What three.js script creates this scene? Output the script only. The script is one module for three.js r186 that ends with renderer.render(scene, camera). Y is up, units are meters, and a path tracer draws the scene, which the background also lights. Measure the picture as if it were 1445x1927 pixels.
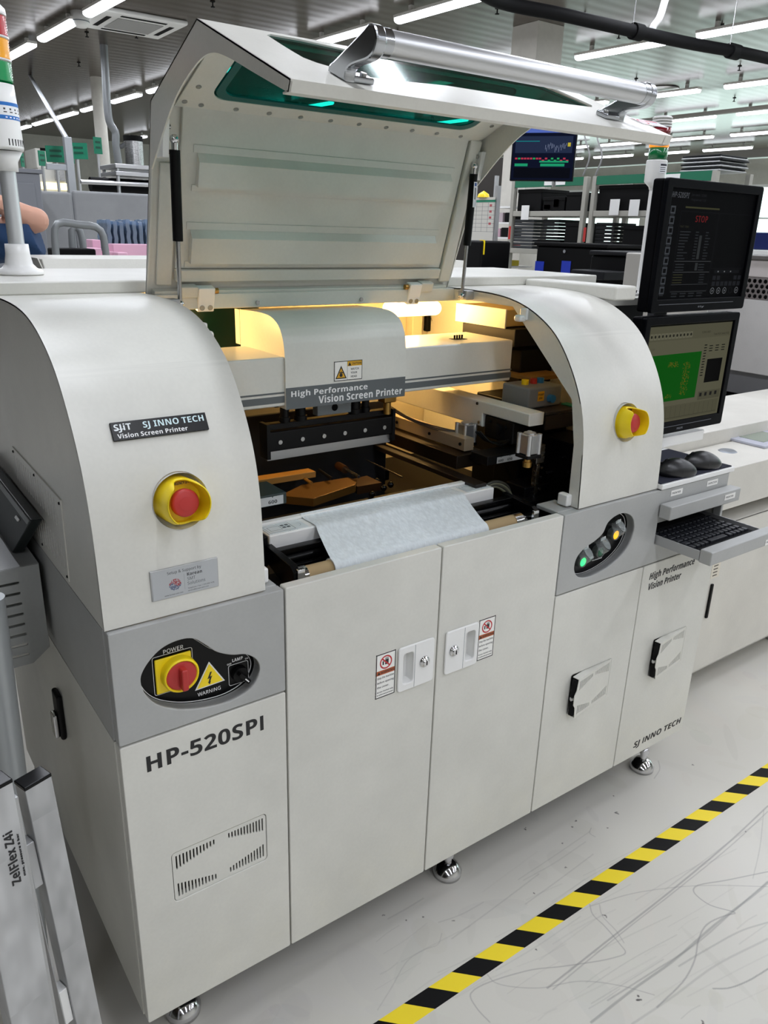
import * as THREE from 'three';
import { RoundedBoxGeometry } from 'three/addons/geometries/RoundedBoxGeometry.js';
import { TextGeometry } from 'three/addons/geometries/TextGeometry.js';
import { FontLoader } from 'three/addons/loaders/FontLoader.js';
import { MarchingCubes } from 'three/addons/objects/MarchingCubes.js';
import { RectAreaLightUniformsLib } from 'three/addons/lights/RectAreaLightUniformsLib.js';
import { mergeGeometries, mergeVertices, toCreasedNormals } from 'three/addons/utils/BufferGeometryUtils.js';
import { Brush, Evaluator, SUBTRACTION } from 'three-bvh-csg';

// ---------------------------------------------------------------- camera, exposure
const V = (x, y, z) => new THREE.Vector3(x, y, z);
const D2R = Math.PI / 180;
const IW = 1445, IH = 1927, FPX = 1459.446;
const scene = new THREE.Scene();
scene.background = new THREE.Color(0x000000);
const camera = new THREE.PerspectiveCamera(66.86415, IW / IH, 0.05, 200);
camera.rotation.set(-0.34651481, -0.62993416, 0.02875601, 'YXZ');
camera.position.set(-0.27469658, 1.54872211, 1.07836958);
camera.updateMatrixWorld(true);
const renderer = new THREE.WebGLRenderer({ antialias: true });
renderer.toneMapping = THREE.LinearToneMapping;
renderer.toneMappingExposure = 1.17;
renderer.shadowMap.enabled = true;
RectAreaLightUniformsLib.init();

// a pixel of the photograph gives a direction; the distance comes from the plane that the thing touches
const dirOf = (px, py) => V((px - IW / 2) / FPX, -(py - IH / 2) / FPX, -1).applyQuaternion(camera.quaternion);
function P(px, py, ax, val) { const d = dirOf(px, py), t = (val - camera.position[ax]) / d[ax]; return camera.position.clone().addScaledVector(d, t); }
const far = (px, py, depth) => camera.position.clone().addScaledVector(dirOf(px, py), depth);

let seed = 7;
const rnd = () => { seed = (seed * 1664525 + 1013904223) >>> 0; return seed / 4294967296; };
const rr = (a, b) => a + (b - a) * rnd();

// ---------------------------------------------------------------- room light: rows of ceiling battens
const ROOM = { ceil: 3.74, lampY: 3.62, turn: 2.9 * D2R };
const LAMP = { w: 0.12, l: 1.235, color: 0xf2f6ff, power: 33, glow: 4.5 };

// ---------------------------------------------------------------- textures and materials
function dataTex(n, fn, rx = 1, ry = 1, color = false) {
  const a = new Uint8Array(n * n * 4);
  for (let y = 0; y < n; y++) for (let x = 0; x < n; x++) { const v = fn(x / n, y / n, x, y), i = (y * n + x) * 4; if (Array.isArray(v)) { a[i] = v[0]; a[i + 1] = v[1]; a[i + 2] = v[2]; } else a[i] = a[i + 1] = a[i + 2] = v; a[i + 3] = 255; }
  const t = new THREE.DataTexture(a, n, n, THREE.RGBAFormat); t.wrapS = t.wrapT = THREE.RepeatWrapping; t.magFilter = THREE.LinearFilter; t.minFilter = THREE.LinearMipmapLinearFilter; t.generateMipmaps = true;
  t.repeat.set(rx, ry); if (color) t.colorSpace = THREE.SRGBColorSpace; t.needsUpdate = true; return t;
}
function noiseGrid(n, cells) { const g = []; for (let i = 0; i < cells * cells; i++) g.push(rnd()); const s = (t) => t * t * (3 - 2 * t); return (u, v) => { const x = u * cells, y = v * cells, i = Math.floor(x), j = Math.floor(y), f = s(x - i), h = s(y - j), q = (a, b) => g[((b % cells) + cells) % cells * cells + ((a % cells) + cells) % cells]; return (q(i, j) * (1 - f) + q(i + 1, j) * f) * (1 - h) + (q(i, j + 1) * (1 - f) + q(i + 1, j + 1) * f) * h; }; }
const n64 = noiseGrid(256, 64), n24 = noiseGrid(256, 24), n6 = noiseGrid(256, 6);
const peel = dataTex(256, (u, v) => 255 * (0.65 * n64(u, v) + 0.35 * n24(u, v)), 5, 5);
const patch = dataTex(256, (u, v) => 236 + 19 * (0.5 * n6(u, v) + 0.3 * n24(u, v) + 0.2 * rnd()), 1.1, 1.1, true);
// closed sheet bent along a (z, y) profile, as clean quads
function bentSolid(prof, x0, x1, t) {
  const off = offsetLine(prof, t), n = prof.length, pos = [], idx = [];
  for (const x of [x0, x1]) for (const L of [prof, off]) for (const [z, y] of L) pos.push(x, y, z); // rows: x0 outer, x0 inner, x1 outer, x1 inner
  const q = (a, b, c, d) => idx.push(a, b, c, a, c, d);
  for (let i = 0; i < n - 1; i++) { q(i, i + 1, 2 * n + i + 1, 2 * n + i); q(n + i, 3 * n + i, 3 * n + i + 1, n + i + 1); q(i, n + i, n + i + 1, i + 1); q(2 * n + i, 2 * n + i + 1, 3 * n + i + 1, 3 * n + i); }
  q(0, 2 * n, 3 * n, n); q(n - 1, 2 * n - 1, 4 * n - 1, 3 * n - 1);
  const g = new THREE.BufferGeometry(); g.setAttribute('position', new THREE.Float32BufferAttribute(pos, 3)); g.setIndex(idx); g.computeVertexNormals(); g.setAttribute('uv', new THREE.Float32BufferAttribute(new Float32Array(pos.length / 3 * 2), 2)); return g;
}
const brushed = dataTex(256, (u, v, x, y) => 175 + 60 * n64(u * 0.15, v) + 20 * rnd(), 3, 3);
const ribs = dataTex(128, (u, v) => 128 + 110 * Math.cos(v * Math.PI * 8) + 10 * rnd(), 1, 1.25);
const clothN = dataTex(128, (u, v, x, y) => 120 + 60 * ((x % 2) ^ (y % 2)) + 50 * rnd(), 20, 20);
const M = {};
const std = (o) => new THREE.MeshStandardMaterial(o);
const phy = (o) => new THREE.MeshPhysicalMaterial(o);
M.paint = std({ color: 0xe1e0d8, roughness: 0.32, map: patch });
M.paintIn = std({ color: 0xdcdcd3, roughness: 0.5, map: patch });
M.grey = std({ color: 0xb3b4b2, roughness: 0.45, map: patch });
M.dark = phy({ color: 0x08080a, roughness: 0.7, specularIntensity: 0.3 });
M.black = phy({ color: 0x060607, roughness: 0.45, specularIntensity: 0.4 });
M.blackGloss = phy({ color: 0x040405, roughness: 0.25, specularIntensity: 0.45 });
M.anod = phy({ color: 0x08080a, roughness: 0.45, specularIntensity: 0.5 });
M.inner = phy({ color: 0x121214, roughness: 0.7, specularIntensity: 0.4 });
M.chrome = std({ color: 0xd8d8da, roughness: 0.12, metalness: 1 });
M.steel = std({ color: 0xb0b0b0, roughness: 0.3, metalness: 1, roughnessMap: brushed });
M.alu = std({ color: 0xc9cacc, roughness: 0.34, metalness: 0.9 });
M.aluMat = std({ color: 0xb9babb, roughness: 0.5, metalness: 0.7 });
M.brass = std({ color: 0xb08a4a, roughness: 0.35, metalness: 0.9 });
M.gold = std({ color: 0xb07c2a, roughness: 0.45, metalness: 0.7, map: patch });
M.white = std({ color: 0xf0f0ee, roughness: 0.35 });
M.whitePl = std({ color: 0xeeeeec, roughness: 0.3 });
M.greyPl = std({ color: 0x7f868c, roughness: 0.5 });
M.yellow = std({ color: 0xffe01a, roughness: 0.4 });
M.red = std({ color: 0xb8322f, roughness: 0.45 });
M.blue = std({ color: 0x2a7fc0, roughness: 0.4 });
M.band = std({ color: 0x5d6264, roughness: 0.5 });
M.print = std({ color: 0x1c1c1e, roughness: 0.55 });
M.printW = std({ color: 0xe8e8e8, roughness: 0.5 });
M.rubber = phy({ color: 0x0c0c0e, roughness: 0.7, specularIntensity: 0.4 });
M.card = std({ color: 0xa8906a, roughness: 0.85 });
M.teal = phy({ color: 0x3cb2a6, roughness: 0.06, transmission: 1, thickness: 0, ior: 1.5, specularIntensity: 0.35 });
M.clear = phy({ color: 0xffffff, roughness: 0.05, transmission: 1, thickness: 0 });

// ---------------------------------------------------------------- building blocks
const taken = {};
function numbered(name) { const n = taken[name] = (taken[name] ?? -1) + 1; return n ? `${name}_${String(n).padStart(3, '0')}` : name; }
function tag(o, label, category, group, kind) { o.userData = {}; if (label) o.userData.label = label; if (category) o.userData.category = category; if (group) o.userData.group = group; if (kind) o.userData.kind = kind; return o; }
function thing(name, label, category, base = V(0, 0, 0), group, turn = 0) { const o = new THREE.Group(); o.name = numbered(name); o.position.copy(base); o.rotation.y = turn; scene.add(o); return tag(o, label, category, group); }
function metricUV(g) {
  const p = g.attributes.position, n = g.attributes.normal, uv = new Float32Array(p.count * 2);
  for (let i = 0; i < p.count; i++) { const ax = Math.abs(n.getX(i)), ay = Math.abs(n.getY(i)), az = Math.abs(n.getZ(i)); let u, v; if (az >= ax && az >= ay) { u = p.getX(i); v = p.getY(i); } else if (ax >= ay) { u = p.getZ(i); v = p.getY(i); } else { u = p.getX(i); v = p.getZ(i); } uv[2 * i] = u; uv[2 * i + 1] = v; }
  g.setAttribute('uv', new THREE.BufferAttribute(uv, 2)); return g;
}
function plain(g) { if (!g.attributes.normal) g.computeVertexNormals(); if (!g.userData.keepUV) metricUV(g); const o = g.index ? g.toNonIndexed() : g.clone(); for (const k of Object.keys(o.attributes)) if (!['position', 'normal', 'uv'].includes(k)) o.deleteAttribute(k); o.userData = {}; return o; }
// geometries are written in the parent's thing coordinates (world for an unturned thing at base)
function part(name, geos, mat, parent, label) {
  const list = Array.isArray(geos) ? geos : [geos];
  let g = list.length > 1 ? mergeGeometries(list.map(plain)) : list[0];
  if (list.length === 1 && !g.userData.keepUV) { if (!g.attributes.normal) g.computeVertexNormals(); metricUV(g); }
  const m = new THREE.Mesh(g, mat); m.castShadow = m.receiveShadow = true;
  if (parent && parent !== scene) {
    m.name = name; const off = V(0, 0, 0); let p = parent;
    if (!p.userLocal) { for (; p && p !== scene; p = p.parent) off.add(p.position); g.translate(-off.x, -off.y, -off.z); }
    if (parent.userLocal) m.userLocal = true;
    parent.add(m);
  } else { m.name = numbered(name); scene.add(m); }
  if (label) m.userData.label = label;
  return m;
}
function single(name, geos, mat, label, category, group, base) { // a thing that is one mesh, origin at its base
  const list = Array.isArray(geos) ? geos : [geos]; const g = list.length > 1 ? mergeGeometries(list.map(plain)) : list[0];
  if (list.length === 1 && !g.userData.keepUV) metricUV(g);
  g.computeBoundingBox(); const b = g.boundingBox, c = base ?? V((b.min.x + b.max.x) / 2, b.min.y, (b.min.z + b.max.z) / 2); g.translate(-c.x, -c.y, -c.z);
  const m = new THREE.Mesh(g, mat); m.castShadow = m.receiveShadow = true; m.name = numbered(name); m.position.copy(c); scene.add(m); return tag(m, label, category, group);
}
function struct(name, geos, mat) { const m = part(name, geos, mat, scene); m.userData = { kind: 'structure' }; return m; }
const bx = (x0, x1, y0, y1, z0, z1, r = 0, seg = 2) => { const w = x1 - x0, h = y1 - y0, d = z1 - z0, g = r ? new RoundedBoxGeometry(w, h, d, seg, Math.min(r, w / 2.01, h / 2.01, d / 2.01)) : new THREE.BoxGeometry(w, h, d); return g.translate((x0 + x1) / 2, (y0 + y1) / 2, (z0 + z1) / 2); };
const yAxis = V(0, 1, 0);
function cyl(a, b, r, r2 = r, seg = 20, open = false) { const d = b.clone().sub(a), L = d.length(); const g = new THREE.CylinderGeometry(r2, r, L, seg, 1, open); g.applyQuaternion(new THREE.Quaternion().setFromUnitVectors(yAxis, d.normalize())); return g.translate((a.x + b.x) / 2, (a.y + b.y) / 2, (a.z + b.z) / 2); }
function tube(pts, r, seg = 0, rad = 10, closed = false) { return new THREE.TubeGeometry(new THREE.CatmullRomCurve3(pts, closed, 'centripetal'), seg || pts.length * 8, r, rad, closed); }
const lathe = (pts, at, seg = 24) => new THREE.LatheGeometry(pts.map(([r, y]) => new THREE.Vector2(r, y)), seg).translate(at.x, at.y, at.z);
const shape = (pts) => { const s = new THREE.Shape(); pts.forEach(([x, y], i) => i ? s.lineTo(x, y) : s.moveTo(x, y)); s.closePath(); return s; };
const hole = (s, pts) => { const h = new THREE.Path(); pts.forEach(([x, y], i) => i ? h.lineTo(x, y) : h.moveTo(x, y)); h.closePath(); s.holes.push(h); return s; };
function rrect(x0, x1, y0, y1, r, n = 4) { const o = []; for (const [cx, cy, a] of [[x1 - r, y1 - r, 0], [x0 + r, y1 - r, 90], [x0 + r, y0 + r, 180], [x1 - r, y0 + r, 270]]) for (let i = 0; i <= n; i++) { const t = (a + 90 * i / n) * D2R; o.push([cx + r * Math.cos(t), cy + r * Math.sin(t)]); } return o; }
const spline2 = (pts, n, closed = false) => new THREE.CatmullRomCurve3(pts.map(([x, y]) => V(x, y, 0)), closed, 'centripetal').getPoints(n).map((p) => [p.x, p.y]);
// plate in the xy plane, thickness from z0 to z1
function plateZ(s, z0, z1, bevel = 0) { const g = new THREE.ExtrudeGeometry(s, { depth: z1 - z0 - 2 * bevel, bevelEnabled: bevel > 0, bevelThickness: bevel, bevelSize: bevel, bevelOffset: -bevel, bevelSegments: 2, curveSegments: 8 }); return g.translate(0, 0, z0 + bevel); }
// plate in the zy plane (shape coordinates are z, y), thickness from x0 to x1
function plateX(s, x0, x1, bevel = 0) { const g = plateZ(s, 0, x1 - x0, bevel); const m = new THREE.Matrix4().set(0, 0, 1, x0, 0, 1, 0, 0, 1, 0, 0, 0, 0, 0, 0, 1); g.applyMatrix4(m); return flip(g); }
// plate in the xz plane (shape coordinates are x, z), thickness from y0 to y1
function plateY(s, y0, y1, bevel = 0) { const g = plateZ(s, 0, y1 - y0, bevel); const m = new THREE.Matrix4().set(1, 0, 0, 0, 0, 0, 1, y0, 0, 1, 0, 0, 0, 0, 0, 1); g.applyMatrix4(m); return flip(g); }
function flip(g) { g = g.index ? g.toNonIndexed() : g; for (const k of Object.keys(g.attributes)) { const a = g.attributes[k], n = a.itemSize; for (let i = 0; i < a.count; i += 3) for (let c = 0; c < n; c++) { const p = a.array[(i + 1) * n + c]; a.array[(i + 1) * n + c] = a.array[(i + 2) * n + c]; a.array[(i + 2) * n + c] = p; } } return g; }
// sheet bent along a profile of (z, y) points, thickness t inwards (to the right of the direction of travel), from x0 to x1
function bentSheet(pts, x0, x1, t) { const off = offsetLine(pts, t); return plateX(shape([...pts, ...off.reverse()]), x0, x1); }
function offsetLine(pts, t) { return pts.map((p, i) => { const a = pts[Math.max(0, i - 1)], b = pts[Math.min(pts.length - 1, i + 1)]; const d = (u, v) => { const x = v[0] - u[0], y = v[1] - u[1], l = Math.hypot(x, y) || 1; return [y / l, -x / l]; }; const n1 = i ? d(a, p) : d(p, b), n2 = i < pts.length - 1 ? d(p, b) : d(a, p); let nx = n1[0] + n2[0], ny = n1[1] + n2[1]; const l = Math.hypot(nx, ny), k = 1 / Math.max(0.5, l / 2); nx = nx / l * k; ny = ny / l * k; return [p[0] + nx * t, p[1] + ny * t]; }); }
const fontB = await new FontLoader().loadAsync('fonts/droid/droid_sans_bold.typeface.json');
const fontR = await new FontLoader().loadAsync('fonts/droid/droid_sans_regular.typeface.json');
// raised print: text fitted to a box w x h with its lower-left corner at the origin, then moved by matrix m
function lettering(str, w, h, m, { font = fontB, lean = 0, depth = 0.0006 } = {}) {
  // capital I is drawn as a plain bar, as on the machine
  const runs = [], adv = (c) => (font.data.glyphs[c] ?? font.data.glyphs['?']).ha / font.data.resolution, bar = font === fontB ? 0.19 : 0.1; let x = 0, run = '', rx = 0;
  const flush = () => { if (run.trim()) runs.push(new TextGeometry(run, { font, size: 1, depth: 0.01, curveSegments: 4, bevelEnabled: false }).translate(rx, 0, 0)); run = ''; };
  for (const c of str) { if (c === 'I') { flush(); runs.push(new THREE.BoxGeometry(bar, 0.99, 0.01).translate(x + 0.11 + bar / 2, 0.495, 0.005)); x += bar + 0.22; rx = x; } else { if (!run) rx = x; run += c; x += adv(c); } } flush();
  const g = runs.length > 1 ? mergeGeometries(runs.map((q) => { const o = q.index ? q.toNonIndexed() : q; for (const k of Object.keys(o.attributes)) if (!['position', 'normal', 'uv'].includes(k)) o.deleteAttribute(k); return o; })) : runs[0]; g.computeBoundingBox(); const b = g.boundingBox;
  g.translate(-b.min.x, -b.min.y, 0); g.applyMatrix4(new THREE.Matrix4().makeScale(w / (b.max.x - b.min.x), h / (b.max.y - b.min.y), depth / 0.01));
  if (lean) g.applyMatrix4(new THREE.Matrix4().makeShear(0, 0, lean, 0, 0, 0)); return m ? g.applyMatrix4(m) : g;
}
const mat4 = (x, y, z, rx = 0, ry = 0, rz = 0, order = 'YXZ') => new THREE.Matrix4().compose(V(x, y, z), new THREE.Quaternion().setFromEuler(new THREE.Euler(rx, ry, rz, order)), V(1, 1, 1));
function canvasTex(w, h, draw) { const c = document.createElement('canvas'); c.width = w; c.height = h; const g = c.getContext('2d'); draw(g, w, h); const t = new THREE.CanvasTexture(c); t.colorSpace = THREE.SRGBColorSpace; return t; }
const printed = (tex, rough = 0.5) => std({ map: tex, roughness: rough });
// flat print or label: w x h centred at the origin, facing +z, with a paper's thickness
function label(w, h, m, t = 0.0008) { const g = new THREE.BoxGeometry(w, h, t); g.userData.keepUV = true; g.translate(0, 0, t / 2); if (m) g.applyMatrix4(m); g.userData.keepUV = true; return g; }
const csg = new Evaluator(); csg.attributes = ['position', 'normal', 'uv'];
function cut(a, ...bs) { let r = new Brush(a.index ? a : mergeVertices(a)); r.updateMatrixWorld(); for (const b of bs) { const q = new Brush(b); q.updateMatrixWorld(); r = csg.evaluate(r, q, SUBTRACTION); } return r.geometry; }

// ---------------------------------------------------------------- the room
const FX0 = -0.2, FZ0 = -0.6, FS = 3.2; // floor area whose marks the photograph shows
const floorTex = canvasTex(2048, 2048, (g, w) => {
  g.fillStyle = '#d3d0c7'; g.fillRect(0, 0, w, w);
  for (let i = 0; i < 900; i++) { g.fillStyle = `rgba(${rnd() < 0.5 ? '150,146,138' : '214,212,206'},${rr(0.02, 0.07)})`; g.beginPath(); g.ellipse(rr(0, w), rr(0, w), rr(5, 70), rr(4, 30), rr(0, 6), 0, 7); g.fill(); }
  const to = (px, py) => { const q = P(px, py, 'y', 0); return [(q.x - FX0) / FS * w, (q.z - FZ0) / FS * w]; };
  const line = (pts, lw, col) => { g.strokeStyle = col; g.lineWidth = lw; g.lineCap = 'round'; g.beginPath(); const q = spline2(pts.map(([a, b]) => to(700 + a / 1.94, 1380 + b / 1.94)), 60); q.forEach(([x, y], i) => i ? g.lineTo(x, y) : g.moveTo(x, y)); g.stroke(); };
  const d = (a) => `rgba(96,94,96,${(a * 0.8).toFixed(3)})`;
  line([[795, 625], [805, 660], [850, 705], [905, 770], [925, 800], [880, 820], [700, 850], [560, 868], [360, 950], [380, 1000], [430, 1055]], 1.6, d(0.38));
  line([[830, 625], [840, 665], [890, 720], [920, 765]], 1.4, d(0.3));
  line([[640, 930], [780, 820], [900, 725], [1110, 560], [1300, 400], [1445, 265]], 2.6, d(0.42));
  line([[660, 935], [900, 738], [1120, 565], [1310, 410], [1445, 285]], 1.6, d(0.35));
  line([[800, 1055], [960, 930], [1100, 830], [1250, 700], [1400, 585], [1445, 545]], 3.4, d(0.4));
  line([[860, 975], [1010, 880], [1180, 770], [1330, 640], [1445, 540]], 2.2, d(0.33));
  line([[1245, 932], [1300, 930], [1370, 905], [1445, 860]], 2, d(0.5));
  line([[1445, 505], [1300, 535], [1180, 560], [1175, 580], [1230, 625], [1325, 655], [1290, 665], [1220, 700], [1190, 760], [1180, 820], [1140, 900], [1040, 1000]], 2, d(0.42));
  line([[800, 630], [950, 585], [1130, 560], [1260, 555], [1445, 560]], 1.4, d(0.3));
  line([[1120, 850], [1220, 790], [1350, 720], [1445, 690]], 2.6, d(0.26));
  line([[950, 1061], [1100, 960], [1250, 850], [1445, 750]], 3, d(0.2));
  line([[420, 880], [450, 910], [600, 930], [760, 905], [900, 920], [1030, 955]], 1.4, d(0.3));
  line([[20, 1010], [70, 930], [130, 830], [190, 790], [240, 770], [255, 730]], 1.2, d(0.22));
  line([[770, 520], [850, 480], [1000, 400], [1100, 330], [1200, 280]], 1, d(0.16));
  line([[1030, 165], [1050, 130], [1045, 100]], 1.4, d(0.35)); line([[800, 345], [795, 365], [815, 378]], 1.2, d(0.35)); line([[1430, 280], [1415, 420], [1390, 530]], 1.2, d(0.28));
  for (let i = 0; i < 60; i++) { const a = rr(0, 1445), b = rr(500, 1061), L = rr(60, 380), t = rr(-0.75, -0.45); line([[a, b], [a + L * 0.5, b + L * 0.5 * t + rr(-8, 8)], [a + L, b + L * t]], rr(0.7, 2.4), d(rr(0.05, 0.2))); }
  for (const [a, b, s] of [[895, 292, 7], [730, 342, 4], [845, 670, 9], [705, 490, 4], [590, 585, 3], [860, 345, 3], [185, 672, 4], [125, 684, 3], [297, 684, 3], [310, 495, 3], [600, 790, 3], [1362, 358, 3], [1172, 115, 4], [745, 320, 4], [695, 402, 3], [560, 348, 6], [975, 965, 9], [1205, 1055, 5], [42, 664, 3], [880, 228, 3]]) { const [x, y] = to(700 + a / 1.94, 1380 + b / 1.94); g.fillStyle = 'rgba(46,42,40,0.75)'; for (let k = 0; k < 3; k++) { g.beginPath(); g.ellipse(x + rr(-s, s) * 0.5, y + rr(-s, s) * 0.4, rr(0.8, s * 0.4), rr(0.6, s * 0.22), rr(0, 3), 0, 7); g.fill(); } }
});
const floorPlain = canvasTex(512, 512, (g, w) => { g.fillStyle = '#d3d0c7'; g.fillRect(0, 0, w, w); for (let i = 0; i < 500; i++) { g.fillStyle = `rgba(${rnd() < 0.5 ? '150,146,138' : '214,212,206'},${rr(0.03, 0.09)})`; g.beginPath(); g.ellipse(rr(0, w), rr(0, w), rr(2, 18), rr(2, 10), rr(0, 6), 0, 7); g.fill(); } });
floorPlain.wrapS = floorPlain.wrapT = THREE.RepeatWrapping; floorPlain.repeat.set(0.33, 0.33);
struct('floor', bx(-15, 20, -0.15, -0.0015, -23, 7), std({ map: floorPlain, roughness: 0.28 }));
{ const g = new THREE.BoxGeometry(FS, 0.0015, FS); g.translate(FX0 + FS / 2, -0.00075, FZ0 + FS / 2); g.userData.keepUV = true; struct('floor', g, std({ map: floorTex, roughness: 0.28 })); }
M.ceil = std({ color: 0x51473d, roughness: 0.27, metalness: 0.45, bumpMap: ribs, bumpScale: 0.0011 });
M.wall = std({ color: 0xd2cfc6, roughness: 0.7, map: patch });
struct('ceiling', bx(-15, 20, ROOM.ceil, ROOM.ceil + 0.15, -23, 7), M.ceil);
struct('wall_back', bx(-15, 20, -0.15, ROOM.ceil, -23.2, -23), M.wall);
struct('wall_front', bx(-15, 20, -0.15, ROOM.ceil, 7, 7.2), M.wall);
struct('wall_left', bx(-15.2, -15, -0.15, ROOM.ceil, -23.2, 7.2), M.wall);
// right wall with a band of daylit windows behind pale blinds
struct('wall_right', [bx(20, 20.2, -0.15, 1.35, -23.2, 7.2), bx(20, 20.2, 2.95, ROOM.ceil, -23.2, 7.2), ...[-23.2, -18.9, -14.4, -9.9, -5.4, -0.9, 3.6].map((z, i) => bx(20, 20.2, 1.35, 2.95, z, z + (i ? 0.35 : 0.4)))], M.wall);
for (let i = 0; i < 6; i++) {
  const z0 = [-22.8, -18.55, -14.05, -9.55, -5.05, -0.55][i], z1 = [-18.9, -14.4, -9.9, -5.4, -0.9, 3.6][i];
  const w = struct('window_' + (i + 1), bx(20.06, 20.08, 1.35, 2.95, z0, z1), std({ color: 0xdff5f0, roughness: 0.9, emissive: 0xdff8f2, emissiveIntensity: 1.6 }));
  w.name = 'window_' + (i + 1);
  for (const [a, b] of [[1.35, 1.42], [2.88, 2.95], [2.12, 2.16]]) part('window_frame', bx(20.0, 20.06, a, b, z0, z1), M.white, w);
  const L = new THREE.RectAreaLight(0xdff8f2, 1.6, z1 - z0, 1.5); L.position.set(19.98, 2.15, (z0 + z1) / 2); L.rotation.y = Math.PI / 2; L.castShadow = true; scene.add(L);
}
// beams that cross under the ceiling on the window side
struct('trim_1', bx(17.6, 17.9, 3.35, 3.52, -23, 7), std({ color: 0x8d8a84, roughness: 0.5 }));
struct('trim_2', bx(12.3, 12.38, 3.5, 3.56, -23, 7), std({ color: 0x9a968e, roughness: 0.5 }));

// ceiling battens
M.housing = std({ color: 0xe9e7e2, roughness: 0.35 });
M.tubeGlow = std({ color: 0xffffff, roughness: 0.4, emissive: LAMP.color, emissiveIntensity: LAMP.glow });
{
  const proto = new THREE.Group(), w = LAMP.w, l = LAMP.l, y0 = 0;
  const prof = [[-w / 2, 0.03], [-w / 2, 0.012]]; for (let i = 0; i <= 8; i++) { const a = Math.PI + Math.PI * i / 8; prof.push([Math.cos(a) * w / 2, 0.012 + Math.sin(a) * 0.03]); } prof.push([w / 2, 0.03]);
  const dif = plateZ(shape(prof), -l / 2 + 0.01, l / 2 - 0.01, 0.008);
  proto.userLocal = true; part('diffuser', dif, M.tubeGlow, proto);
  part('housing', [bx(-0.06, 0.06, 0.03, 0.06, -l / 2, l / 2, 0.004), bx(-0.02, 0.02, 0.06, ROOM.ceil - ROOM.lampY, -0.42, -0.38), bx(-0.02, 0.02, 0.06, ROOM.ceil - ROOM.lampY, 0.38, 0.42)], M.housing, proto);
  const S = (ROOM.lampY - camera.position.y) / (3.2 - camera.position.y), R = (v, c) => c + (v - c) * S;
  for (const [x4, zend] of [[-2.1, -5.2], [0.05, -5.6], [2.2, -6.92], [4.19, -4.01], [6.35, -3.96], [8.72, -5.14], [10.7, -6.16], [12.8, -4.9], [14.7, -5.3]])
    for (let k = -10; k < 14; k++) {
      const z0 = zend - 0.485 + 1.3 * k, xx = x4 + (z0 + 4) * Math.tan(ROOM.turn), x = R(xx, camera.position.x), z = R(z0, camera.position.z);
      if (z < -21.6 || z > 6.2 || x > 19) continue;
      if (z > 0.5 && (x < -6 || x > 9)) continue; if (x < -1 && z < 1.6) continue;
      const o = proto.clone(); o.name = numbered('ceiling_light'); o.position.set(x, ROOM.lampY, z); o.rotation.y = ROOM.turn; scene.add(o);
      tag(o, 'white ceiling batten light with a long glowing diffuser', 'ceiling light', 'rows of ceiling battens');
      if (Math.hypot(x - 0.8, z + 0.5) > 13) continue; // beyond this only the glowing diffuser counts
      const L = new THREE.RectAreaLight(LAMP.color, LAMP.power, w, l); L.name = 'light'; L.position.set(0, -0.022, 0); L.rotation.x = -Math.PI / 2; L.castShadow = true; o.add(L);
    }
}
// hazard tape: stripes one by one
{
  const t = thing('hazard_tape', 'black and yellow striped floor tape running along the front of the printer', 'floor tape', V(1.6, 0, 0.174));
  const yel = std({ color: 0xfbe028, roughness: 0.4 }), blk = phy({ color: 0x070709, roughness: 0.5, specularIntensity: 0.4 });
  for (let i = -9; i < 42; i++) { const x = 0.492 + 0.0667 * i, d = 0.0667; part('stripe', plateY(shape([[x, 0.150], [x + d, 0.150], [x + d + 0.047, 0.197], [x + 0.047, 0.197]]), 0, 0.0006), i % 2 ? yel : blk, t); }
}

// ---------------------------------------------------------------- the screen printer
const X1 = 0.304, X2 = 0.658, X3 = 1.010, X4 = 1.337, X5 = 1.66, YB = 0.146, YM = 0.760, YT = 0.966, ZB = -0.98;
const HL = [0, 0.272], HR = [1.066, 1.356];
const prn = thing('screen_printer', 'cream white stencil screen printer with its lid propped open on gas struts', 'printer', V(0.83, 0, -0.49));
const grp = (name, parent, lab) => { const o = new THREE.Group(); o.name = name; parent.add(o); if (lab) o.userData.label = lab; return o; };
// front panels
const G = 0.0018, T = 0.022;
const ventSlots = (x0, x1, y0, y1, rows) => { const o = []; for (const [a, b, c, d, n, h0, h1, up] of rows) for (let i = 0; i < n; i++) { const t = i / (n - 1), x = a + (b - a) * t, h = h0 + (h1 - h0) * t; o.push(up ? [x, d - h, d] : [x, c, c + h]); } return o; };
{
  // corner panel with a flush ventilation plate
  const s = shape(rrect(G, X1 - G, YB, YM - G, 0.003, 2)); const vp = rrect(0.07, 0.256, 0.399, 0.509, 0.008); hole(s, vp);
  part('front_panel', plateZ(s, -T, 0, 0.0015), M.paint, prn);
  part('front_panel_return', bx(0.0005, 0.03, YB, YM - G, -0.06, -T - 0.001, 0.002), M.paint, prn);
  const v = shape(rrect(0.0712, 0.2548, 0.4002, 0.5078, 0.007));
  const sl = ventSlots(0, 0, 0, 0, [[0.079, 0.150, 0.408, 0, 12, 0.030, 0.012, 0], [0.180, 0.248, 0.408, 0, 12, 0.012, 0.030, 0], [0.079, 0.150, 0, 0.500, 12, 0.030, 0.012, 1], [0.180, 0.248, 0, 0.500, 12, 0.012, 0.030, 1]]);
  for (const [x, a, b] of sl) hole(v, rrect(x - 0.0015, x + 0.0015, a, b, 0.0012, 2));
  part('vent_plate', plateZ(v, -0.004, -0.0012), M.paint, prn);
}
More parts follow.
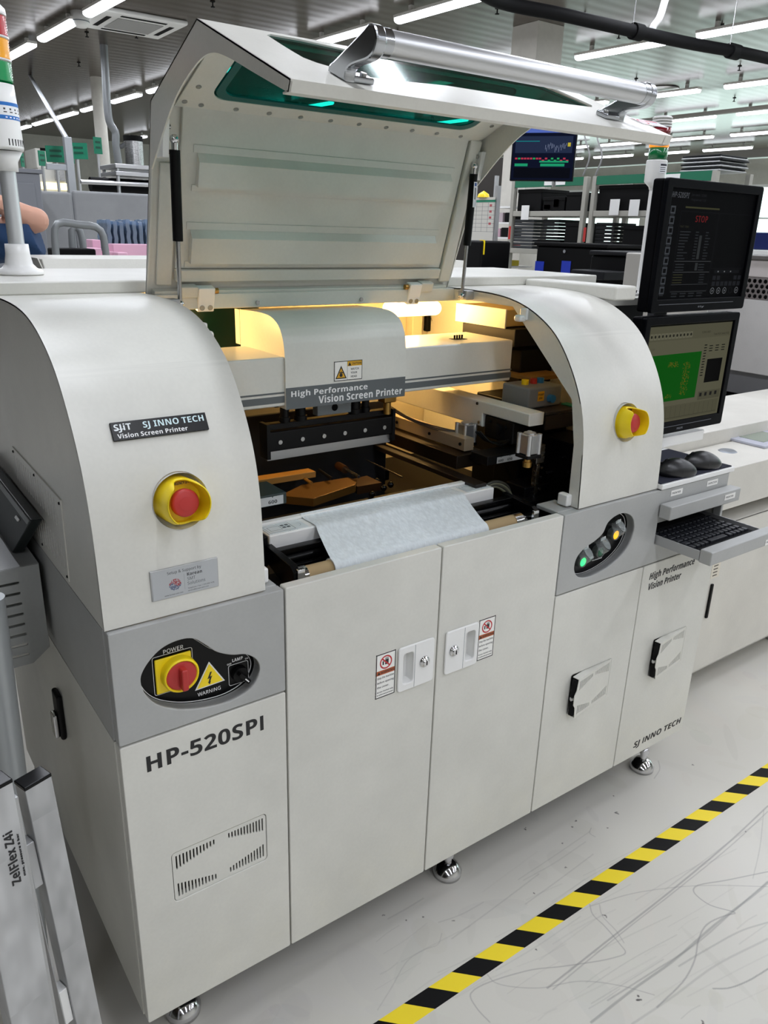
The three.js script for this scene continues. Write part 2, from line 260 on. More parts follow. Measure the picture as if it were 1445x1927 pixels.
// centre doors
for (const s of [-1, 1]) {
  const x0 = s < 0 ? X1 + G : X2 + G, x1 = s < 0 ? X2 - G : X3 - G;
  const lx0 = s < 0 ? 0.555 : 0.678, lx1 = lx0 + 0.092, ly0 = 0.668, ly1 = 0.770;
  const gx0 = s < 0 ? lx0 + 0.012 : lx1 - 0.036, gx1 = gx0 + 0.026;
  const sh = shape(rrect(x0, x1, YB, YT - 0.001, 0.003, 2)); hole(sh, rrect(gx0 - 0.004, gx1 + 0.004, ly0 + 0.012, ly1 - 0.012, 0.004, 2));
  const door = part('front_door', plateZ(sh, -T, 0, 0.0018), M.paint, prn);
  const lat = shape(rrect(lx0, lx1, ly0, ly1, 0.007)); hole(lat, rrect(gx0, gx1, ly0 + 0.016, ly1 - 0.016, 0.007));
  part('latch_plate', plateZ(lat, 0.0002, 0.0052, 0.002), M.whitePl, door);
  part('grip_recess', [bx(gx0 - 0.001, gx1 + 0.001, ly0 + 0.014, ly1 - 0.014, -0.0215, -0.0195), bx(gx0 - 0.002, gx0, ly0 + 0.014, ly1 - 0.014, -0.02, 0.001), bx(gx1, gx1 + 0.002, ly0 + 0.014, ly1 - 0.014, -0.02, 0.001), bx(gx0, gx1, ly1 - 0.016, ly1 - 0.014, -0.02, 0.001), bx(gx0, gx1, ly0 + 0.014, ly0 + 0.016, -0.02, 0.001)], M.whitePl, door);
  const sx = s < 0 ? lx0 + 0.0415 : lx1 - 0.0415; part('latch_seam', bx(sx - 0.0004, sx + 0.0004, ly0 + 0.002, ly1 - 0.002, 0.004, 0.0055), M.greyPl, door);
  const kx = s < 0 ? lx1 - 0.026 : lx0 + 0.022, ky = 0.722; const q = mat4(kx, ky, 0.005, Math.PI / 2, 0, 0);
  part('lock', new THREE.LatheGeometry([[0.0001, 0.009], [0.006, 0.009], [0.0075, 0.008], [0.0078, 0.006], [0.0105, 0.005], [0.0125, 0.003], [0.013, 0]].map(([r, y]) => new THREE.Vector2(r, y)), 24).applyMatrix4(q), M.chrome, door);
  part('keyhole', bx(kx - 0.0012, kx + 0.0012, ky - 0.0045, ky + 0.0045, 0.0135, 0.0145).applyMatrix4(new THREE.Matrix4()), M.dark, door);
  // warning label
  const wt = canvasTex(192, 400, (g, w, h) => {
    g.fillStyle = '#f3f2ee'; g.fillRect(0, 0, w, h); g.strokeStyle = '#111'; g.lineWidth = 8; g.strokeRect(4, 4, w - 8, h - 8);
    g.strokeStyle = '#c02a30'; g.lineWidth = 12; g.beginPath(); g.arc(w / 2, 84, 54, 0, 7); g.stroke(); g.fillStyle = '#222'; g.fillRect(88, 62, 34, 44); for (let i = 0; i < 4; i++) g.fillRect(90 + i * 8, 44, 5, 26); g.fillRect(62, 70, 14, 34); g.beginPath(); g.moveTo(58, 46); g.lineTo(134, 122); g.stroke();
    g.fillStyle = '#b0562a'; g.fillRect(8, 150, w - 16, 40); g.fillStyle = '#111'; g.font = 'bold 28px sans-serif'; g.fillText('WARNING', 46, 181); g.beginPath(); g.moveTo(14, 184); g.lineTo(29, 156); g.lineTo(44, 184); g.fill();
    g.font = 'bold 25px sans-serif'; ['Stop the machine', 'before opening', 'the cover.'].forEach((t, i) => g.fillText(t, 14, 226 + i * 42, 166)); g.font = 'bold 19px sans-serif'; g.fillText('Access limited only', 14, 352, 162); g.fillText('to authorized personnel.', 14, 378, 164);
  });
  const wx = s < 0 ? 0.5025 : 0.773; part('warning_label', label(0.0475, 0.1, mat4(wx + 0.0238, 0.72, 0)), printed(wt), door);
}
// right-hand panels with flaps that stand open
for (const [x0, x1, vx0, vx1] of [[X3 + G, X4 - G, 1.104, 1.258], [X4 + G, X5, 1.434, 1.583]]) {
  const s = shape(rrect(x0, x1, YB, YM + 0.004 - G, 0.003, 2)); hole(s, rrect(vx0, vx1, 0.408, 0.522, 0.004, 2));
  const pn = part('front_panel', plateZ(s, -T, 0, 0.0015), M.paint, prn);
  part('vent_cavity', [bx(vx0 - 0.01, vx1 + 0.01, 0.4, 0.53, -0.06, -0.055), bx(vx0 - 0.004, vx0, 0.404, 0.526, -0.055, -T), bx(vx0, vx1, 0.404, 0.408, -0.055, -T), bx(vx0, vx1, 0.522, 0.526, -0.055, -T)], M.paint, pn);
  const w = vx1 - vx0 - 0.002, h = 0.112; // flap hinged on the far edge
  const f = shape([[0, 0], [w, 0], [w, h], [0, h], [-0.004, h * 0.72], [-0.012, h * 0.62], [-0.012, h * 0.38], [-0.004, h * 0.28]]);
  const n = 12; for (let i = 0; i < n; i++) { const t = i / (n - 1); for (const [a, b, hh0, hh1] of [[0.008, w * 0.42, 0.026, 0.010], [w * 0.52, w - 0.008, 0.010, 0.026]]) { const x = a + (b - a) * t, hh = hh0 + (hh1 - hh0) * t; hole(f, [[x - 0.0012, 0.008], [x + 0.0012, 0.008], [x + 0.0012, 0.008 + hh], [x - 0.0012, 0.008 + hh]]); hole(f, [[x - 0.0012, h - 0.008 - hh], [x + 0.0012, h - 0.008 - hh], [x + 0.0012, h - 0.008], [x - 0.0012, h - 0.008]]); } }
  const fm = mat4(vx1 - 0.001, 0.409, 0, 0, 0.15, 0); // open about the far edge
  const fg = plateZ(f, -0.0015, 0).translate(-w, 0, 0).applyMatrix4(fm);
  part('vent_flap', [fg, bx(-w, 0, h - 0.0015, h, -0.018, -0.0015).applyMatrix4(fm), bx(-w, 0, 0, 0.0015, -0.018, -0.0015).applyMatrix4(fm)], M.paint, pn);
  part('filter_pad', bx(-w - 0.006, -0.006, 0.004, h - 0.004, -0.017, -0.004, 0.003).applyMatrix4(fm), M.rubber, pn);
  part('flap_knob', cyl(V(-w - 0.012, h * 0.5, -0.01).applyMatrix4(fm), V(-w - 0.004, h * 0.5, -0.006).applyMatrix4(fm), 0.005), M.chrome, pn);
}
// corner post behind the right edge and the side skins
part('side_panel', plateX(shape([[-T - 0.001, YB], [-T - 0.001, YM - G], [ZB, YM - G], [ZB, YB]]), 0, 0.003), M.paint, prn, 'lower side panel');
part('side_panel', bx(0, 0.003, YM + G, YT - G, ZB, -T - 0.001), M.grey, prn);
part('side_panel', bx(X5 - 0.003, X5, YB, YT - G, ZB, -T - 0.001), M.paint, prn);
part('back_panel', bx(0.004, X5 - 0.004, YB, 1.40, ZB, ZB + 0.004), M.paint, prn);
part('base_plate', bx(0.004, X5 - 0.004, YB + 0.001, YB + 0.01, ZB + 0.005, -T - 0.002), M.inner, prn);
part('frame_rail', [bx(0.01, X5 - 0.01, 0.06, YB - 0.002, ZB + 0.02, ZB + 0.08), bx(0.06, X5 - 0.01, 0.07, YB - 0.002, -0.30, -0.24)], M.dark, prn);
{ // side latch
  const a = P(112, 1345, 'x', -0.006); const L = grp('side_latch', prn, 'black pull handle on the side skin');
  part('latch_body', bx(-0.012, -0.0005, a.y - 0.05, a.y + 0.055, a.z - 0.022, a.z + 0.022, 0.005), M.black, L); part('latch_lever', bx(-0.022, -0.012, a.y - 0.045, a.y + 0.01, a.z - 0.012, a.z + 0.016, 0.004), M.chrome, L);
}
// grey bands with recessed control panels
const beanL = [[265, 1279], [274, 1255], [302, 1222.6], [335, 1205.6], [363, 1202], [387, 1214], [407, 1226.6], [435.5, 1232.7], [464, 1232], [484, 1243], [489, 1261], [476, 1291], [443.5, 1315], [395, 1330.6], [343, 1335.5], [298, 1327], [274, 1307]].map(([a, b]) => { const q = P(a, b, 'z', 0); return [q.x, q.y]; });
const beanR = [[1080.6, 1070.6], [1085, 1051], [1099, 1033], [1121, 1017], [1135, 1003], [1144, 984], [1160.5, 970], [1177, 966], [1191, 975], [1193.6, 995], [1183, 1026], [1160.5, 1054], [1130, 1076], [1101.7, 1087], [1086, 1084]].map(([a, b]) => { const q = P(a, b, 'z', 0); return [q.x, q.y]; });
function ringWall(pts, z0, z1, grow) { const c = pts.reduce((s, p) => [s[0] + p[0] / pts.length, s[1] + p[1] / pts.length], [0, 0]); const o = pts.map(([x, y]) => [c[0] + (x - c[0]) * grow, c[1] + (y - c[1]) * grow]); const s = shape(o); hole(s, pts); return plateZ(s, z0, z1); }
let bandL, bandR;
{
  const b = spline2(beanL, 90, true); const s = shape(rrect(G, X1 - G, YM + G, YT - G, 0.003, 2)); hole(s, b);
  bandL = part('control_band', plateZ(s, -T, 0, 0.0015), M.grey, prn, 'grey band with the power switch panel');
  part('recess_wall', ringWall(b, -0.024, -0.004, 1.012), M.grey, bandL);
  part('control_plate', plateZ(shape(b.map(([x, y]) => [x, y])), -0.026, -0.0225), M.blackGloss, bandL);
  const zf = -0.0222, at = (px, py) => P(px, py, 'z', zf);
  // white outline just inside the plate's edge
  const cx = 0.15, cy = 0.86, inn = b.map(([x, y]) => [cx + (x - cx) * 0.962 - 0.002, cy + (y - cy) * 0.95 - 0.0015]), inn2 = b.map(([x, y]) => [cx + (x - cx) * 0.95 - 0.002, cy + (y - cy) * 0.932 - 0.0015]);
  const rim = shape(inn); hole(rim, inn2); part('printed_outline', plateZ(rim, -0.0225, -0.0221), M.printW, bandL);
  // rotary main switch
  const c = at(334, 1264); part('switch_plate', bx(c.x - 0.038, c.x + 0.024, c.y - 0.030, c.y + 0.034, zf, zf + 0.004, 0.002), M.yellow, bandL);
  const k = V(c.x + 0.0, c.y + 0.002, zf); part('switch_collar', new THREE.LatheGeometry([[0.031, 0], [0.031, 0.014], [0.029, 0.018], [0.027, 0.018], [0.0265, 0.014], [0.001, 0.014]].map(([r, y]) => new THREE.Vector2(r, y)), 36).applyMatrix4(mat4(k.x, k.y, k.z + 0.003, Math.PI / 2)), M.yellow, bandL);
  part('switch_knob', [new THREE.LatheGeometry([[0.0001, 0.003], [0.022, 0.003], [0.026, 0.0]].map(([r, y]) => new THREE.Vector2(r, y)), 32).applyMatrix4(mat4(k.x, k.y, k.z + 0.0185, Math.PI / 2)), bx(k.x - 0.0055, k.x + 0.0055, k.y - 0.021, k.y + 0.018, k.z + 0.018, k.z + 0.036, 0.003)], M.red, bandL);
  const ol = (x0, x1, y0, y1, t = 0.0008) => { const q = shape(rrect(x0, x1, y0, y1, 0.004)); hole(q, rrect(x0 + t, x1 - t, y0 + t, y1 - t, 0.0035)); return plateZ(q, -0.0225, -0.0221); };
  part('printed_outline', ol(c.x - 0.041, c.x + 0.0275, c.y - 0.033, c.y + 0.0385), M.printW, bandL);
  const tp = at(307, 1227); part('lettering', lettering('POWER', 0.034, 0.0075, mat4(tp.x, tp.y - 0.004, zf), { font: fontR }), M.printW, bandL);
  // warning triangle
  const w0 = at(367, 1300), w1 = at(423, 1280), w2 = at(393, 1245); const tri = shape([[w0.x, w0.y], [w1.x, w1.y], [w2.x, w2.y]]);
  part('warning_triangle', plateZ(tri, -0.0225, -0.0218, 0), M.printW, bandL);
  const mc = [(w0.x + w1.x + w2.x) / 3, (w0.y + w1.y + w2.y) / 3], sh = (f) => [w0, w1, w2].map((p) => [mc[0] + (p.x - mc[0]) * f, mc[1] + (p.y - mc[1]) * f]);
  part('warning_triangle', plateZ(shape(sh(0.86)), -0.022, -0.0212), M.yellow, bandL);
  const bolt = [[0.001, 0.013], [-0.0045, 0.0], [-0.0005, 0.001], [-0.003, -0.007], [-0.0045, -0.006], [-0.001, -0.012], [0.0015, -0.0055], [0, -0.0062], [0.004, 0.0045], [0.0002, 0.0035], [0.004, 0.013]].map(([x, y]) => [mc[0] + x * 1.0, mc[1] + y * 0.95 - 0.001]); part('bolt_mark', plateZ(shape(bolt), -0.0214, -0.0208), M.print, bandL);
  const tw = at(372, 1309); part('lettering', lettering('WARNING', 0.042, 0.007, mat4(tw.x, tw.y - 0.002, zf), { font: fontR }), M.printW, bandL);
  // lamp switch
  const l0 = at(452, 1268); part('printed_outline', ol(l0.x - 0.022, l0.x + 0.016, l0.y - 0.018, l0.y + 0.023), M.printW, bandL);
  part('lamp_knob', [cyl(V(l0.x - 0.002, l0.y + 0.002, zf), V(l0.x - 0.002, l0.y + 0.002, zf + 0.008), 0.015, 0.014), bx(-0.004, 0.004, -0.016, 0.012, 0, 0.012, 0.002).applyMatrix4(mat4(l0.x, l0.y, zf + 0.006, 0, 0, 0.7))], M.black, bandL); part('knob_mark', bx(-0.001, 0.001, -0.012, -0.002, 0.012, 0.0126).applyMatrix4(mat4(l0.x, l0.y, zf + 0.006, 0, 0, 0.7)), M.printW, bandL);
  part('lettering', [lettering('LAMP', 0.020, 0.006, mat4(l0.x - 0.014, l0.y + 0.028, zf)), lettering('OFF', 0.008, 0.003, mat4(l0.x - 0.024, l0.y + 0.0245, zf)), lettering('ON', 0.006, 0.003, mat4(l0.x + 0.010, l0.y + 0.0255, zf))], M.printW, bandL);
}
{
  const b = spline2(beanR, 90, true); const s = shape(rrect(X3 + G, X5, YM + 0.004 + G, YT - G, 0.003, 2)); hole(s, b);
  hole(s, [[1.366, 0.818], [1.650, 0.818], [1.650, 0.876], [1.366, 0.876]]); hole(s, [[1.372, 0.890], [1.650, 0.890], [1.650, 0.926], [1.372, 0.926]]);
  bandR = part('control_band', plateZ(s, -T, 0, 0.0015), M.grey, prn, 'grey band with the start buttons and keyboard drawers');
  part('recess_wall', ringWall(b, -0.024, -0.004, 1.012), M.grey, bandR);
  part('control_plate', plateZ(shape(b), -0.026, -0.0225), M.blackGloss, bandR);
  part('drawer_cavity', [bx(1.36, 1.655, 0.80, 0.96, -0.27, -0.265), bx(1.36, 1.655, 0.806, 0.814, -0.265, -T), bx(1.36, 1.655, 0.879, 0.887, -0.265, -T), bx(1.36, 1.364, 0.814, 0.94, -0.265, -T)], M.grey, bandR);
  const c = V(1.17, 0.857, 0), f = (k) => b.map(([x, y]) => [c.x + (x - c.x) * k - 0.003, c.y + (y - c.y) * k - 0.0005]); const rim = shape(f(0.965)); hole(rim, f(0.952)); part('printed_outline', plateZ(rim, -0.0225, -0.0221), M.printW, bandR);
  const lens = [['#38ff8a', 1.6, 1098, 1058], ['#0c5a3c', 0, 1131, 1040], ['#ffb81e', 1.5, 1160, 1007]];
  for (const [col, e, px, py] of lens) {
    const q = P(px, py, 'z', -0.006), g = grp('push_button', bandR); const m = mat4(q.x, q.y, -0.0225, Math.PI / 2);
    part('bezel', new THREE.LatheGeometry([[0.0155, 0], [0.0155, 0.012], [0.0135, 0.0165], [0.0115, 0.0165], [0.0112, 0.013]].map(([r, y]) => new THREE.Vector2(r, y)), 28).applyMatrix4(m), std({ color: 0x5a5f5c, roughness: 0.35, metalness: 0.5 }), g);
    part('signal_lens', new THREE.LatheGeometry([[0.0001, 0.0168], [0.007, 0.0165], [0.0112, 0.0145], [0.0112, 0.012]].map(([r, y]) => new THREE.Vector2(r, y)), 24).applyMatrix4(m), std({ color: col, roughness: 0.3, emissive: col, emissiveIntensity: e * 0.55 }), g);
    // clear flip guard standing open above the button
    part('flip_guard', [new THREE.CylinderGeometry(0.017, 0.0185, 0.016, 18, 1, true).applyMatrix4(mat4(q.x + 0.006, q.y + 0.017, -0.006, Math.PI / 2 - 0.75, 0, -0.3)), new THREE.CylinderGeometry(0.017, 0.017, 0.001, 18).applyMatrix4(mat4(q.x + 0.010, q.y + 0.024, -0.0025, Math.PI / 2 - 0.75, 0, -0.3))], phy({ color: 0xf4f8f8, roughness: 0.08, transmission: 0.85, thickness: 0 }), g);
    part('printed_tag', label(0.018, 0.008, mat4(q.x + 0.022, q.y + 0.026, -0.0222, 0, 0, 0.15)), M.printW, g);
  }
  const q = P(1110, 1053, 'z', -0.0222); part('lettering', [lettering('SJiT', 0.016, 0.008, mat4(q.x - 0.002, q.y - 0.001, -0.0222, 0, 0, 0.02)), lettering('SJ INNO TECH', 0.028, 0.0035, mat4(q.x + 0.018, q.y + 0.004, -0.0222)), lettering('Vision Screen Printer', 0.036, 0.003, mat4(q.x + 0.008, q.y - 0.006, -0.0222))], M.printW, bandR);
}
// lettering on the front
part('lettering', lettering('HP-520SPI', 0.214, 0.031, mat4(0.042, 0.696, 0)), M.print, prn);
part('lettering', [lettering('High Performance', 0.196, 0.026, mat4(1.367, 0.712, 0), { lean: 0.18 }), lettering('Vision Printer', 0.142, 0.020, mat4(1.367, 0.688, 0), { lean: 0.18 })], M.print, prn);
part('lettering', lettering('SJ INNO TECH', 0.222, 0.0245, mat4(1.418, 0.1705, 0), { lean: 0.18 }), M.print, prn);
// levelling feet
for (const [x, z] of [[0.10, -0.10], [0.80, -0.075], [1.575, -0.06], [0.1, -0.9], [1.55, -0.9]]) {
  const f = grp('levelling_foot', prn); part('foot_pad', lathe([[0.0001, 0], [0.036, 0], [0.037, 0.012], [0.034, 0.018], [0.026, 0.030], [0.014, 0.038], [0.0001, 0.04]], V(x, 0, z), 28), M.chrome, f); part('foot_stem', [cyl(V(x, 0.038, z), V(x, YB + 0.002, z), 0.010), cyl(V(x, 0.06, z), V(x, 0.074, z), 0.017, 0.017, 6)], M.chrome, f);
}

// ---------------------------------------------------------------- hoods
const hoodProf = spline2([[-0.53, 1.420], [-0.42, 1.420], [-0.34, 1.417], [-0.27, 1.408], [-0.2, 1.386], [-0.13, 1.344], [-0.076, 1.280], [-0.038, 1.208], [-0.020, 1.14], [-0.013, 1.06], [-0.009, YT + 0.001]], 48);
const hoodAt = (y) => { for (let i = 1; i < hoodProf.length; i++) if (hoodProf[i][1] <= y && hoodProf[i - 1][1] >= y) { const t = (hoodProf[i - 1][1] - y) / (hoodProf[i - 1][1] - hoodProf[i][1]); return hoodProf[i - 1][0] + t * (hoodProf[i][0] - hoodProf[i - 1][0]); } return -0.009; };
function smoothSkin(prof, x0, x1, t) { return toCreasedNormals(bentSheet(prof, x0, x1, t), 0.35); }
function eStop(parent, cx, cy, tilt) {
  const z = hoodAt(cy), g = grp('emergency_stop', parent, 'red mushroom button in a yellow guard'); const m = mat4(cx, cy, z, Math.PI / 2 + tilt);
  part('button_cup', new THREE.LatheGeometry([[0.0445, 0.004], [0.0445, -0.030], [0.0001, -0.030]].map(([r, y]) => new THREE.Vector2(r, y)), 40).applyMatrix4(m), M.paint, g);
  const R = 0.0375, n = 60, hAt = (a) => { const c = Math.abs(Math.cos(a)), t = Math.max(0, Math.min(1, (c - 0.2) / 0.5)); return 0.006 + 0.032 * t * t * (3 - 2 * t); };
  const pos = [], idx = []; // guard wall whose height follows the angle
  for (let i = 0; i <= n; i++) { const a = i / n * 2 * Math.PI, h = hAt(a); for (const [r, y] of [[R, -0.03], [R * 0.99, h * 0.5], [R * 0.93, h], [R * 0.86, h], [R * 0.86, -0.004]]) pos.push(r * Math.cos(a), y, -r * Math.sin(a)); }
  for (let i = 0; i < n; i++) for (let k = 0; k < 4; k++) { const a = i * 5 + k, b = a + 5; idx.push(a, b, a + 1, b, b + 1, a + 1); }
  let gg = new THREE.BufferGeometry(); gg.setAttribute('position', new THREE.Float32BufferAttribute(pos, 3)); gg.setIndex(idx); gg.computeVertexNormals(); gg.applyMatrix4(m);
  part('guard', [gg, new THREE.CylinderGeometry(R * 0.95, R * 0.95, 0.02, 36).translate(0, -0.012, 0).applyMatrix4(m)], M.yellow, g);
  part('stop_button', new THREE.LatheGeometry([[0.0001, 0.027], [0.0105, 0.027], [0.011, 0.0258], [0.0175, 0.0252], [0.0208, 0.0235], [0.0218, 0.021], [0.0218, 0.014], [0.015, 0.010], [0.014, -0.002]].map(([r, y]) => new THREE.Vector2(r, y)), 36).applyMatrix4(m), M.red, g);
  part('lettering', lettering('EMERGENCY OFF', 0.032, 0.0042, mat4(cx - 0.016, cy + 0.0265, z + 0.0005, tilt)), M.print, g);
}
for (const [i, [x0, x1]] of [[0, HL], [1, HR]]) {
  const hood = grp('side_hood', prn, i ? 'curved cream hood beside the monitors' : 'curved cream hood with the name plate');
  const ey = 1.149, ex = i ? 1.213 : 0.137, ez = hoodAt(ey), tl = -0.12;
  const yA = ey - 0.056, yB2 = ey + 0.056, upper = [...hoodProf.filter((p) => p[1] > yB2 + 0.002), [hoodAt(yB2), yB2]], lower = [[hoodAt(yA), yA], ...hoodProf.filter((p) => p[1] < yA - 0.002)];
  const collar = (() => { // skin around the round opening
    const pos = [], idx = [], ang = [], R = 0.0445, nR = 8; for (let k = 0; k < 72; k++) ang.push(k * 5 * D2R); for (const [cx, cy] of [[x0, yA], [x1, yA], [x0, yB2], [x1, yB2]]) ang.push((Math.atan2(cy - ey, cx - ex) + 2 * Math.PI) % (2 * Math.PI)); ang.sort((a, b) => a - b);
    for (const a of ang) { const c = Math.cos(a), s = Math.sin(a), t = Math.min(c > 1e-9 ? (x1 - ex) / c : c < -1e-9 ? (x0 - ex) / c : 9, s > 1e-9 ? (yB2 - ey) / s : s < -1e-9 ? (yA - ey) / s : 9); for (let r = 0; r <= nR; r++) { const q = R + (t - R) * r / nR, y = ey + s * q; pos.push(ex + c * q, y, hoodAt(y)); } }
    const m = ang.length; for (let k = 0; k < m; k++) for (let r = 0; r < nR; r++) { const a = k * (nR + 1) + r, b = ((k + 1) % m) * (nR + 1) + r; idx.push(a, a + 1, b + 1, a, b + 1, b); }
    const g = new THREE.BufferGeometry(); g.setAttribute('position', new THREE.Float32BufferAttribute(pos, 3)); g.setIndex(idx); g.computeVertexNormals(); return g; })();
  const fin = (g) => { const o = toCreasedNormals(g, 0.5), p = o.attributes.position, n = o.attributes.normal, H = hoodProf, tg = H.map((_, i) => { const u = H[Math.max(0, i - 1)], v = H[Math.min(H.length - 1, i + 1)]; return [v[0] - u[0], v[1] - u[1]]; }); for (let k = 0; k < p.count; k++) { const z = p.getZ(k), y = p.getY(k); let best = 9, ty = 0, tz = 1; for (let i = 0; i < H.length - 1; i++) { const dz = H[i + 1][0] - H[i][0], dy = H[i + 1][1] - H[i][1], t = Math.max(0, Math.min(1, ((z - H[i][0]) * dz + (y - H[i][1]) * dy) / (dz * dz + dy * dy))), d = Math.hypot(z - H[i][0] - dz * t, y - H[i][1] - dy * t); if (d < best) { best = d; tz = tg[i][0] * (1 - t) + tg[i + 1][0] * t; ty = tg[i][1] * (1 - t) + tg[i + 1][1] * t; } } const l = Math.hypot(tz, ty), ny = tz / l, nz = -ty / l; if (best < 0.0012 && n.getY(k) * ny + n.getZ(k) * nz > 0.85) n.setXYZ(k, 0, ny, nz); } return o; }; part('hood_skin', fin(mergeGeometries([bentSolid(upper, x0, x1, 0.003), bentSolid(lower, x0, x1, 0.003), collar].map((g) => { g.deleteAttribute('uv'); g.deleteAttribute('normal'); return g.toNonIndexed(); }))), M.paint, hood);
  // inner cheek: band between the curve and a straight-cut opening
  const cheekIn = [[852, 563], [906, 568], [965, 577], [1076, 752], [1079.5, 838], [1070, 934]].map(([a, b]) => { const q = P(a, b, 'x', HR[0]); return [q.z, q.y]; }); cheekIn[0][0] = -0.53; cheekIn[5] = [cheekIn[5][0], YT + 0.001];
  const ch = shape([...offsetLine(hoodProf, 0.0005), ...cheekIn.slice().reverse()]);
  const cx0 = i ? x0 : x1 - 0.003; part('hood_cheek', plateX(ch, cx0, cx0 + 0.003), M.paint, hood);
  const full = shape([...offsetLine(hoodProf, 0.0005), [ZB, YT + 0.001], [ZB, 1.418]]); if (!i) hole(full, [[-0.538, 0.992], [-0.538, 1.126], [-0.192, 1.120], [-0.202, 0.984]]); const ox = i ? x1 - 0.003 : 0;
  part('hood_side', plateX(full, ox, ox + 0.003), M.paint, hood);
  eStop(hood, ex, ey, tl);
  // white rubber stops on the cheek
  const sx = i ? x0 : x1, b = P(985, 598, 'x', HR[0]), d = i ? -1 : 1;
  part('lid_stop', [bx(Math.min(sx, sx + d * 0.022), Math.max(sx, sx + d * 0.022), b.y - 0.008, b.y + 0.007, b.z - 0.012, b.z + 0.012, 0.006), bx(Math.min(sx, sx + d * 0.008), Math.max(sx, sx + d * 0.008), b.y - 0.004, b.y + 0.022, b.z - 0.006, b.z + 0.016, 0.003)], M.white, hood);
  const e = P(1078, 945, 'x', HR[0]); part('lid_stop', bx(Math.min(sx, sx + d * 0.018), Math.max(sx, sx + d * 0.018), YT + 0.002, YT + 0.03, -0.06, -0.03, 0.004), M.white, hood);
}
part('band_cap', [bx(X1 - 0.03, X1 - 0.003, YT - 0.012, YT - 0.001, -0.09, -T - 0.0005, 0.003)], M.grey, prn); part('band_cap', [bx(X3 + 0.003, HR[0] + 0.01, YT - 0.012, YT - 0.001, -0.09, -T - 0.0005, 0.003)], M.grey, prn);
{ // slotted plate on the outer side
  const v = shape([[-0.545, 0.985], [-0.545, 1.132], [-0.185, 1.126], [-0.195, 0.977]]);
  for (const [y0, y1] of [[1.068, 1.118], [0.992, 1.042]]) for (let i = 0; i < 18; i++) { const z = -0.528 + i * 0.0185; hole(v, rrect(z - 0.0022, z + 0.0022, y0, y1, 0.002, 2)); }
  part('slotted_plate', plateX(v, -0.0022, -0.0002), M.paint, prn);
  for (const [z, y] of [[-0.535, 1.124], [-0.365, 1.121], [-0.195, 1.118], [-0.2, 0.985], [-0.37, 0.985], [-0.535, 0.993]]) part('screw', cyl(V(-0.0022, y, z), V(-0.004, y, z), 0.003, 0.002, 10), M.black, prn);
}
{ // name plate and service plate on the curved skin
  const y = 1.2595, z = hoodAt(y), tilt = Math.atan2(hoodAt(1.268) - hoodAt(1.251), 0.017); const m = mat4(0.128, y, z + 0.0035, tilt);
  const t = canvasTex(1024, 216, (g, w, h) => { g.fillStyle = '#0c0c0e'; g.fillRect(0, 0, w, h); g.fillStyle = '#e9eef0'; g.font = 'bold 108px sans-serif'; g.fillText('SJiT', 22, 104, 280); g.fillRect(22, 84, 110, 9); g.fillStyle = '#d8eef2'; g.font = 'bold 104px sans-serif'; g.fillText('SJ INNO TECH', 322, 102, 680); g.fillStyle = '#f2f2f2'; g.font = 'bold 74px sans-serif'; g.fillText('Vision Screen Printer', 44, 196, 950); });
  part('name_plate', bx(-0.075, 0.075, -0.0145, 0.0145, -0.002, 0.0015, 0.0015).applyMatrix4(m), M.black, prn); part('name_print', label(0.149, 0.028, m.clone().multiply(mat4(0, 0, 0.0015)), 0.0004), printed(t, 0.35), prn);
  const y2 = 1.0215, t2 = canvasTex(768, 340, (g, w, h) => { g.fillStyle = '#b3b6b8'; g.fillRect(0, 0, w, h); g.fillStyle = '#1f1f22'; g.font = '46px sans-serif'; g.fillText('Setup & Support by', 175, 66); g.font = 'bold 54px sans-serif'; g.fillText('Korean', 400, 128); g.fillStyle = '#505456'; g.font = '52px sans-serif'; g.fillText('SMT', 402, 184); g.fillText('Solutions', 402, 240); g.fillStyle = '#222'; g.font = '22px sans-serif'; g.fillText('Telephone / Fax: 1 570 899 7078', 404, 288); g.fillText('service@korean-smt.com', 404, 318); g.fillText('www.korean-smt.com', 130, 318); g.fillStyle = '#666'; g.fillRect(368, 96, 2, 190);
    for (let i = 0; i < 260; i++) { const a = rr(0, 6.28), r = 68 * Math.sqrt(rnd()), x = 255 + Math.cos(a) * r, yy = 196 + Math.sin(a) * r; const top = Math.sin(a) * r < 22 * Math.sin(Math.cos(a) * r / 22); g.fillStyle = top ? '#9c4348' : '#55607c'; g.fillRect(x, yy, 9, 7); } });
  part('service_plate', bx(0.076, 0.188, y2 - 0.0255, y2 + 0.0255, hoodAt(y2) - 0.002, hoodAt(y2) + 0.0025, 0.001), M.aluMat, prn); part('service_print', label(0.108, 0.048, mat4(0.132, y2, hoodAt(y2) + 0.0026, -0.02), 0.0004), printed(t2, 0.3), prn);
}
// rear deck behind the hoods
part('rear_deck', bx(0, X5, 1.4195, 1.444, ZB, -0.525, 0.004), M.paint, prn);
part('rear_deck_wing', bx(HR[1] + 0.001, 1.44, 1.402, 1.437, -0.524, -0.21, 0.006), M.paint, prn);
part('tower_shelf', bx(1.451, 1.75, 1.375, 1.395, -0.52, -0.33, 0.002), M.paint, prn);
part('side_cabinet', bx(HR[1] + 0.002, X5 - 0.004, YT + 0.04, 1.374, -0.97, -0.34, 0.003), std({ color: 0x2a2a2c, roughness: 0.5 }), prn, 'dark cabinet behind the monitors');

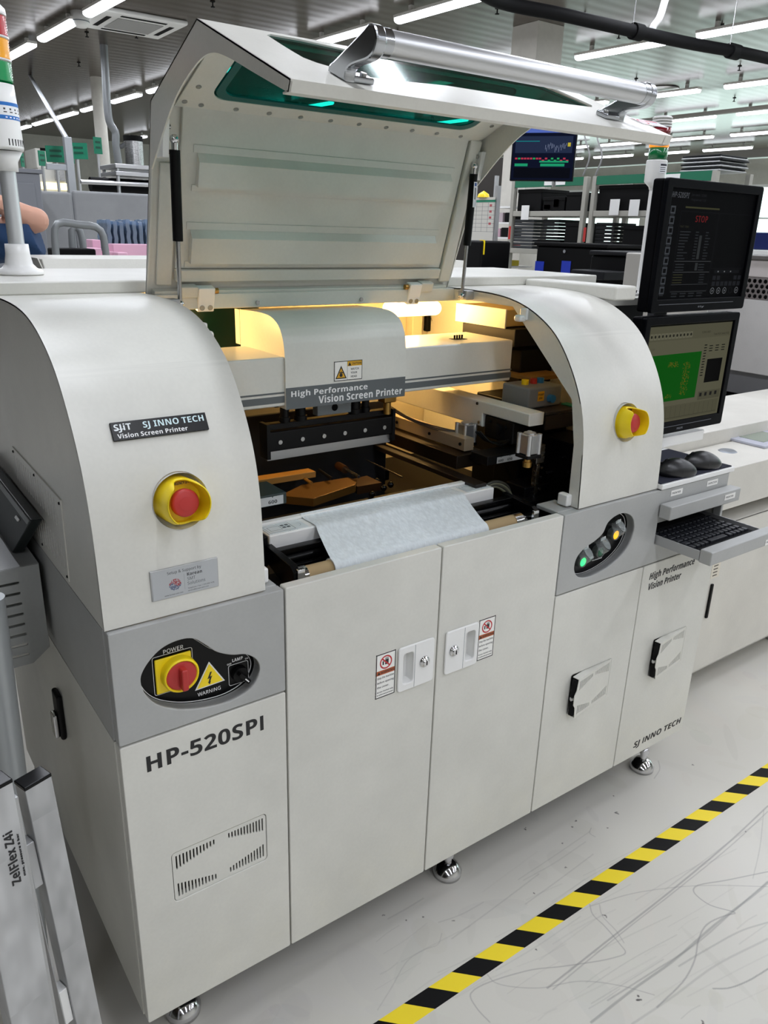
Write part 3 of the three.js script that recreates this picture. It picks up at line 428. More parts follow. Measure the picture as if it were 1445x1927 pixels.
// ---------------------------------------------------------------- lid
function planeHit(px, py, p0, n) { const d = dirOf(px, py), t = p0.clone().sub(camera.position).dot(n) / d.dot(n); return camera.position.clone().addScaledVector(d, t); }
const lid = grp('lid', prn, 'hinged cream lid raised above the opening');
const LX0 = 0.277, LX1 = 1.064, LX2 = 1.083;
const L0 = [-0.513, 1.419], L1 = [-0.413, 1.756], L2 = [-0.195, 1.845], L3 = [0.092, 1.730], L4 = [0.0855, 1.7155];
{
  // facets of the bent skin: back, shoulder, front (with window), lip
  const facet = (a, b, name, holes) => { // a, b are (z, y); local shape coordinates are x and the run from a to b
    const L = Math.hypot(b[0] - a[0], b[1] - a[1]), v = V(0, (b[1] - a[1]) / L, (b[0] - a[0]) / L), n = V(1, 0, 0).cross(v).normalize(); // outward
    const s = shape([[LX0, 0], [LX1, 0], [LX1, L], [LX0, L]]); if (holes) hole(s, holes);
    const g = plateZ(s, -0.0025, 0); g.applyMatrix4(new THREE.Matrix4().makeBasis(V(1, 0, 0), v, n).setPosition(0, a[1], a[0])); return part(name, g, M.paint, lid);
  };
  const LsW = Math.hypot(L1[0] - L2[0], L1[1] - L2[1]), sw = rrect(0.372, 0.980, LsW - 0.190, LsW - 0.022, 0.03, 6).map(([x, y]) => [x, LsW - y]);
  facet(L1, L0, 'lid_back'); facet(L2, L1, 'lid_shoulder', sw);
  // front facet runs from the lip up to the ridge
  const L = Math.hypot(L2[0] - L3[0], L2[1] - L3[1]), v = V(0, (L2[1] - L3[1]) / L, (L2[0] - L3[0]) / L), n = V(1, 0, 0).cross(v).normalize();
  const B = new THREE.Matrix4().makeBasis(V(1, 0, 0), v, n).setPosition(0, L3[1], L3[0]), inv = B.clone().invert(), p0 = V(0, L3[1], L3[0]);
  const winPx = [[502, 66], [509, 64], [560, 73], [660.6, 95], [830, 123], [960, 141], [1001, 149.5], [1031, 161], [1080, 183], [1113.6, 198], [1114, 201.5], [1060, 195], [1010, 188], [840, 161], [740, 151], [673, 142], [633.6, 129], [596, 118], [571, 108.5], [552.7, 98], [527.7, 82.6], [507, 69]];
  const win = winPx.map(([a, b]) => { const q = planeHit(a, b, p0, n).applyMatrix4(inv); return [q.x, q.y]; });
  const s = shape([[LX0, 0], [LX2, 0], [LX2, L], [LX0, L]]); hole(s, win); part('lid_front', plateZ(s, -0.0025, 0).applyMatrix4(B), M.paint, lid);
  const cx = 0.67, cy = L / 2, big = spline2(win.map(([x, y]) => { const l = Math.hypot(x - cx, y - cy) || 1; return [x + (x - cx) / l * 0.010, Math.min(L - 0.012, Math.max(0.012, y + (y - cy) / l * 0.010))]; }), 80, true);
  const inner = [[LX0 + 0.09, 0.02], [LX1 - 0.09, 0.02], [LX1 - 0.06, 0.045], [LX1 - 0.05, L * 0.55], [LX1 - 0.07, L - 0.015], [LX0 + 0.07, L - 0.015], [LX0 + 0.05, L * 0.55], [LX0 + 0.06, 0.045]];
  const pane = part('lid_window', plateZ(shape(inner), -0.0052, -0.0027).applyMatrix4(B), M.teal, lid, 'teal tinted window pane');
  part('window_gasket', (() => { const q = shape(inner); hole(q, inner.map(([x, y]) => [cx + (x - cx) * 0.985, cy + (y - cy) * 0.95])); return plateZ(q, -0.0075, -0.0054).applyMatrix4(B); })(), std({ color: 0x0c5450, roughness: 0.4 }), lid);
  // clamp strip with screws under the ridge, on the shoulder's inside
  const Ls = Math.hypot(L1[0] - L2[0], L1[1] - L2[1]), vs = V(0, (L1[1] - L2[1]) / Ls, (L1[0] - L2[0]) / Ls), ns = V(1, 0, 0).cross(vs).normalize(), BS = new THREE.Matrix4().makeBasis(V(1, 0, 0), vs, ns).setPosition(0, L2[1], L2[0]);
  part('clamp_strip', plateZ(hole(shape([[LX0 + 0.04, 0.012], [LX1 - 0.02, 0.012], [LX1 - 0.02, Ls - 0.006], [LX0 + 0.04, Ls - 0.006]]), sw.map(([x, y]) => [0.676 + (x - 0.676) * 1.012, 0.106 + (y - 0.106) * 1.03])), -0.009, -0.0065).applyMatrix4(BS), M.paintIn, lid);
  part('lid_window', plateZ(shape(rrect(0.360, 0.992, 0.014, 0.202, 0.035, 6)), -0.0062, -0.0028).applyMatrix4(BS), M.teal, lid, 'teal tinted window pane');
  part('window_gasket', plateZ(hole(shape(sw), sw.map(([x, y]) => [0.676 + (x - 0.676) * 0.955, 0.106 + (y - 0.106) * 0.84])), -0.0095, -0.0064).applyMatrix4(BS), std({ color: 0x0c5450, roughness: 0.4 }), lid);
  for (let i = 0; i < 10; i++) part('screw', new THREE.CylinderGeometry(0.005, 0.005, 0.002, 12).rotateX(Math.PI / 2).translate(LX0 + 0.085 + i * (LX1 - LX0 - 0.17) / 9, 0.215, -0.0098).applyMatrix4(BS), M.steel, lid);
  for (const [x, y] of [[LX0 + 0.060, 0.16], [LX0 + 0.052, 0.21], [LX1 - 0.04, 0.16]]) part('screw', new THREE.CylinderGeometry(0.005, 0.005, 0.002, 12).rotateX(Math.PI / 2).translate(x, y, -0.0098).applyMatrix4(BS), M.steel, lid);
  part('lid_lip', bentSheet([L3, L4, [0.070, 1.7145]], LX0, LX2, 0.0025), M.paint, lid);
  // side plates with the arched opening
  const arch = [[537, 171], [480, 138], [427, 107], [403, 99], [384, 105], [357, 136], [330, 183], [310, 237], [285, 318], [283, 400], [276, 555]].map(([a, b]) => { const q = P(a, b, 'x', LX0); return [q.z, q.y]; });
  const side = shape([L0, L1, L2, L3, L4, ...spline2(arch.slice(0, 9), 40), arch[9], [arch[10][0], 1.419]]);
  part('lid_side', plateX(side, LX0, LX0 + 0.003), M.paint, lid); part('lid_side', plateX(side, LX1 - 0.003, LX1), M.paint, lid);
  // inner skin with two stiffening trays
  const Lb = Math.hypot(L1[0] - L0[0], L1[1] - L0[1]), vb = V(0, (L1[1] - L0[1]) / Lb, (L1[0] - L0[0]) / Lb), nb = V(1, 0, 0).cross(vb).normalize(), BB = new THREE.Matrix4().makeBasis(V(1, 0, 0), vb, nb).setPosition(0, L0[1], L0[0]); // nb points into the lid
  part('inner_skin', bx(LX0 + 0.055, LX1 - 0.05, 0.055, Lb + 0.005, 0.004, 0.012, 0.002).applyMatrix4(BB), M.paintIn, lid);
  part('side_channel', [bx(LX0 + 0.018, LX0 + 0.05, 0.02, Lb - 0.1, 0.003, 0.009, 0.002).applyMatrix4(BB)], M.paintIn, lid);
  part('side_channel', [bx(LX1 - 0.044, LX1 - 0.01, 0.02, Lb, 0.003, 0.016, 0.004).applyMatrix4(BB)], M.paintIn, lid);
  const p1 = V(0, L0[1], L0[0]).addScaledVector(nb, 0.024), ib = BB.clone().invert(), uv = (a, b) => { const q = planeHit(a, b, p1, nb).applyMatrix4(ib); return [q.x, q.y]; };
  for (const [tl, br] of [[[376, 288], [842, 380]], [[362, 433], [812, 497]]]) {
    const [x0, y1] = uv(...tl), [x1, y0] = uv(...br);
    const tray = new THREE.BoxGeometry(x1 - x0, y1 - y0, 0.014); const p = tray.attributes.position; for (let i = 0; i < p.count; i++) if (p.getZ(i) > 0 && p.getY(i) > 0) p.setY(i, p.getY(i) - 0.016); tray.computeVertexNormals(); tray.translate((x0 + x1) / 2, (y0 + y1) / 2, 0.0185);
    const tr = part('stiffening_tray', tray.applyMatrix4(BB), M.paintIn, lid); part('tray_flange', [bx(x0 - 0.008, x1 + 0.008, y1 - 0.002, y1 + 0.012, 0.0121, 0.0138, 0.0006).applyMatrix4(BB), bx(x0 - 0.008, x1 + 0.008, y0 - 0.010, y0 + 0.002, 0.0121, 0.0138, 0.0006).applyMatrix4(BB)], M.paintIn, lid);
  }
  part('hinge_rail', [bx(LX0 + 0.055, LX1 - 0.05, 0.030, 0.054, 0.004, 0.020, 0.002).applyMatrix4(BB), bx(LX0 + 0.01, LX1 - 0.02, 0.002, 0.012, 0.003, 0.022, 0.002).applyMatrix4(BB)], M.paintIn, lid);
  // hinges
  for (const px of [385, 775]) { const c = uv(px, 552)[0]; const s2 = px < 500 ? -1 : 1;
    part('hinge_leaf', [bx(c - 0.018, c + 0.018, -0.028, 0.022, 0.016, 0.036, 0.002).applyMatrix4(BB)], M.whitePl, lid);
    part('hinge_leaf', [bx(Math.min(c + s2 * 0.018, c + s2 * 0.055), Math.max(c + s2 * 0.018, c + s2 * 0.055), 0.002, 0.024, 0.012, 0.034, 0.002).applyMatrix4(BB)], M.paintIn, lid);
    part('hinge_pin', cyl(V(c - 0.028, 0.013, 0.026).applyMatrix4(BB), V(c + 0.028, 0.013, 0.026).applyMatrix4(BB), 0.006), M.brass, lid);
    for (const d of [-0.009, 0.009]) part('hinge_bolt', cyl(V(c + d, -0.019, 0.034).applyMatrix4(BB), V(c + d, -0.019, 0.038).applyMatrix4(BB), 0.0055), M.steel, lid);
  }
  // carrying handle: round grip between two cast brackets
  const on = (x, r, h) => V(x, r, h).applyMatrix4(B), gl = [0.390, -0.008, 0.060], gr = [0.986, 0.022, 0.0545];
  part('handle_grip', cyl(on(gl[0] + 0.010, gl[1], gl[2]), on(gr[0] - 0.010, gr[1], gr[2]), 0.0168, 0.0168, 32), M.alu, lid, 'brushed aluminium grip');
  for (const [c, d, fs] of [[gl, 1, 0.052], [gr, -1, 0.075]]) {
    const x0 = d > 0 ? c[0] - 0.014 : c[0] - 0.004, x1 = x0 + 0.018;
    const toX = new THREE.Matrix4().makeBasis(V(0, 1, 0), V(0, 0, 1), V(1, 0, 0));
    const arm = plateZ(shape(spline2([[fs + 0.026, 0.0006], [fs + 0.026, 0.008], [fs + 0.012, 0.020], [c[1] + 0.017, c[2] + 0.009], [c[1] + 0.008, c[2] + 0.0175], [c[1] - 0.006, c[2] + 0.0175], [c[1] - 0.0175, c[2] + 0.006], [c[1] - 0.017, c[2] - 0.008], [c[1] - 0.008, c[2] - 0.019], [fs - 0.022, 0.016], [fs - 0.022, 0.0006]], 66)), x0, x1, 0.003).applyMatrix4(toX).applyMatrix4(B);
    const ring = cyl(on(c[0], c[1], c[2]), on(c[0] + 0.016 * d, c[1], c[2]), 0.0176, 0.0176, 28), ear = bx(Math.min(c[0], c[0] + d * 0.036), Math.max(c[0], c[0] + d * 0.036), fs - 0.022, fs + 0.008, 0.0005, 0.009, 0.003).applyMatrix4(B);
    part('handle_bracket', [arm, ear, ring], std({ color: 0xb9bcc0, roughness: 0.22, metalness: 1 }), lid); part('handle_bolt', cyl(on(c[0] + d * 0.025, fs - 0.006, 0.009), on(c[0] + d * 0.025, fs - 0.006, 0.012), 0.005), M.steel, lid);
  }
  // sticker near the lip
  const st = canvasTex(256, 128, (g, w, h) => { g.fillStyle = '#eeeaf0'; g.fillRect(0, 0, w, h); g.strokeStyle = '#b8394a'; g.lineWidth = 12; g.beginPath(); g.arc(58, 64, 42, 0, 7); g.moveTo(28, 34); g.lineTo(88, 94); g.stroke(); g.fillStyle = '#b8394a'; g.fillRect(116, 12, 130, 30); g.fillStyle = '#8a90b8'; for (let i = 0; i < 4; i++) g.fillRect(120, 54 + i * 16, rr(80, 124), 7); });
  const sc = planeHit(1222, 232, p0, n).applyMatrix4(inv); part('warning_sticker', label(0.075, 0.036, B.clone().multiply(mat4(sc.x, sc.y, 0.0002))), printed(st), lid);
  // gas struts
  for (const i of [0, 1]) {
    const x = i ? LX1 - 0.026 : LX0 + 0.026, a = i ? P(893, 312, 'x', x) : P(328, 262, 'x', x), b = i ? P(869, 556, 'x', x) : P(339, 572, 'x', x), u = b.clone().sub(a), e = a.clone().addScaledVector(u, 0.60), c = a.clone().addScaledVector(u, 0.06);
    const s1 = grp('gas_strut', prn); part('strut_body', cyl(c, e, 0.0095, 0.0095, 24), M.black, s1); part('strut_rod', cyl(e, b, 0.0042), M.steel, s1); part('ball_joint', [new THREE.SphereGeometry(0.0085, 16, 12).translate(a.x, a.y, a.z), cyl(a, c, 0.006)], M.chrome, s1); part('ball_joint', new THREE.SphereGeometry(0.008, 16, 12).translate(b.x, b.y, b.z), M.chrome, s1);
    const o = i ? LX1 - 0.003 : LX0 + 0.003, lo = Math.min(o, o + (i ? -0.012 : 0.012)), hi = Math.max(o, o + (i ? -0.012 : 0.012));
    part('strut_bracket', [plateX(shape([[a.z - 0.02, a.y + 0.03], [a.z + 0.012, a.y + 0.03], [a.z - 0.002, a.y - 0.03], [a.z - 0.034, a.y - 0.03]]), lo, hi, 0.001)], M.whitePl, lid);
    for (const d of [-0.02, 0.02]) part('bracket_bolt', cyl(V(i ? lo : hi, a.y + d, a.z - 0.008 + d * 0.3), V((i ? lo - 0.005 : hi + 0.005), a.y + d, a.z - 0.008 + d * 0.3), 0.0045), M.steel, lid);
    if (i) part('strut_label', label(0.010, 0.055, new THREE.Matrix4().makeTranslation(c.x - 0.001, c.y - 0.045, c.z + 0.0092)), printed(canvasTex(64, 320, (g, w, h) => { g.fillStyle = '#dfe2e6'; g.fillRect(0, 0, w, h); g.fillStyle = '#1d4d90'; g.fillRect(14, 12, 36, 40); g.fillStyle = '#222'; g.fillRect(22, 70, 16, 150); g.fillRect(44, 80, 5, 220); })), s1);
    const bb = i ? bx(b.x + 0.004, b.x + 0.035, b.y - 0.010, b.y + 0.012, b.z - 0.02, b.z + 0.012, 0.002) : bx(b.x - 0.028, b.x - 0.004, b.y - 0.012, b.y + 0.01, b.z - 0.02, b.z + 0.012, 0.002); part('strut_mount', bb, M.aluMat, prn);
  }
}
// cross member under the hinge line
{ const z = -0.485; part('cross_member', [bx(HL[1], 1.09, 1.388, 1.4185, -0.53, z, 0.002)], M.paintIn, prn); for (const px of [484, 679]) { const q = P(px, 567, 'z', z); part('screw', cyl(V(q.x, 1.398, z), V(q.x, 1.398, z + 0.004), 0.0045, 0.0045, 12), M.steel, prn); } }

// ---------------------------------------------------------------- inside the machine
const YI = 0.84;
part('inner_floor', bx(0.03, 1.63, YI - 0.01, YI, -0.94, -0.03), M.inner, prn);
part('inner_front_wall', bx(X1, X3 + 0.05, YI, YT - 0.02, -0.03, -T - 0.001), M.paintIn, prn);
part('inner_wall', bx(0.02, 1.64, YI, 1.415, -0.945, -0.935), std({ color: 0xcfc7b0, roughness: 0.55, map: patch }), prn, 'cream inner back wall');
const wallIn = shape([...offsetLine(hoodProf, 0.02).filter((p) => p[1] > YT + 0.01), [-0.035, YT], [-0.035, YI], [-0.93, YI], [-0.93, 1.395]]); part('inner_side_wall', plateX(wallIn, HR[1] - 0.012, HR[1] - 0.004), M.paintIn, prn); part('inner_side_wall', plateX(wallIn, 0.024, 0.032), M.paintIn, prn);
{ // window strip in the rear of the left bay: teal cover
  part('rear_cover', bx(0.03, 0.60, 1.20, 1.37, -0.66, -0.655), phy({ color: 0x022826, roughness: 0.2, specularIntensity: 0.6 }), prn, 'dark teal cover behind the gantry');
  // bulkhead lamp and the fan beside it
  const q0 = P(787, 576, 'z', -0.62); const glow = std({ color: 0xfff1cf, roughness: 0.5, emissive: 0xffd48a, emissiveIntensity: 4 });
  for (const q of [q0, V(0.27, q0.y, q0.z)]) { const lp = grp('work_lamp', prn, 'frosted bulkhead lamp giving warm light');
  part('lamp_cover', bx(q.x - 0.085, q.x + 0.075, q.y - 0.026, q.y + 0.012, -0.68, -0.60, 0.02, 4), glow, lp); part('lamp_base', bx(q.x - 0.09, q.x + 0.08, q.y + 0.013, 1.4175, -0.69, -0.59, 0.004), M.paintIn, lp);
  const L = new THREE.PointLight(0xffc878, 0.58); L.name = 'light'; L.position.set(q.x - 0.005, q.y - 0.006, -0.64).sub(prn.position); L.shadow.radius = 1.5; L.castShadow = true; lp.add(L); }
  const f = P(826, 586, 'z', -0.93), fan = grp('cooling_fan', prn, 'fan with a wire guard'); part('fan_frame', bx(f.x - 0.06, f.x + 0.06, f.y - 0.06, f.y + 0.06, -0.934, -0.915, 0.004), M.dark, fan);
  for (let i = 1; i < 7; i++) part('guard_ring', new THREE.TorusGeometry(0.0085 * i, 0.0012, 6, 32).translate(f.x, f.y, -0.910), M.steel, fan);
  part('fan_hub', cyl(V(f.x, f.y, -0.916), V(f.x, f.y, -0.908), 0.012), M.black, fan);
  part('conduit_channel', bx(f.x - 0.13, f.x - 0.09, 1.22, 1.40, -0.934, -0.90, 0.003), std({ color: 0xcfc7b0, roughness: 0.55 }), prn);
  // housing whose side is lit by the lamp
  const a = P(858, 575, 'x', 1.16), b = P(952, 590, 'x', 1.16), c = P(950, 619, 'x', 1.16); const h = grp('drive_housing', prn);
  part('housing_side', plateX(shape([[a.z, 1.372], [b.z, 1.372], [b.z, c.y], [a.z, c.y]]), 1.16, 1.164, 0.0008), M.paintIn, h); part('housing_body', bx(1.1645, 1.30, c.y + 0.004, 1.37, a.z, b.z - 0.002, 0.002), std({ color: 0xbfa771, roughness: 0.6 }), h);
  part('drive_block', [bx(1.17, 1.32, 1.28, c.y + 0.002, a.z + 0.02, b.z + 0.03, 0.003), bx(1.2, 1.32, 1.18, 1.27, -0.62, -0.36, 0.003)], M.anod, h);
  part('cable_chain', bx(1.18, 1.30, 1.20, 1.212, -0.46, -0.30, 0.003), std({ color: 0x8a6a34, roughness: 0.5 }), h);
}
part('added_shade_block', bx(0.26, 0.93, YI + 0.002, 1.13, -0.88, -0.57, 0.004), std({ color: 0x232427, roughness: 0.5 }), prn, 'added dark block behind the squeegee that stops lamp light');  // invented block, added to stop work lamp light so the bay stays dark
// print head gantry
const gan = grp('gantry', prn, 'print head gantry across the opening');
{
  const zf = -0.33, zb = -0.515, yb = 1.197, yt = 1.303;
  part('beam', bx(0.14, 1.142, yb + 0.004, yt, zb, zf - 0.006, 0.004), M.paint, gan);
  part('beam_stripe', [bx(0.139, 1.1425, yb + 0.012, yb + 0.026, zf - 0.0062, zf - 0.0052), bx(0.139, 1.1425, yb + 0.031, yb + 0.0345, zf - 0.0062, zf - 0.0052)], M.band, gan);
  const hx0 = 0.492, hx1 = 0.801, pr = spline2([[zb - 0.02, 1.380], [-0.43, 1.382], [-0.385, 1.377], [-0.355, 1.362], [-0.338, 1.335], [-0.331, 1.30]], 26); pr.push([zf, 1.29], [zf, yb - 0.002]);
  const body = toCreasedNormals(plateX(shape([...pr, [zb - 0.02, yb - 0.002]]), hx0, hx1), 0.4); part('head_cover', body, M.paint, gan, 'rounded cover over the print head');
  part('head_cover_flange', bx(hx0, hx0 + 0.003, yt, 1.379, zb - 0.045, zb - 0.022), M.paint, gan);
  part('head_band', bx(hx0 + 0.0005, hx1 - 0.0005, yb - 0.0025, 1.2395, zf, zf + 0.0012), M.band, gan);
  part('lettering', [lettering('High Performance', 0.192, 0.0165, mat4(hx0 + 0.012, 1.2165, zf + 0.0012)), lettering('Vision Screen Printer', 0.222, 0.0165, mat4(hx0 + 0.078, 1.2005, zf + 0.0012))], M.printW, gan);
  const ct = canvasTex(512, 300, (g, w, h) => { g.fillStyle = '#eceae4'; g.fillRect(0, 0, w, h); g.strokeStyle = '#1a1a1a'; g.lineWidth = 10; g.strokeRect(5, 5, w - 10, h - 10); g.fillStyle = '#d9a41c'; g.fillRect(240, 10, w - 250, 74); g.fillStyle = '#151515'; g.beginPath(); g.moveTo(250, 78); g.lineTo(280, 20); g.lineTo(310, 78); g.fill(); g.font = 'bold 50px sans-serif'; g.fillText('CAUTION', 316, 66, 180); g.font = 'bold 44px sans-serif'; ['WATCH', 'YOUR', 'HEAD'].forEach((t, i) => g.fillText(t, 300, 146 + i * 58, 150)); g.fillRect(236, 8, 4, h - 16); g.beginPath(); g.moveTo(22, 268); g.lineTo(124, 66); g.lineTo(226, 268); g.fill(); g.fillStyle = '#d9a41c'; g.beginPath(); g.moveTo(48, 252); g.lineTo(124, 104); g.lineTo(200, 252); g.fill(); g.fillStyle = '#151515'; g.beginPath(); g.arc(124, 212, 28, 0, 7); g.fill(); g.fillRect(92, 168, 70, 16); g.fillRect(118, 150, 12, 30); });
  const s0 = P(655, 697, 'z', zf); part('caution_label', label(0.072, 0.042, mat4(s0.x, s0.y, zf + 0.0002)), printed(ct), gan);
  const hk = P(862, 638, 'y', yt); part('connector_slot', bx(hk.x - 0.02, hk.x + 0.02, yt - 0.001, yt + 0.0008, hk.z - 0.012, hk.z + 0.012), M.dark, gan); for (let i = 0; i < 4; i++) part('connector_pin', cyl(V(hk.x - 0.012 + i * 0.008, yt, hk.z), V(hk.x - 0.012 + i * 0.008, yt + 0.010, hk.z), 0.0022, 0.0028, 10), M.dark, gan);
  // squeegee below the head
  const zq = -0.395, A = P(503, 832, 'z', zq), Bq = P(736, 790, 'z', zq), sq = grp('squeegee', prn, 'black squeegee holder with a metal blade');
  const x0 = 0.481, x1 = 0.822; part('squeegee_holder', [bx(x0, x1, 1.088, 1.132, zq - 0.028, zq, 0.003), bx(x0 - 0.002, x0 + 0.006, 1.072, 1.150, zq - 0.034, zq + 0.002), bx(x1 - 0.006, x1 + 0.002, 1.072, 1.150, zq - 0.034, zq + 0.002), bx(x0, x1, 1.134, 1.148, zq - 0.030, zq - 0.008, 0.002)], M.anod, sq);
  part('squeegee_blade', bx(x0 + 0.004, x1 - 0.004, 1.066, 1.087, zq - 0.014, zq - 0.010), M.alu, sq);
  for (let i = 0; i < 6; i++) { const x = x0 + 0.03 + i * (x1 - x0 - 0.06) / 5; part('holder_screw', cyl(V(x, 1.108, zq), V(x, 1.108, zq + 0.003), 0.005, 0.005, 14), M.steel, sq); }
  part('head_plate', bx(0.60, 0.69, 1.158, 1.190, zq - 0.01, zq + 0.012, 0.002), std({ color: 0x7d8387, roughness: 0.5, metalness: 0.3 }), sq); part('head_plate_hole', cyl(V(0.645, 1.174, zq + 0.012), V(0.645, 1.174, zq + 0.0126), 0.008), M.dark, sq);
  for (const [x, r] of [[0.53, 0.010], [0.57, 0.012], [0.715, 0.013], [0.745, 0.009]]) part('guide_bush', [cyl(V(x, 1.148, zq - 0.012), V(x, 1.19, zq - 0.012), r), cyl(V(x, 1.150, zq - 0.012), V(x, 1.160, zq - 0.012), r * 1.25)], M.anod, sq);
  part('head_base', bx(0.51, 0.80, 1.180, 1.1945, -0.50, zq - 0.02, 0.003), M.anod, sq); part('head_fitting', [bx(0.785, 0.82, 1.168, 1.190, zq - 0.02, zq + 0.01, 0.003), cyl(V(0.80, 1.14, zq), V(0.80, 1.168, zq), 0.009)], M.brass, sq);
}
part('valve_rack', [bx(1.20, 1.335, 0.86, 1.135, -0.52, -0.40, 0.004), bx(1.16, 1.335, 0.86, 1.09, -0.39, -0.30, 0.004), bx(1.22, 1.335, 0.86, 1.06, -0.29, -0.12, 0.004)], M.anod, prn, 'black anodised valve rack');
for (const [x, y, z] of [[1.16, 1.03, -0.34], [1.16, 0.99, -0.36], [1.22, 1.02, -0.2], [1.22, 0.97, -0.24], [1.22, 0.99, -0.17]]) part('valve_fitting', cyl(V(x, y, z), V(x - 0.012, y, z), 0.005, 0.005, 10), M.steel, prn);
// stencil clamps and rails on the far side of the opening
{
  const xr = 0.955, rl = grp('stencil_rail', prn);
  const a = P(742, 770, 'x', xr), b = P(930, 858, 'x', xr); part('rail_bar', plateX(shape([[-0.86, 1.082], [-0.285, 1.082], [-0.285, 1.052], [-0.86, 1.052]]), xr, xr + 0.03, 0.001), std({ color: 0xb6a58c, roughness: 0.4, metalness: 0.4, map: patch }), rl);
  part('rail_base', [bx(xr - 0.035, xr + 0.06, 1.015, 1.048, -0.86, -0.27, 0.002)], std({ color: 0x1c120a, roughness: 0.4, metalness: 0.3 }), rl); part('rail_step', bx(xr - 0.07, xr - 0.036, 1.000, 1.012, -0.86, -0.16, 0.002), std({ color: 0x140c07, roughness: 0.45 }), rl);
  for (const z of [-0.56, -0.42, -0.30]) part('rail_bolt', cyl(V(xr, 1.067, z), V(xr - 0.003, 1.067, z), 0.004, 0.004, 10), M.dark, rl);
  // long cover with a stepped end
  const cp = (px, py) => { const q = P(px, py, 'x', 1.045); return [q.z, q.y]; }; const zE = cp(995, 800)[0];
  const cov = shape([[-0.86, 1.158], [zE, 1.158], [zE, 1.128], [-0.325, 1.128], [-0.325, 1.094], [-0.86, 1.094]]); part('rail_cover', plateX(cov, 1.045, 1.095, 0.003), M.paint, rl, 'long cream cover with a stepped end');
  for (const z of [-0.345, -0.335]) part('cover_bolt', cyl(V(1.045, z < -0.34 ? 1.15 : 1.104, z), V(1.042, z < -0.34 ? 1.15 : 1.104, z), 0.004, 0.004, 10), M.steel, rl);
  part('valve_block', [bx(1.05, 1.09, 1.07, 1.125, -0.322, -0.22, 0.004), cyl(V(1.05, 1.10, -0.27), V(1.042, 1.10, -0.27), 0.012), cyl(V(1.05, 1.112, -0.30), V(1.044, 1.112, -0.30), 0.004), cyl(V(1.05, 1.108, -0.245), V(1.044, 1.108, -0.245), 0.004)], M.anod, rl);
  // pneumatic cylinders
  for (const [px, py, s] of [[876, 806, 1], [995, 827, 1.02]]) {
    const q = P(px, py + 10, 'x', 1.0), g = grp('air_cylinder', prn); const w = 0.017 * s, y0 = q.y - 0.020, y1 = q.y + 0.026;
    part('cylinder_body', [bx(q.x - w, q.x + w, y0, y1, q.z - w, q.z + w, 0.003), ...[-1, 1].flatMap((i) => [-1, 1].map((j) => cyl(V(q.x + i * w * 0.92, y0, q.z + j * w * 0.92), V(q.x + i * w * 0.92, y1 + 0.001, q.z + j * w * 0.92), 0.0055)))], M.alu, g);
    part('cylinder_cap', cyl(V(q.x, y1, q.z), V(q.x, y1 + 0.003, q.z), w * 0.8, w * 0.78, 20), M.alu, g); part('cylinder_flange', bx(q.x - w - 0.004, q.x + w + 0.006, y0 - 0.009, y0 - 0.001, q.z - w - 0.003, q.z + w + 0.003, 0.002), M.anod, g);
    part('clamp_tip', [cyl(V(q.x, y0 - 0.026, q.z), V(q.x, y0 - 0.009, q.z), 0.008), cyl(V(q.x, y0 - 0.032, q.z), V(q.x, y0 - 0.020, q.z), 0.010, 0.011)], M.brass, g);
  }
  for (let i = 0; i < 3; i++) { const q0 = P(895 + 4 * i, 812, 'x', 1.01), q1 = P(930 + 6 * i, 832 + 3 * i, 'x', 1.03), q2 = P(960, 828, 'x', 1.04); part('air_hose', tube([q0, q0.clone().lerp(q1, 0.5).add(V(0, -0.008, 0)), q1, q2], 0.0025), M.black, prn); }
  for (let i = 0; i < 3; i++) { const a0 = P(735, 765 + i * 3, 'x', 0.90), a1 = P(775, 788 + i * 2, 'x', 0.93), a2 = P(830, 805 + i * 3, 'x', 0.96), a3 = P(862, 812 + i * 2, 'x', 0.99); part('signal_wire', tube([a0, a1, a2, a3], 0.0018), std({ color: 0x4a4036, roughness: 0.6 }), prn); }
  // scale rulers
  const ruler = (name, txt, x0, x1, y0, y1, z, w) => { const t = canvasTex(512, 96, (g, cw, h) => { g.fillStyle = '#b9bcbe'; g.fillRect(0, 0, cw, h); g.fillStyle = '#16181a'; g.font = 'bold 52px sans-serif'; txt.forEach(([s, u]) => { g.fillText(s, u * cw, 76); g.beginPath(); g.moveTo(u * cw + 34, 0); g.lineTo(u * cw + 50, 0); g.lineTo(u * cw + 42, 14); g.fill(); }); }); part(name, label(x1 - x0, y1 - y0, mat4((x0 + x1) / 2, (y0 + y1) / 2, z)), printed(t, 0.4), prn); };
  const r0 = P(935, 868, 'z', -0.20), r1 = P(992, 858, 'z', -0.20); part('ruler_block', bx(r0.x - 0.03, r1.x + 0.012, r0.y - 0.008, r0.y + 0.014, -0.26, -0.2005, 0.002), M.anod, prn); ruler('scale_ruler', [['600', 0.04], ['650', 0.33], ['700', 0.78]], r0.x, r1.x, r0.y - 0.006, r0.y + 0.009, -0.2005);
  const mb = P(985, 853, 'z', -0.215); part('mask_size_plate', bx(mb.x - 0.022, mb.x + 0.032, mb.y + 0.001, mb.y + 0.010, -0.25, -0.2, 0.001), M.aluMat, prn); ruler('mask_size_label', [['MASK SIZE', 0.02]], mb.x - 0.004, mb.x + 0.030, mb.y + 0.001, mb.y + 0.010, -0.1998);
  const l0 = P(491, 948, 'z', -0.215), l1 = P(533, 938, 'z', -0.215); part('ruler_block', bx(0.26, l1.x + 0.008, l1.y - 0.012, l1.y + 0.012, -0.30, -0.2155, 0.002), std({ color: 0x23302f, roughness: 0.5 }), prn); ruler('scale_ruler', [['650', 0.30], ['600', 0.72]], l1.x - 0.12, l1.x, l1.y - 0.010, l1.y + 0.008, -0.2155);
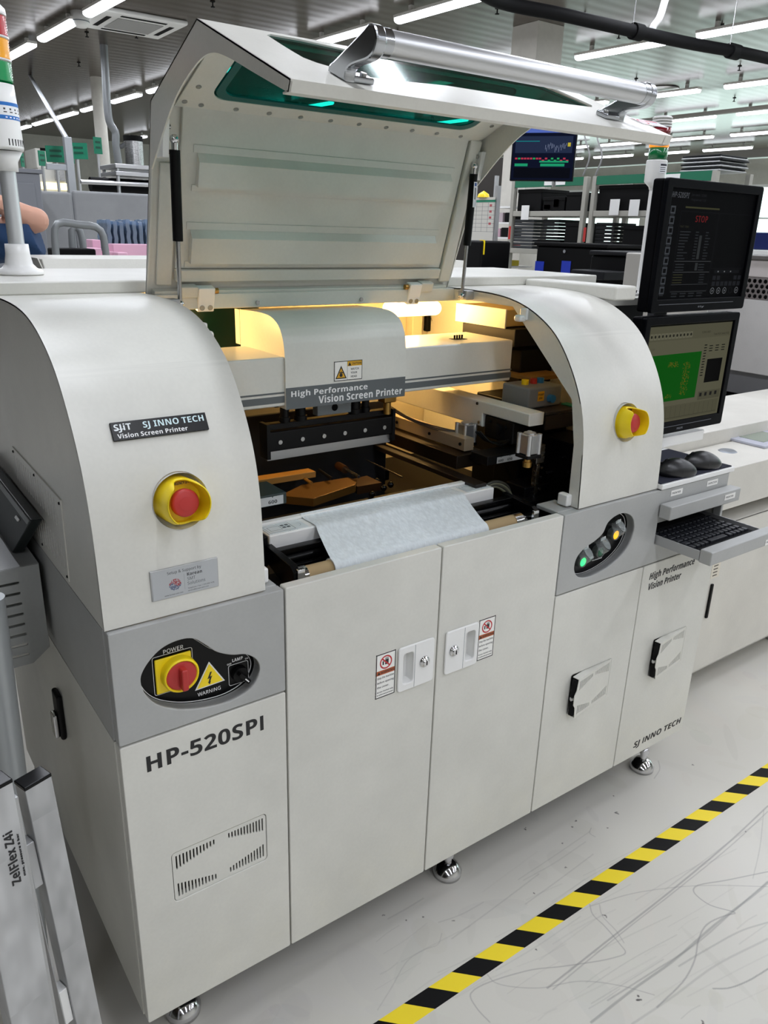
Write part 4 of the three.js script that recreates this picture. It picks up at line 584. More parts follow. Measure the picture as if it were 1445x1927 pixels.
  // post, bracket and dark mechanism at the front corner
  const p0 = P(1010, 860, 'z', -0.19); part('clamp_post', [bx(p0.x, p0.x + 0.03, p0.y - 0.02, p0.y + 0.028, -0.225, -0.19, 0.003)], M.steel, prn); part('clamp_blade', bx(p0.x + 0.004, p0.x + 0.016, p0.y - 0.115, p0.y - 0.02, -0.205, -0.19, 0.002), M.steel, prn);
  for (const [dx, dy] of [[0.021, -0.03], [0.021, -0.055], [0, -0.04], [0, -0.07], [0.021, -0.085]]) part('screw', cyl(V(p0.x + dx, p0.y + dy, -0.196), V(p0.x + dx, p0.y + dy, -0.188), 0.004, 0.004, 10), M.steel, prn);
  part('corner_mechanism', [bx(p0.x - 0.02, p0.x + 0.07, YI, p0.y - 0.08, -0.27, -0.20, 0.004), bx(p0.x - 0.03, p0.x + 0.11, p0.y - 0.12, p0.y - 0.105, -0.27, -0.17, 0.002), bx(p0.x + 0.03, p0.x + 0.10, p0.y - 0.04, p0.y + 0.03, -0.30, -0.23, 0.003)], M.anod, prn);
  part('rocker_switch', bx(p0.x - 0.006, p0.x + 0.016, p0.y - 0.165, p0.y - 0.135, -0.2, -0.192, 0.003), M.greyPl, prn);
}
// work table deep inside
{
  const g0 = P(600, 925, 'z', -0.32); const y = 0.985; const tb = grp('work_table', prn);
  const q = (px, py, yy) => { const r = P(px, py, 'y', yy); return [r.x, r.z]; };
  part('table_plate', plateY(shape([q(527, 932, 0.975), q(568, 912, 0.975), q(655, 898, 0.975), q(672, 903, 0.975), q(668, 912, 0.975), q(590, 938, 0.975)]), 0.955, 0.975, 0.001), std({ color: 0x6a4a1c, roughness: 0.45, metalness: 0.6, map: patch }), tb); part('table_bar', plateY(shape([q(480, 905, 1.0), q(480, 896, 1.0), q(580, 881, 1.0), q(594, 887, 1.0)]), 0.985, 1.0, 0.001), std({ color: 0xb98d4a, roughness: 0.45, metalness: 0.5 }), tb);
  part('table_rail', [bx(0.33, 0.90, 0.925, 0.952, -0.36, -0.33, 0.003), bx(0.33, 0.95, 0.90, 0.93, -0.62, -0.58, 0.003)], M.anod, tb);
  part('table_step', plateY(shape([q(660, 902, 0.965), q(690, 895, 0.965), q(718, 908, 0.965), q(672, 916, 0.965)]), 0.945, 0.965), std({ color: 0x3a2410, roughness: 0.4, metalness: 0.5 }), tb);
  for (const [px, py] of [[708, 905], [722, 918], [700, 930], [735, 912]]) { const r = P(px, py, 'y', 0.96); part('table_knob', new THREE.SphereGeometry(0.008, 12, 10).translate(r.x, r.y, r.z), M.blackGloss, tb); }
  const rod = (a, b, r, m) => part('guide_rod', cyl(P(...a, 'y', 0.985), P(...b, 'y', 0.985), r), m, tb); rod([690, 866], [757, 898], 0.002, M.steel); rod([648, 882], [675, 897], 0.004, M.steel); rod([600, 884], [625, 901], 0.0035, M.anod); rod([571, 900], [586, 909], 0.004, M.brass);
  part('lead_screw', cyl(P(636, 876, 'y', 0.985), P(650, 884, 'y', 0.985), 0.010), std({ color: 0x4a3018, roughness: 0.4, metalness: 0.6 }), tb);
}
// stencil cleaner with its paper roll just behind the doors
{
  const cl = grp('stencil_cleaner', prn, 'cleaner unit with a paper roll'); const ty = 0.951, tz = -0.058;
  part('paper_core', cyl(V(0.378, ty, tz), V(0.905, ty, tz), 0.0165, 0.0165, 28), M.card, cl, 'brown cardboard core');
  part('core_cap', [cyl(V(0.355, ty, tz), V(0.378, ty, tz), 0.0185, 0.0185, 28)], M.chrome, cl); part('core_cap', [cyl(V(0.905, ty, tz), V(0.928, ty, tz), 0.0185, 0.0185, 28), cyl(V(0.928, ty, tz), V(0.955, ty, tz), 0.012)], M.chrome, cl);
  for (const [x0, x1] of [[0.342, 0.356], [0.955, 0.968]]) part('core_arm', plateX(shape([[tz + 0.022, ty - 0.012], [tz + 0.022, ty + 0.02], [tz + 0.008, ty + 0.03], [-0.145, ty + 0.036], [-0.15, ty + 0.005], [tz - 0.01, ty - 0.02]]), x0, x1, 0.001), M.blackGloss, cl);
  for (const x of [0.3565, 0.9545]) part('arm_tip', bx(x - 0.008, x + 0.008, ty - 0.004, ty + 0.026, tz + 0.018, tz + 0.026, 0.002), M.chrome, cl);
  part('cleaner_bed', [bx(0.30, 0.40, 0.90, 0.934, -0.13, -0.04, 0.003), bx(0.40, 0.96, 0.90, 0.945, -0.15, -0.10, 0.003), bx(0.285, 1.0, 0.862, 0.895, -0.17, -0.05)], M.anod, cl);
  part('roller', cyl(V(0.365, 0.962, -0.118), V(0.95, 0.962, -0.118), 0.011, 0.011, 20), M.blackGloss, cl); part('guide_bar', bx(0.37, 0.95, 0.948, 0.958, -0.10, -0.092, 0.001), M.blackGloss, cl); part('tension_bar', bx(0.355, 0.955, 0.975, 0.985, -0.128, -0.110, 0.001), M.blackGloss, cl);
  // white wiper box, its printed film and the paper drawn over it
  const wx0 = 0.352, wx1 = 0.930, yT = 1.003, zF = -0.146, zBk = -0.200;
  part('wiper_box', [bx(wx0, wx1, 0.972, yT, zBk, zF, 0.003)], M.whitePl, cl); part('wiper_box_foot', bx(wx1 - 0.05, wx1 - 0.012, 0.945, 0.971, zBk + 0.005, zF - 0.002, 0.002), M.whitePl, cl);
  part('wiper_edge', bx(0.30, wx1 - 0.01, yT, yT + 0.006, zBk - 0.012, zBk + 0.002, 0.001), M.white, cl); part('box_end', bx(0.30, wx0 - 0.001, 0.94, yT - 0.002, zBk, zF - 0.004, 0.002), M.black, cl);
  const film = canvasTex(512, 256, (g, w, h) => { g.fillStyle = '#dfe6e8'; g.fillRect(0, 0, w, h); g.strokeStyle = '#59636a'; g.lineWidth = 6; g.strokeRect(24, 30, 330, 196); g.strokeRect(60, 70, 150, 110); g.fillStyle = '#4a545a'; for (let i = 0; i < 4; i++) g.fillRect(230 + (i % 2) * 56, 60 + 60 * Math.floor(i / 2), 44, 40); g.lineWidth = 3; g.beginPath(); g.arc(420, 130, 50, -1, 1.4); g.stroke(); });
  part('film_print', label(0.085, 0.046, mat4(wx0 + 0.046, yT + 0.0002, (zF + zBk) / 2, -Math.PI / 2)), printed(film, 0.3), cl); part('film_print', label(0.070, 0.040, mat4(wx1 - 0.042, yT + 0.0002, (zF + zBk) / 2, -Math.PI / 2)), printed(film, 0.3), cl);
  const paper = phy({ color: 0xe6ebee, roughness: 0.85, map: (() => { const t = dataTex(256, (u, v) => { const k = 226 + 14 * n64(u, v * 0.5) + 14 * n24(u, v); return Math.min(255, k); }, 6, 6, true); return t; })(), side: THREE.DoubleSide });
  const prof = [[zBk - 0.004, yT + 0.0085], [zBk + 0.006, yT + 0.002], [zF + 0.002, yT + 0.0018], [-0.132, 0.998], [-0.075, 0.977], [-0.056, 0.972], [-0.045, 0.968], [-0.0385, 0.960], [-0.037, 0.948]]; const sp = spline2(prof, 40);
  const pl = P(594, 992, 'z', -0.145).x, prr = P(873, 928, 'z', -0.145).x, bl = P(625, 1072, 'z', -0.05).x, br = P(912, 1005, 'z', -0.05).x;
  const sheet = new THREE.PlaneGeometry(1, 1, 12, sp.length - 1), pp = sheet.attributes.position; for (let j = 0; j < sp.length; j++) for (let i = 0; i <= 12; i++) { const k = j * 13 + i, t = Math.min(1, Math.max(0, (sp[j][0] + 0.146) / 0.09)), x0 = pl + (bl - pl) * t, x1 = prr + (br - prr) * t; pp.setXYZ(k, x0 + (x1 - x0) * i / 12, sp[j][1], sp[j][0]); } sheet.computeVertexNormals(); part('wiping_paper', sheet, paper, cl, 'white wiping paper drawn over the box');
  part('paper_turns', cyl(V(bl + 0.001, ty, tz), V(br - 0.001, ty, tz), 0.0195, 0.0195, 32), std({ color: 0xdfe3e6, roughness: 0.85 }), cl);
  for (let i = 0; i < 4; i++) { const x = wx1 + 0.005; part('cleaner_hose', tube([V(x - 0.01, 0.985 - 0.006 * i, -0.19), V(x + 0.03, 1.0 - 0.004 * i, -0.185), V(x + 0.07, 0.985 - 0.006 * i, -0.18), V(x + 0.085, 0.95, -0.175 + 0.004 * i)], 0.0035), std({ color: i % 2 ? 0x70705c : 0x3a3a34, roughness: 0.5 }), cl); }
}

// ---------------------------------------------------------------- operator station at the printer's end
{
  const sh = grp('mouse_shelf', prn); part('shelf_plate', bx(1.3575, 1.675, 0.966, 0.979, -0.30, 0.004, 0.002), M.whitePl, sh); part('shelf_seam', bx(1.3575, 1.664, 0.9635, 0.9658, -0.28, -0.001), M.dark, sh);
  const tagTex = (s) => printed(canvasTex(256, 96, (g, w, h) => { g.fillStyle = '#f1f0ec'; g.fillRect(0, 0, w, h); g.fillStyle = '#2a2a2c'; g.font = 'bold 46px sans-serif'; g.fillText(s, 22, 66, 212); }));
  const tg = (s, px, py, z, par, w = 0.048) => { const q = P(px, py, 'z', z); part('name_tag', label(w, 0.015, mat4(q.x, q.y, z + 0.0002)), tagTex(s), par); };
  tg('PRINTER', 1273, 926, 0, bandR); tg('INSPECTION', 1340, 908, 0, bandR);
  const d1 = grp('keyboard_drawer', prn, 'closed grey keyboard drawer'); part('drawer_front', bx(1.360, 1.668, 0.894, 0.930, 0.003, 0.036, 0.003), M.grey, d1); part('drawer_body', bx(1.375, 1.648, 0.897, 0.922, -0.20, 0.003), M.dark, d1); tg('PRINTER', 1373, 934, 0.036, d1);
  const d2 = grp('keyboard_drawer', prn, 'keyboard drawer pulled out'); part('drawer_front', bx(1.370, 1.668, 0.814, 0.849, 0.124, 0.156, 0.003), M.grey, d2); part('drawer_side', bx(1.370, 1.3725, 0.818, 0.843, -0.20, 0.124), M.aluMat, d2); part('drawer_side', bx(1.6455, 1.648, 0.818, 0.843, -0.20, 0.124), M.aluMat, d2); part('drawer_floor', bx(1.3725, 1.6455, 0.818, 0.821, -0.20, 0.124), M.aluMat, d2); tg('PRINTER', 1449, 1018, 0.156, d2);
  // keyboard with its keys
  const kb = thing('keyboard', 'black compact keyboard lying in the pulled-out drawer', 'keyboard', V(1.51, 0.8215, 0.045));
  part('keyboard_base', bx(1.3745, 1.6435, 0.8215, 0.834, -0.030, 0.122, 0.003), M.rubber, kb);
  const keyM = std({ color: 0x1a1c22, roughness: 0.45 });
  const kg = (w, d) => { const g = new RoundedBoxGeometry(w, 0.008, d, 1, 0.0018); const p = g.attributes.position; for (let i = 0; i < p.count; i++) if (p.getY(i) > 0.001) { p.setX(i, p.getX(i) * 0.86); p.setZ(i, p.getZ(i) * 0.86); } return metricUV(g); };
  const k1 = kg(0.0162, 0.0166), k2 = kg(0.0255, 0.0166), k3 = kg(0.085, 0.0166), kh = kg(0.0162, 0.012);
  const rows = [[14, 'h'], [13, 1], [13, 1], [12, 1], [12, 1], [8, 1]];
  rows.forEach(([n], r) => { let x = 1.381; const z = -0.016 + r * 0.0212; for (let c = 0; c < 15 && x < 1.63; c++) { const wide = r === 5 && c === 4, big = (r === 1 && c === 13) || (r === 2 && c === 0) || (r === 3 && (c === 0)) || (r === 4 && c === 0); const g = wide ? k3 : big ? k2 : r === 0 ? kh : k1, w = wide ? 0.085 : big ? 0.0255 : 0.0162; if (x + w > 1.64) break; const m = new THREE.Mesh(g, keyM); m.name = 'key'; m.castShadow = m.receiveShadow = true; m.position.set(x + w / 2, 0.8375, z).sub(kb.position); kb.add(m); x += w + 0.0019; } });
  // mouse pad and mice
  single('mouse_pad', bx(1.359, 1.668, 0.9792, 0.982, -0.20, -0.002, 0.001), std({ color: 0x181b2c, roughness: 0.9, bumpMap: clothN, bumpScale: 0.0004 }), 'dark navy mouse pad covering the white shelf', 'mouse pad');
  const mg = (() => { const g = new THREE.SphereGeometry(1, 32, 20); const p = g.attributes.position; for (let i = 0; i < p.count; i++) { let x = p.getX(i), y = p.getY(i), z = p.getZ(i); const w = 0.031 * (1 + 0.10 * z * z - 0.10 * z); y = y < -0.35 ? -0.35 : y; const h = 0.033 * (1 - 0.18 * (z + 0.3) * (z + 0.3)); p.setXYZ(i, x * w, (y + 0.35) * h / 1.0, z * 0.055); } g.computeVertexNormals(); return g; })();
  const mouse = (px, py, turn, lab) => { const q = P(px, py, 'y', 0.982); const o = thing('computer_mouse', lab, 'mouse', V(q.x, 0.9822, q.z), 'computer mice on the pad', turn); o.userLocal = true;
    part('mouse_shell', mg.clone(), phy({ color: 0x0b0c10, roughness: 0.38, clearcoat: 0.3, clearcoatRoughness: 0.3 }), o); part('scroll_wheel', cyl(V(-0.004, 0.034, -0.030), V(0.004, 0.034, -0.030), 0.008), M.rubber, o); part('button_seam', bx(-0.0006, 0.0006, 0.030, 0.0345, -0.050, -0.024), M.dark, o);
    part('mouse_cable', tube([V(0, 0.012, -0.05), V(0.004, 0.010, -0.075), V(0.012, 0.006, -0.085), V(0.02, 0.004, -0.095)], 0.0018), M.rubber, o); };
  mouse(1272, 893, 1.15, 'black computer mouse on the navy pad beside the curved hood'); mouse(1320, 879, 1.15, 'black computer mouse on the navy pad at the conveyor side of its twin');
  // white plinth behind the mice, carrying the monitor post
  const pl = grp('monitor_plinth', prn); const t0 = P(1333, 822, 'z', -0.21); part('plinth_box', bx(1.38, t0.x - 0.02, 0.981, 1.012, -0.40, -0.215, 0.002), M.whitePl, pl); part('plinth_slot', bx(1.66, 1.80, 0.985, 0.988, -0.2149, -0.2135), M.white, pl);
  part('hazard_tag', label(0.05, 0.022, mat4(1.60, 1.0122, -0.25, -Math.PI / 2)), printed(canvasTex(128, 64, (g, w, h) => { g.fillStyle = '#e8e8ec'; g.fillRect(0, 0, w, h); g.fillStyle = '#e0a516'; g.fillRect(0, 20, 44, 44); g.fillStyle = '#a0262c'; g.fillRect(40, 0, 60, 22); g.fillStyle = '#111'; g.beginPath(); g.moveTo(8, 58); g.lineTo(22, 28); g.lineTo(36, 58); g.fill(); })), pl);
  part('monitor_post', [bx(1.60, 1.72, 1.012, 1.045, -0.30, -0.262, 0.004), bx(1.63, 1.69, 1.04, 1.60, -0.31, -0.285, 0.004)], std({ color: 0x55565a, roughness: 0.45 }), pl);
}
// monitors
function monitor(labelText, x0, x1, y0, y1, z, pic, foot) {
  const o = thing('monitor', labelText, 'monitor', V((x0 + x1) / 2, y0, z)); const b = 0.022, bot = 0.034;
  const fr = shape(rrect(x0, x1, y0, y1, 0.008)); hole(fr, [[x0 + b, y0 + bot], [x1 - b, y0 + bot], [x1 - b, y1 - b], [x0 + b, y1 - b]]);
  part('bezel', plateZ(fr, z - 0.014, z, 0.002), phy({ color: 0x030408, roughness: 0.45, specularIntensity: 0.15 }), o); part('casing', bx(x0 + 0.001, x1 - 0.001, y0 + 0.001, y1 - 0.001, z - 0.048, z - 0.0145, 0.006), phy({ color: 0x030306, roughness: 0.5, specularIntensity: 0.15 }), o);
  const g = new THREE.BoxGeometry(x1 - x0 - 2 * b, y1 - y0 - b - bot, 0.002); g.translate((x0 + x1) / 2, (y0 + bot + y1 - b) / 2, z - 0.008); g.userData.keepUV = true;
  part('screen', g, pic, o); part('button_bar', bx(x0 + 0.03, x1 - 0.06, y0 + 0.020, y0 + 0.0215, z, z + 0.0012), std({ color: 0x55585e, roughness: 0.5 }), o); part('maker_mark', lettering(foot, 0.028, 0.006, mat4((x0 + x1) / 2 - 0.01, y0 + 0.008, z)), std({ color: 0x6a6d72, roughness: 0.5 }), o);
  part('mount_plate', bx((x0 + x1) / 2 - 0.06, (x0 + x1) / 2 + 0.06, (y0 + y1) / 2 - 0.06, (y0 + y1) / 2 + 0.06, z - 0.075, z - 0.0485, 0.003), M.dark, o); return o;
}
const screenMat = (t, k) => phy({ color: 0x030303, roughness: 0.5, specularIntensity: 0.05, emissive: 0xffffff, emissiveMap: t, emissiveIntensity: k });
{
  const ui = canvasTex(1024, 768, (g, w, h) => {
    g.fillStyle = '#06070a'; g.fillRect(0, 0, w, h); const c = (s) => { g.fillStyle = s; };
    g.font = 'bold italic 52px sans-serif'; c('#5d6066'); g.fillText('HP-520SPI', 20, 62, 190); g.font = '22px sans-serif'; c('#3a3d42'); g.fillText('Job name : 12345', 240, 44); g.fillText('Program ver 1.26', 240, 76);
    c('#4c4c34'); g.fillRect(190, 116, 400, 12); g.strokeStyle = '#1d1f24'; g.lineWidth = 3; g.strokeRect(150, 150, 440, 560); g.strokeRect(600, 150, 410, 400);
    c('#7c1f22'); g.font = 'bold 62px sans-serif'; g.fillText('STOP', 320, 220); g.font = '20px sans-serif';
    for (let i = 0; i < 9; i++) { c('#4e5258'); g.fillRect(30, 118 + i * 70, 54, 54); c('#0a0b0e'); g.fillRect(40 + (i % 3) * 2, 130 + i * 70, 32, 30); c('#33363a'); g.fillRect(34, 176 + i * 70, 44, 8); }
    c('#4d4d38'); g.fillText('TAKT  TIME', 160, 262); for (let i = 0; i < 10; i++) { c('#34373b'); g.fillRect(170, 286 + i * 21, rr(60, 120), 8); g.fillRect(350, 286 + i * 21, 36, 8); g.fillRect(470, 286 + i * 21, rr(20, 70), 8); } c('#3a3d3f'); g.fillRect(400, 312, 30, 170); c('#6a6d70'); g.fillRect(154, 496, 430, 3); for (let i = 0; i < 3; i++) { c('#34373b'); g.fillRect(170, 516 + i * 20, 100, 8); g.fillRect(440, 516 + i * 20, 70, 8); } c('#3a3d3f'); g.fillRect(400, 508, 30, 56); c('#6a6d70'); g.fillRect(154, 574, 430, 3);
    for (let i = 0; i < 4; i++) { c('#3b3b2a'); g.fillRect(160, 590 + i * 19, 110, 8); c('#303337'); g.fillRect(470, 590 + i * 19, 60, 8); } c('#6a6d70'); g.fillRect(154, 664, 430, 2); c('#6a6d70'); g.fillRect(154, 716, 430, 2); for (let i = 0; i < 4; i++) { c('#303337'); g.fillRect(170 + i * 100, 726, 70, 10); g.fillRect(170 + i * 100, 746, 64, 10); }
    c('#17191d'); g.fillRect(650, 560, 320, 26); c('#8a8d90'); for (let i = 0; i < 3; i++) g.fillRect(690 + i * 80, 568, 14, 10); for (let i = 0; i < 7; i++) { c('#26282d'); g.fillRect(640 + i * 54, 648, 40, 34); if (i < 2 || i > 4) g.fillRect(640 + i * 54, 604, 40, 32); }
    g.lineWidth = 6; for (let i = 0; i < 5; i++) { g.strokeStyle = i === 3 ? '#1c1e22' : '#777a7e'; g.beginPath(); g.arc(660 + i * 78, 718, 22, 0, 7); g.stroke(); if (i !== 3) { c('#777a7e'); g.beginPath(); g.moveTo(654 + i * 78, 706); g.lineTo(654 + i * 78, 730); g.lineTo(672 + i * 78, 718); g.fill(); } }
  });
  monitor('black monitor showing a dark control screen with a red stop word', 1.494, 1.926, 1.368, 1.694, -0.20, screenMat(ui, 0.42), 'iiy');
  const pcb = canvasTex(1024, 768, (g, w, h) => {
    g.fillStyle = '#b3b08f'; g.fillRect(0, 0, w, h); const c = (s) => { g.fillStyle = s; }; c('#23241c'); g.fillRect(0, 0, w, 14); c('#a6a384'); g.fillRect(0, 14, w, 110); for (let i = 0; i < 12; i++) { c('#c8c5a4'); g.fillRect(30 + i * 42, 66, 36, 46); c('#4a4a3c'); g.beginPath(); g.arc(48 + i * 42, 88, 11, 0, 5.2); g.fill(); } c('#55543f'); g.font = '22px sans-serif'; g.fillText('12345-0001', 640, 88); g.fillText('Total PCB  Defect PCB', 800, 110, 200);
    c('#8c8a70'); g.fillText('TOP', 60, 190); c('#12a01e'); g.fillRect(0, 230, 680, 370); c('#b0b02a'); for (let i = 0; i < 60; i++) g.fillRect(rr(280, 400), rr(290, 330), rr(3, 14), rr(3, 9)); for (let i = 0; i < 150; i++) g.fillRect(rr(470, 560), rr(300, 560), rr(3, 12), rr(3, 12)); for (let i = 0; i < 20; i++) g.fillRect(rr(300, 380), rr(540, 570), rr(3, 12), rr(3, 9));
    c('#2c2c24'); for (let i = 0; i < 12; i++) g.fillRect(704, 180 + i * 22, 34, 8); for (let i = 0; i < 3; i++) for (let k = 0; k < 3; k++) g.fillRect(770 + k * 80, 190 + i * 20, 44, 7); c('#060606'); g.fillRect(770, 300, 200, 190); c('#9a977a'); g.fillRect(720, 560, 290, 70); c('#3c3c3a'); for (let i = 0; i < 4; i++) g.fillRect(740 + i * 66, 572, 30, 30); c('#a3a080'); g.fillRect(20, 640, w - 40, 118); c('#6d6b58'); for (let i = 0; i < 16; i++) g.fillRect(40 + i * 60, 650, 2, 90); g.fillRect(30, 740, w - 60, 3);
  });
  monitor('black monitor showing a green circuit board layout', 1.484, 1.918, 1.028, 1.358, -0.20, screenMat(pcb, 0.15), 'PHILIPS');
}
// pump switch box standing inside the hood opening
{
  const q = P(1020, 760, 'z', -0.24), o = thing('pump_switch_box', 'small grey switch box with blue and yellow knobs inside the printer', 'switch box', V(q.x + 0.03, 1.145, -0.28));
  const x0 = q.x - 0.045, x1 = q.x + 0.075, y0 = 1.145, y1 = 1.198; part('box_body', bx(x0, x1, y0, y1, -0.34, -0.245, 0.006), M.greyPl, o);
  for (const [dx, m] of [[0.03, M.yellow], [0.06, M.red], [0.085, M.blue]]) part('top_button', [cyl(V(x0 + dx, y1, -0.29), V(x0 + dx, y1 + 0.012, -0.29), 0.009)], m, o);
  part('front_knob', cyl(V(x1 - 0.045, y0 + 0.022, -0.245), V(x1 - 0.045, y0 + 0.022, -0.232), 0.010), M.blue, o);
  part('jog_label', label(0.022, 0.024, mat4(x0 + 0.043, y0 + 0.03, -0.2448)), printed(canvasTex(128, 128, (g) => { g.fillStyle = '#e0a52a'; g.fillRect(0, 0, 128, 128); g.fillStyle = '#1c1608'; g.font = 'bold 40px sans-serif'; g.fillText('PUMP', 8, 56, 112); g.fillText('JOG', 24, 104); })), o);
  part('box_tray', [bx(x0 + 0.02, x1 + 0.03, 1.137, 1.1445, -0.36, -0.20, 0.002)], std({ color: 0x3a342c, roughness: 0.4 }), prn); part('tray_apron', bx(x0 + 0.02, x1 + 0.03, 1.10, 1.136, -0.204, -0.20), std({ color: 0x2b2521, roughness: 0.3 }), prn);
  const cl = std({ color: 0x3fa08e, roughness: 0.8 }); single('cleaning_cloth', [bx(x1 + 0.004, x1 + 0.028, 1.1446, 1.149, -0.25, -0.205, 0.002)], cl, 'folded green cloth on the tray beside the switch box', 'cloth');
}
// signal towers
{
  const lensM = (hex, e = 0) => phy({ color: hex, roughness: 0.25, clearcoat: 0.6, emissive: hex, emissiveIntensity: e });
  const lens = (r, h, y, x, z, rib) => { const pts = []; const n = 8; for (let i = 0; i <= n * 2; i++) pts.push([r * (i % 2 ? 1 : rib), y + h * i / (2 * n)]); return lathe(pts, V(x, 0, z), 32); };
  const x = 0.098, z = -0.735, t = thing('signal_tower', 'red, yellow and green signal tower on a white post by the partition', 'signal tower', V(x, 1.444, z)); const xb = 0.092;
  part('post_base', [lathe([[0.0001, 1.4445], [0.045, 1.4445], [0.046, 1.448], [0.045, 1.454], [0.034, 1.458], [0.027, 1.466], [0.0235, 1.486], [0.0225, 1.505], [0.0001, 1.505]], V(xb, 0, z), 36)], M.whitePl, t);
  part('post', cyl(V(xb, 1.503, z), V(xb, 1.665, z), 0.0155, 0.0155, 28), std({ color: 0xcfd2d4, roughness: 0.35, metalness: 0.5 }), t); part('post_socket', lathe([[0.0001, 1.642], [0.021, 1.642], [0.022, 1.660], [0.032, 1.678], [0.0001, 1.679]], V(xb, 0, z), 32), M.whitePl, t);
  const tx = 0.086, r0 = 0.041; part('tower_body', lathe([[0.0001, 1.68], [r0, 1.68], [r0 + 0.001, 1.686], [r0 - 0.002, 1.76], [r0 - 0.004, 1.796], [0.0001, 1.798]], V(tx, 0, z), 40), M.whitePl, t);
  const strip = canvasTex(512, 128, (g, w, h) => { g.fillStyle = '#eef0f2'; g.fillRect(0, 0, w, h); g.fillStyle = '#1f6fc0'; g.fillRect(0, 0, w, 26); g.fillRect(0, 98, w, 30); g.fillStyle = '#444'; for (let i = 0; i < 10; i++) g.fillRect(20 + i * 50, 44, 16, 14), g.fillRect(20 + i * 50, 70, 26, 8); g.fillStyle = '#eef'; for (let i = 0; i < 14; i++) g.fillRect(30 + i * 34, 108, 16, 10); });
  { const g = new THREE.CylinderGeometry(r0 - 0.0012, r0 - 0.0006, 0.030, 40, 1, true); g.userData.keepUV = true; g.translate(tx, 1.748, z); g.userData.keepUV = true; strip.wrapS = THREE.RepeatWrapping; strip.repeat.set(2, 1); part('wiring_label', g, printed(strip), t); }
  for (let i = 0; i < 9; i++) { const a = 0.2 + i * 0.16; part('vent_slot', bx(-0.001, 0.001, -0.006, 0.006, 0, 0.001).applyMatrix4(mat4(tx + Math.sin(a) * r0, 1.693, z + Math.cos(a) * r0, 0, a)), M.dark, t); }
  [['green_lens', 0x0a8a4c, 1.800], ['amber_lens', 0xf0a20c, 1.8385], ['red_lens', 0xb01e2a, 1.877]].forEach(([n, h, y]) => { part(n, lens(0.0375, 0.034, y, tx, z, 0.955), lensM(h, 0.12), t); part('lens_ring', lathe([[0.0001, y + 0.034], [0.038, y + 0.034], [0.038, y + 0.0385], [0.0001, y + 0.0385]], V(tx, 0, z), 36), M.whitePl, t); });
  part('tower_cap', lathe([[0.038, 1.9155], [0.037, 1.924], [0.030, 1.931], [0.0001, 1.933]], V(tx, 0, z), 32), M.whitePl, t);
  // second tower beyond the printer's monitors
  const x2 = 1.745, z2 = -0.43, u = thing('signal_tower', 'slim signal tower with amber and green lenses behind the upper monitor', 'signal tower', V(x2, 1.3955, z2));
  part('post_base', [bx(x2 - 0.085, x2 + 0.03, 1.3955, 1.402, z2 - 0.04, z2 + 0.05, 0.002)], M.whitePl, u); for (const [a, b] of [[-0.06, 0.03], [-0.035, 0.035], [-0.01, 0.04], [0.018, 0.03]]) part('base_bolt', cyl(V(x2 + a, 1.402, z2 + b), V(x2 + a, 1.409, z2 + b), 0.006, 0.006, 6), M.steel, u);
  part('post', cyl(V(x2, 1.402, z2), V(x2, 1.69, z2), 0.0105, 0.0105, 20), M.whitePl, u); part('tower_body', lathe([[0.012, 1.683], [0.014, 1.69], [0.028, 1.703], [0.029, 1.757], [0.027, 1.760], [0.0001, 1.760]], V(x2, 0, z2), 32), M.whitePl, u);
  part('type_label', (() => { const g = new THREE.CylinderGeometry(0.0293, 0.0293, 0.026, 20, 1, true, -0.6, 1.2); g.userData.keepUV = true; g.translate(x2, 1.738, z2); g.userData.keepUV = true; return g; })(), printed(canvasTex(128, 96, (g, w, h) => { g.fillStyle = '#eceef0'; g.fillRect(0, 0, w, h); g.fillStyle = '#1a1e2c'; g.fillRect(8, 8, 90, 18); for (let i = 0; i < 3; i++) g.fillRect(8, 40 + i * 18, 70, 6); })), u);
  part('green_lens', lathe([[0.0001, 1.761], [0.026, 1.761], [0.026, 1.792], [0.0001, 1.792]], V(x2, 0, z2), 32), lensM(0x0a6a3a, 0.05), u); part('amber_lens', lathe([[0.0001, 1.793], [0.027, 1.793], [0.027, 1.822], [0.0001, 1.822]], V(x2, 0, z2), 32), lensM(0xff8c14, 0.9), u); part('red_lens', lathe([[0.0001, 1.823], [0.027, 1.823], [0.027, 1.842], [0.0001, 1.842]], V(x2, 0, z2), 32), lensM(0x7a1420, 0), u);
  part('buzzer_cap', [0, 1, 2, 3].map((i) => lathe([[0.0001, 1.843 + i * 0.007], [0.027, 1.843 + i * 0.007], [0.027, 1.847 + i * 0.007], [0.024, 1.8475 + i * 0.007], [0.024, 1.850 + i * 0.007], [0.0001, 1.850 + i * 0.007]], V(x2, 0, z2), 28)), M.whitePl, u);
}

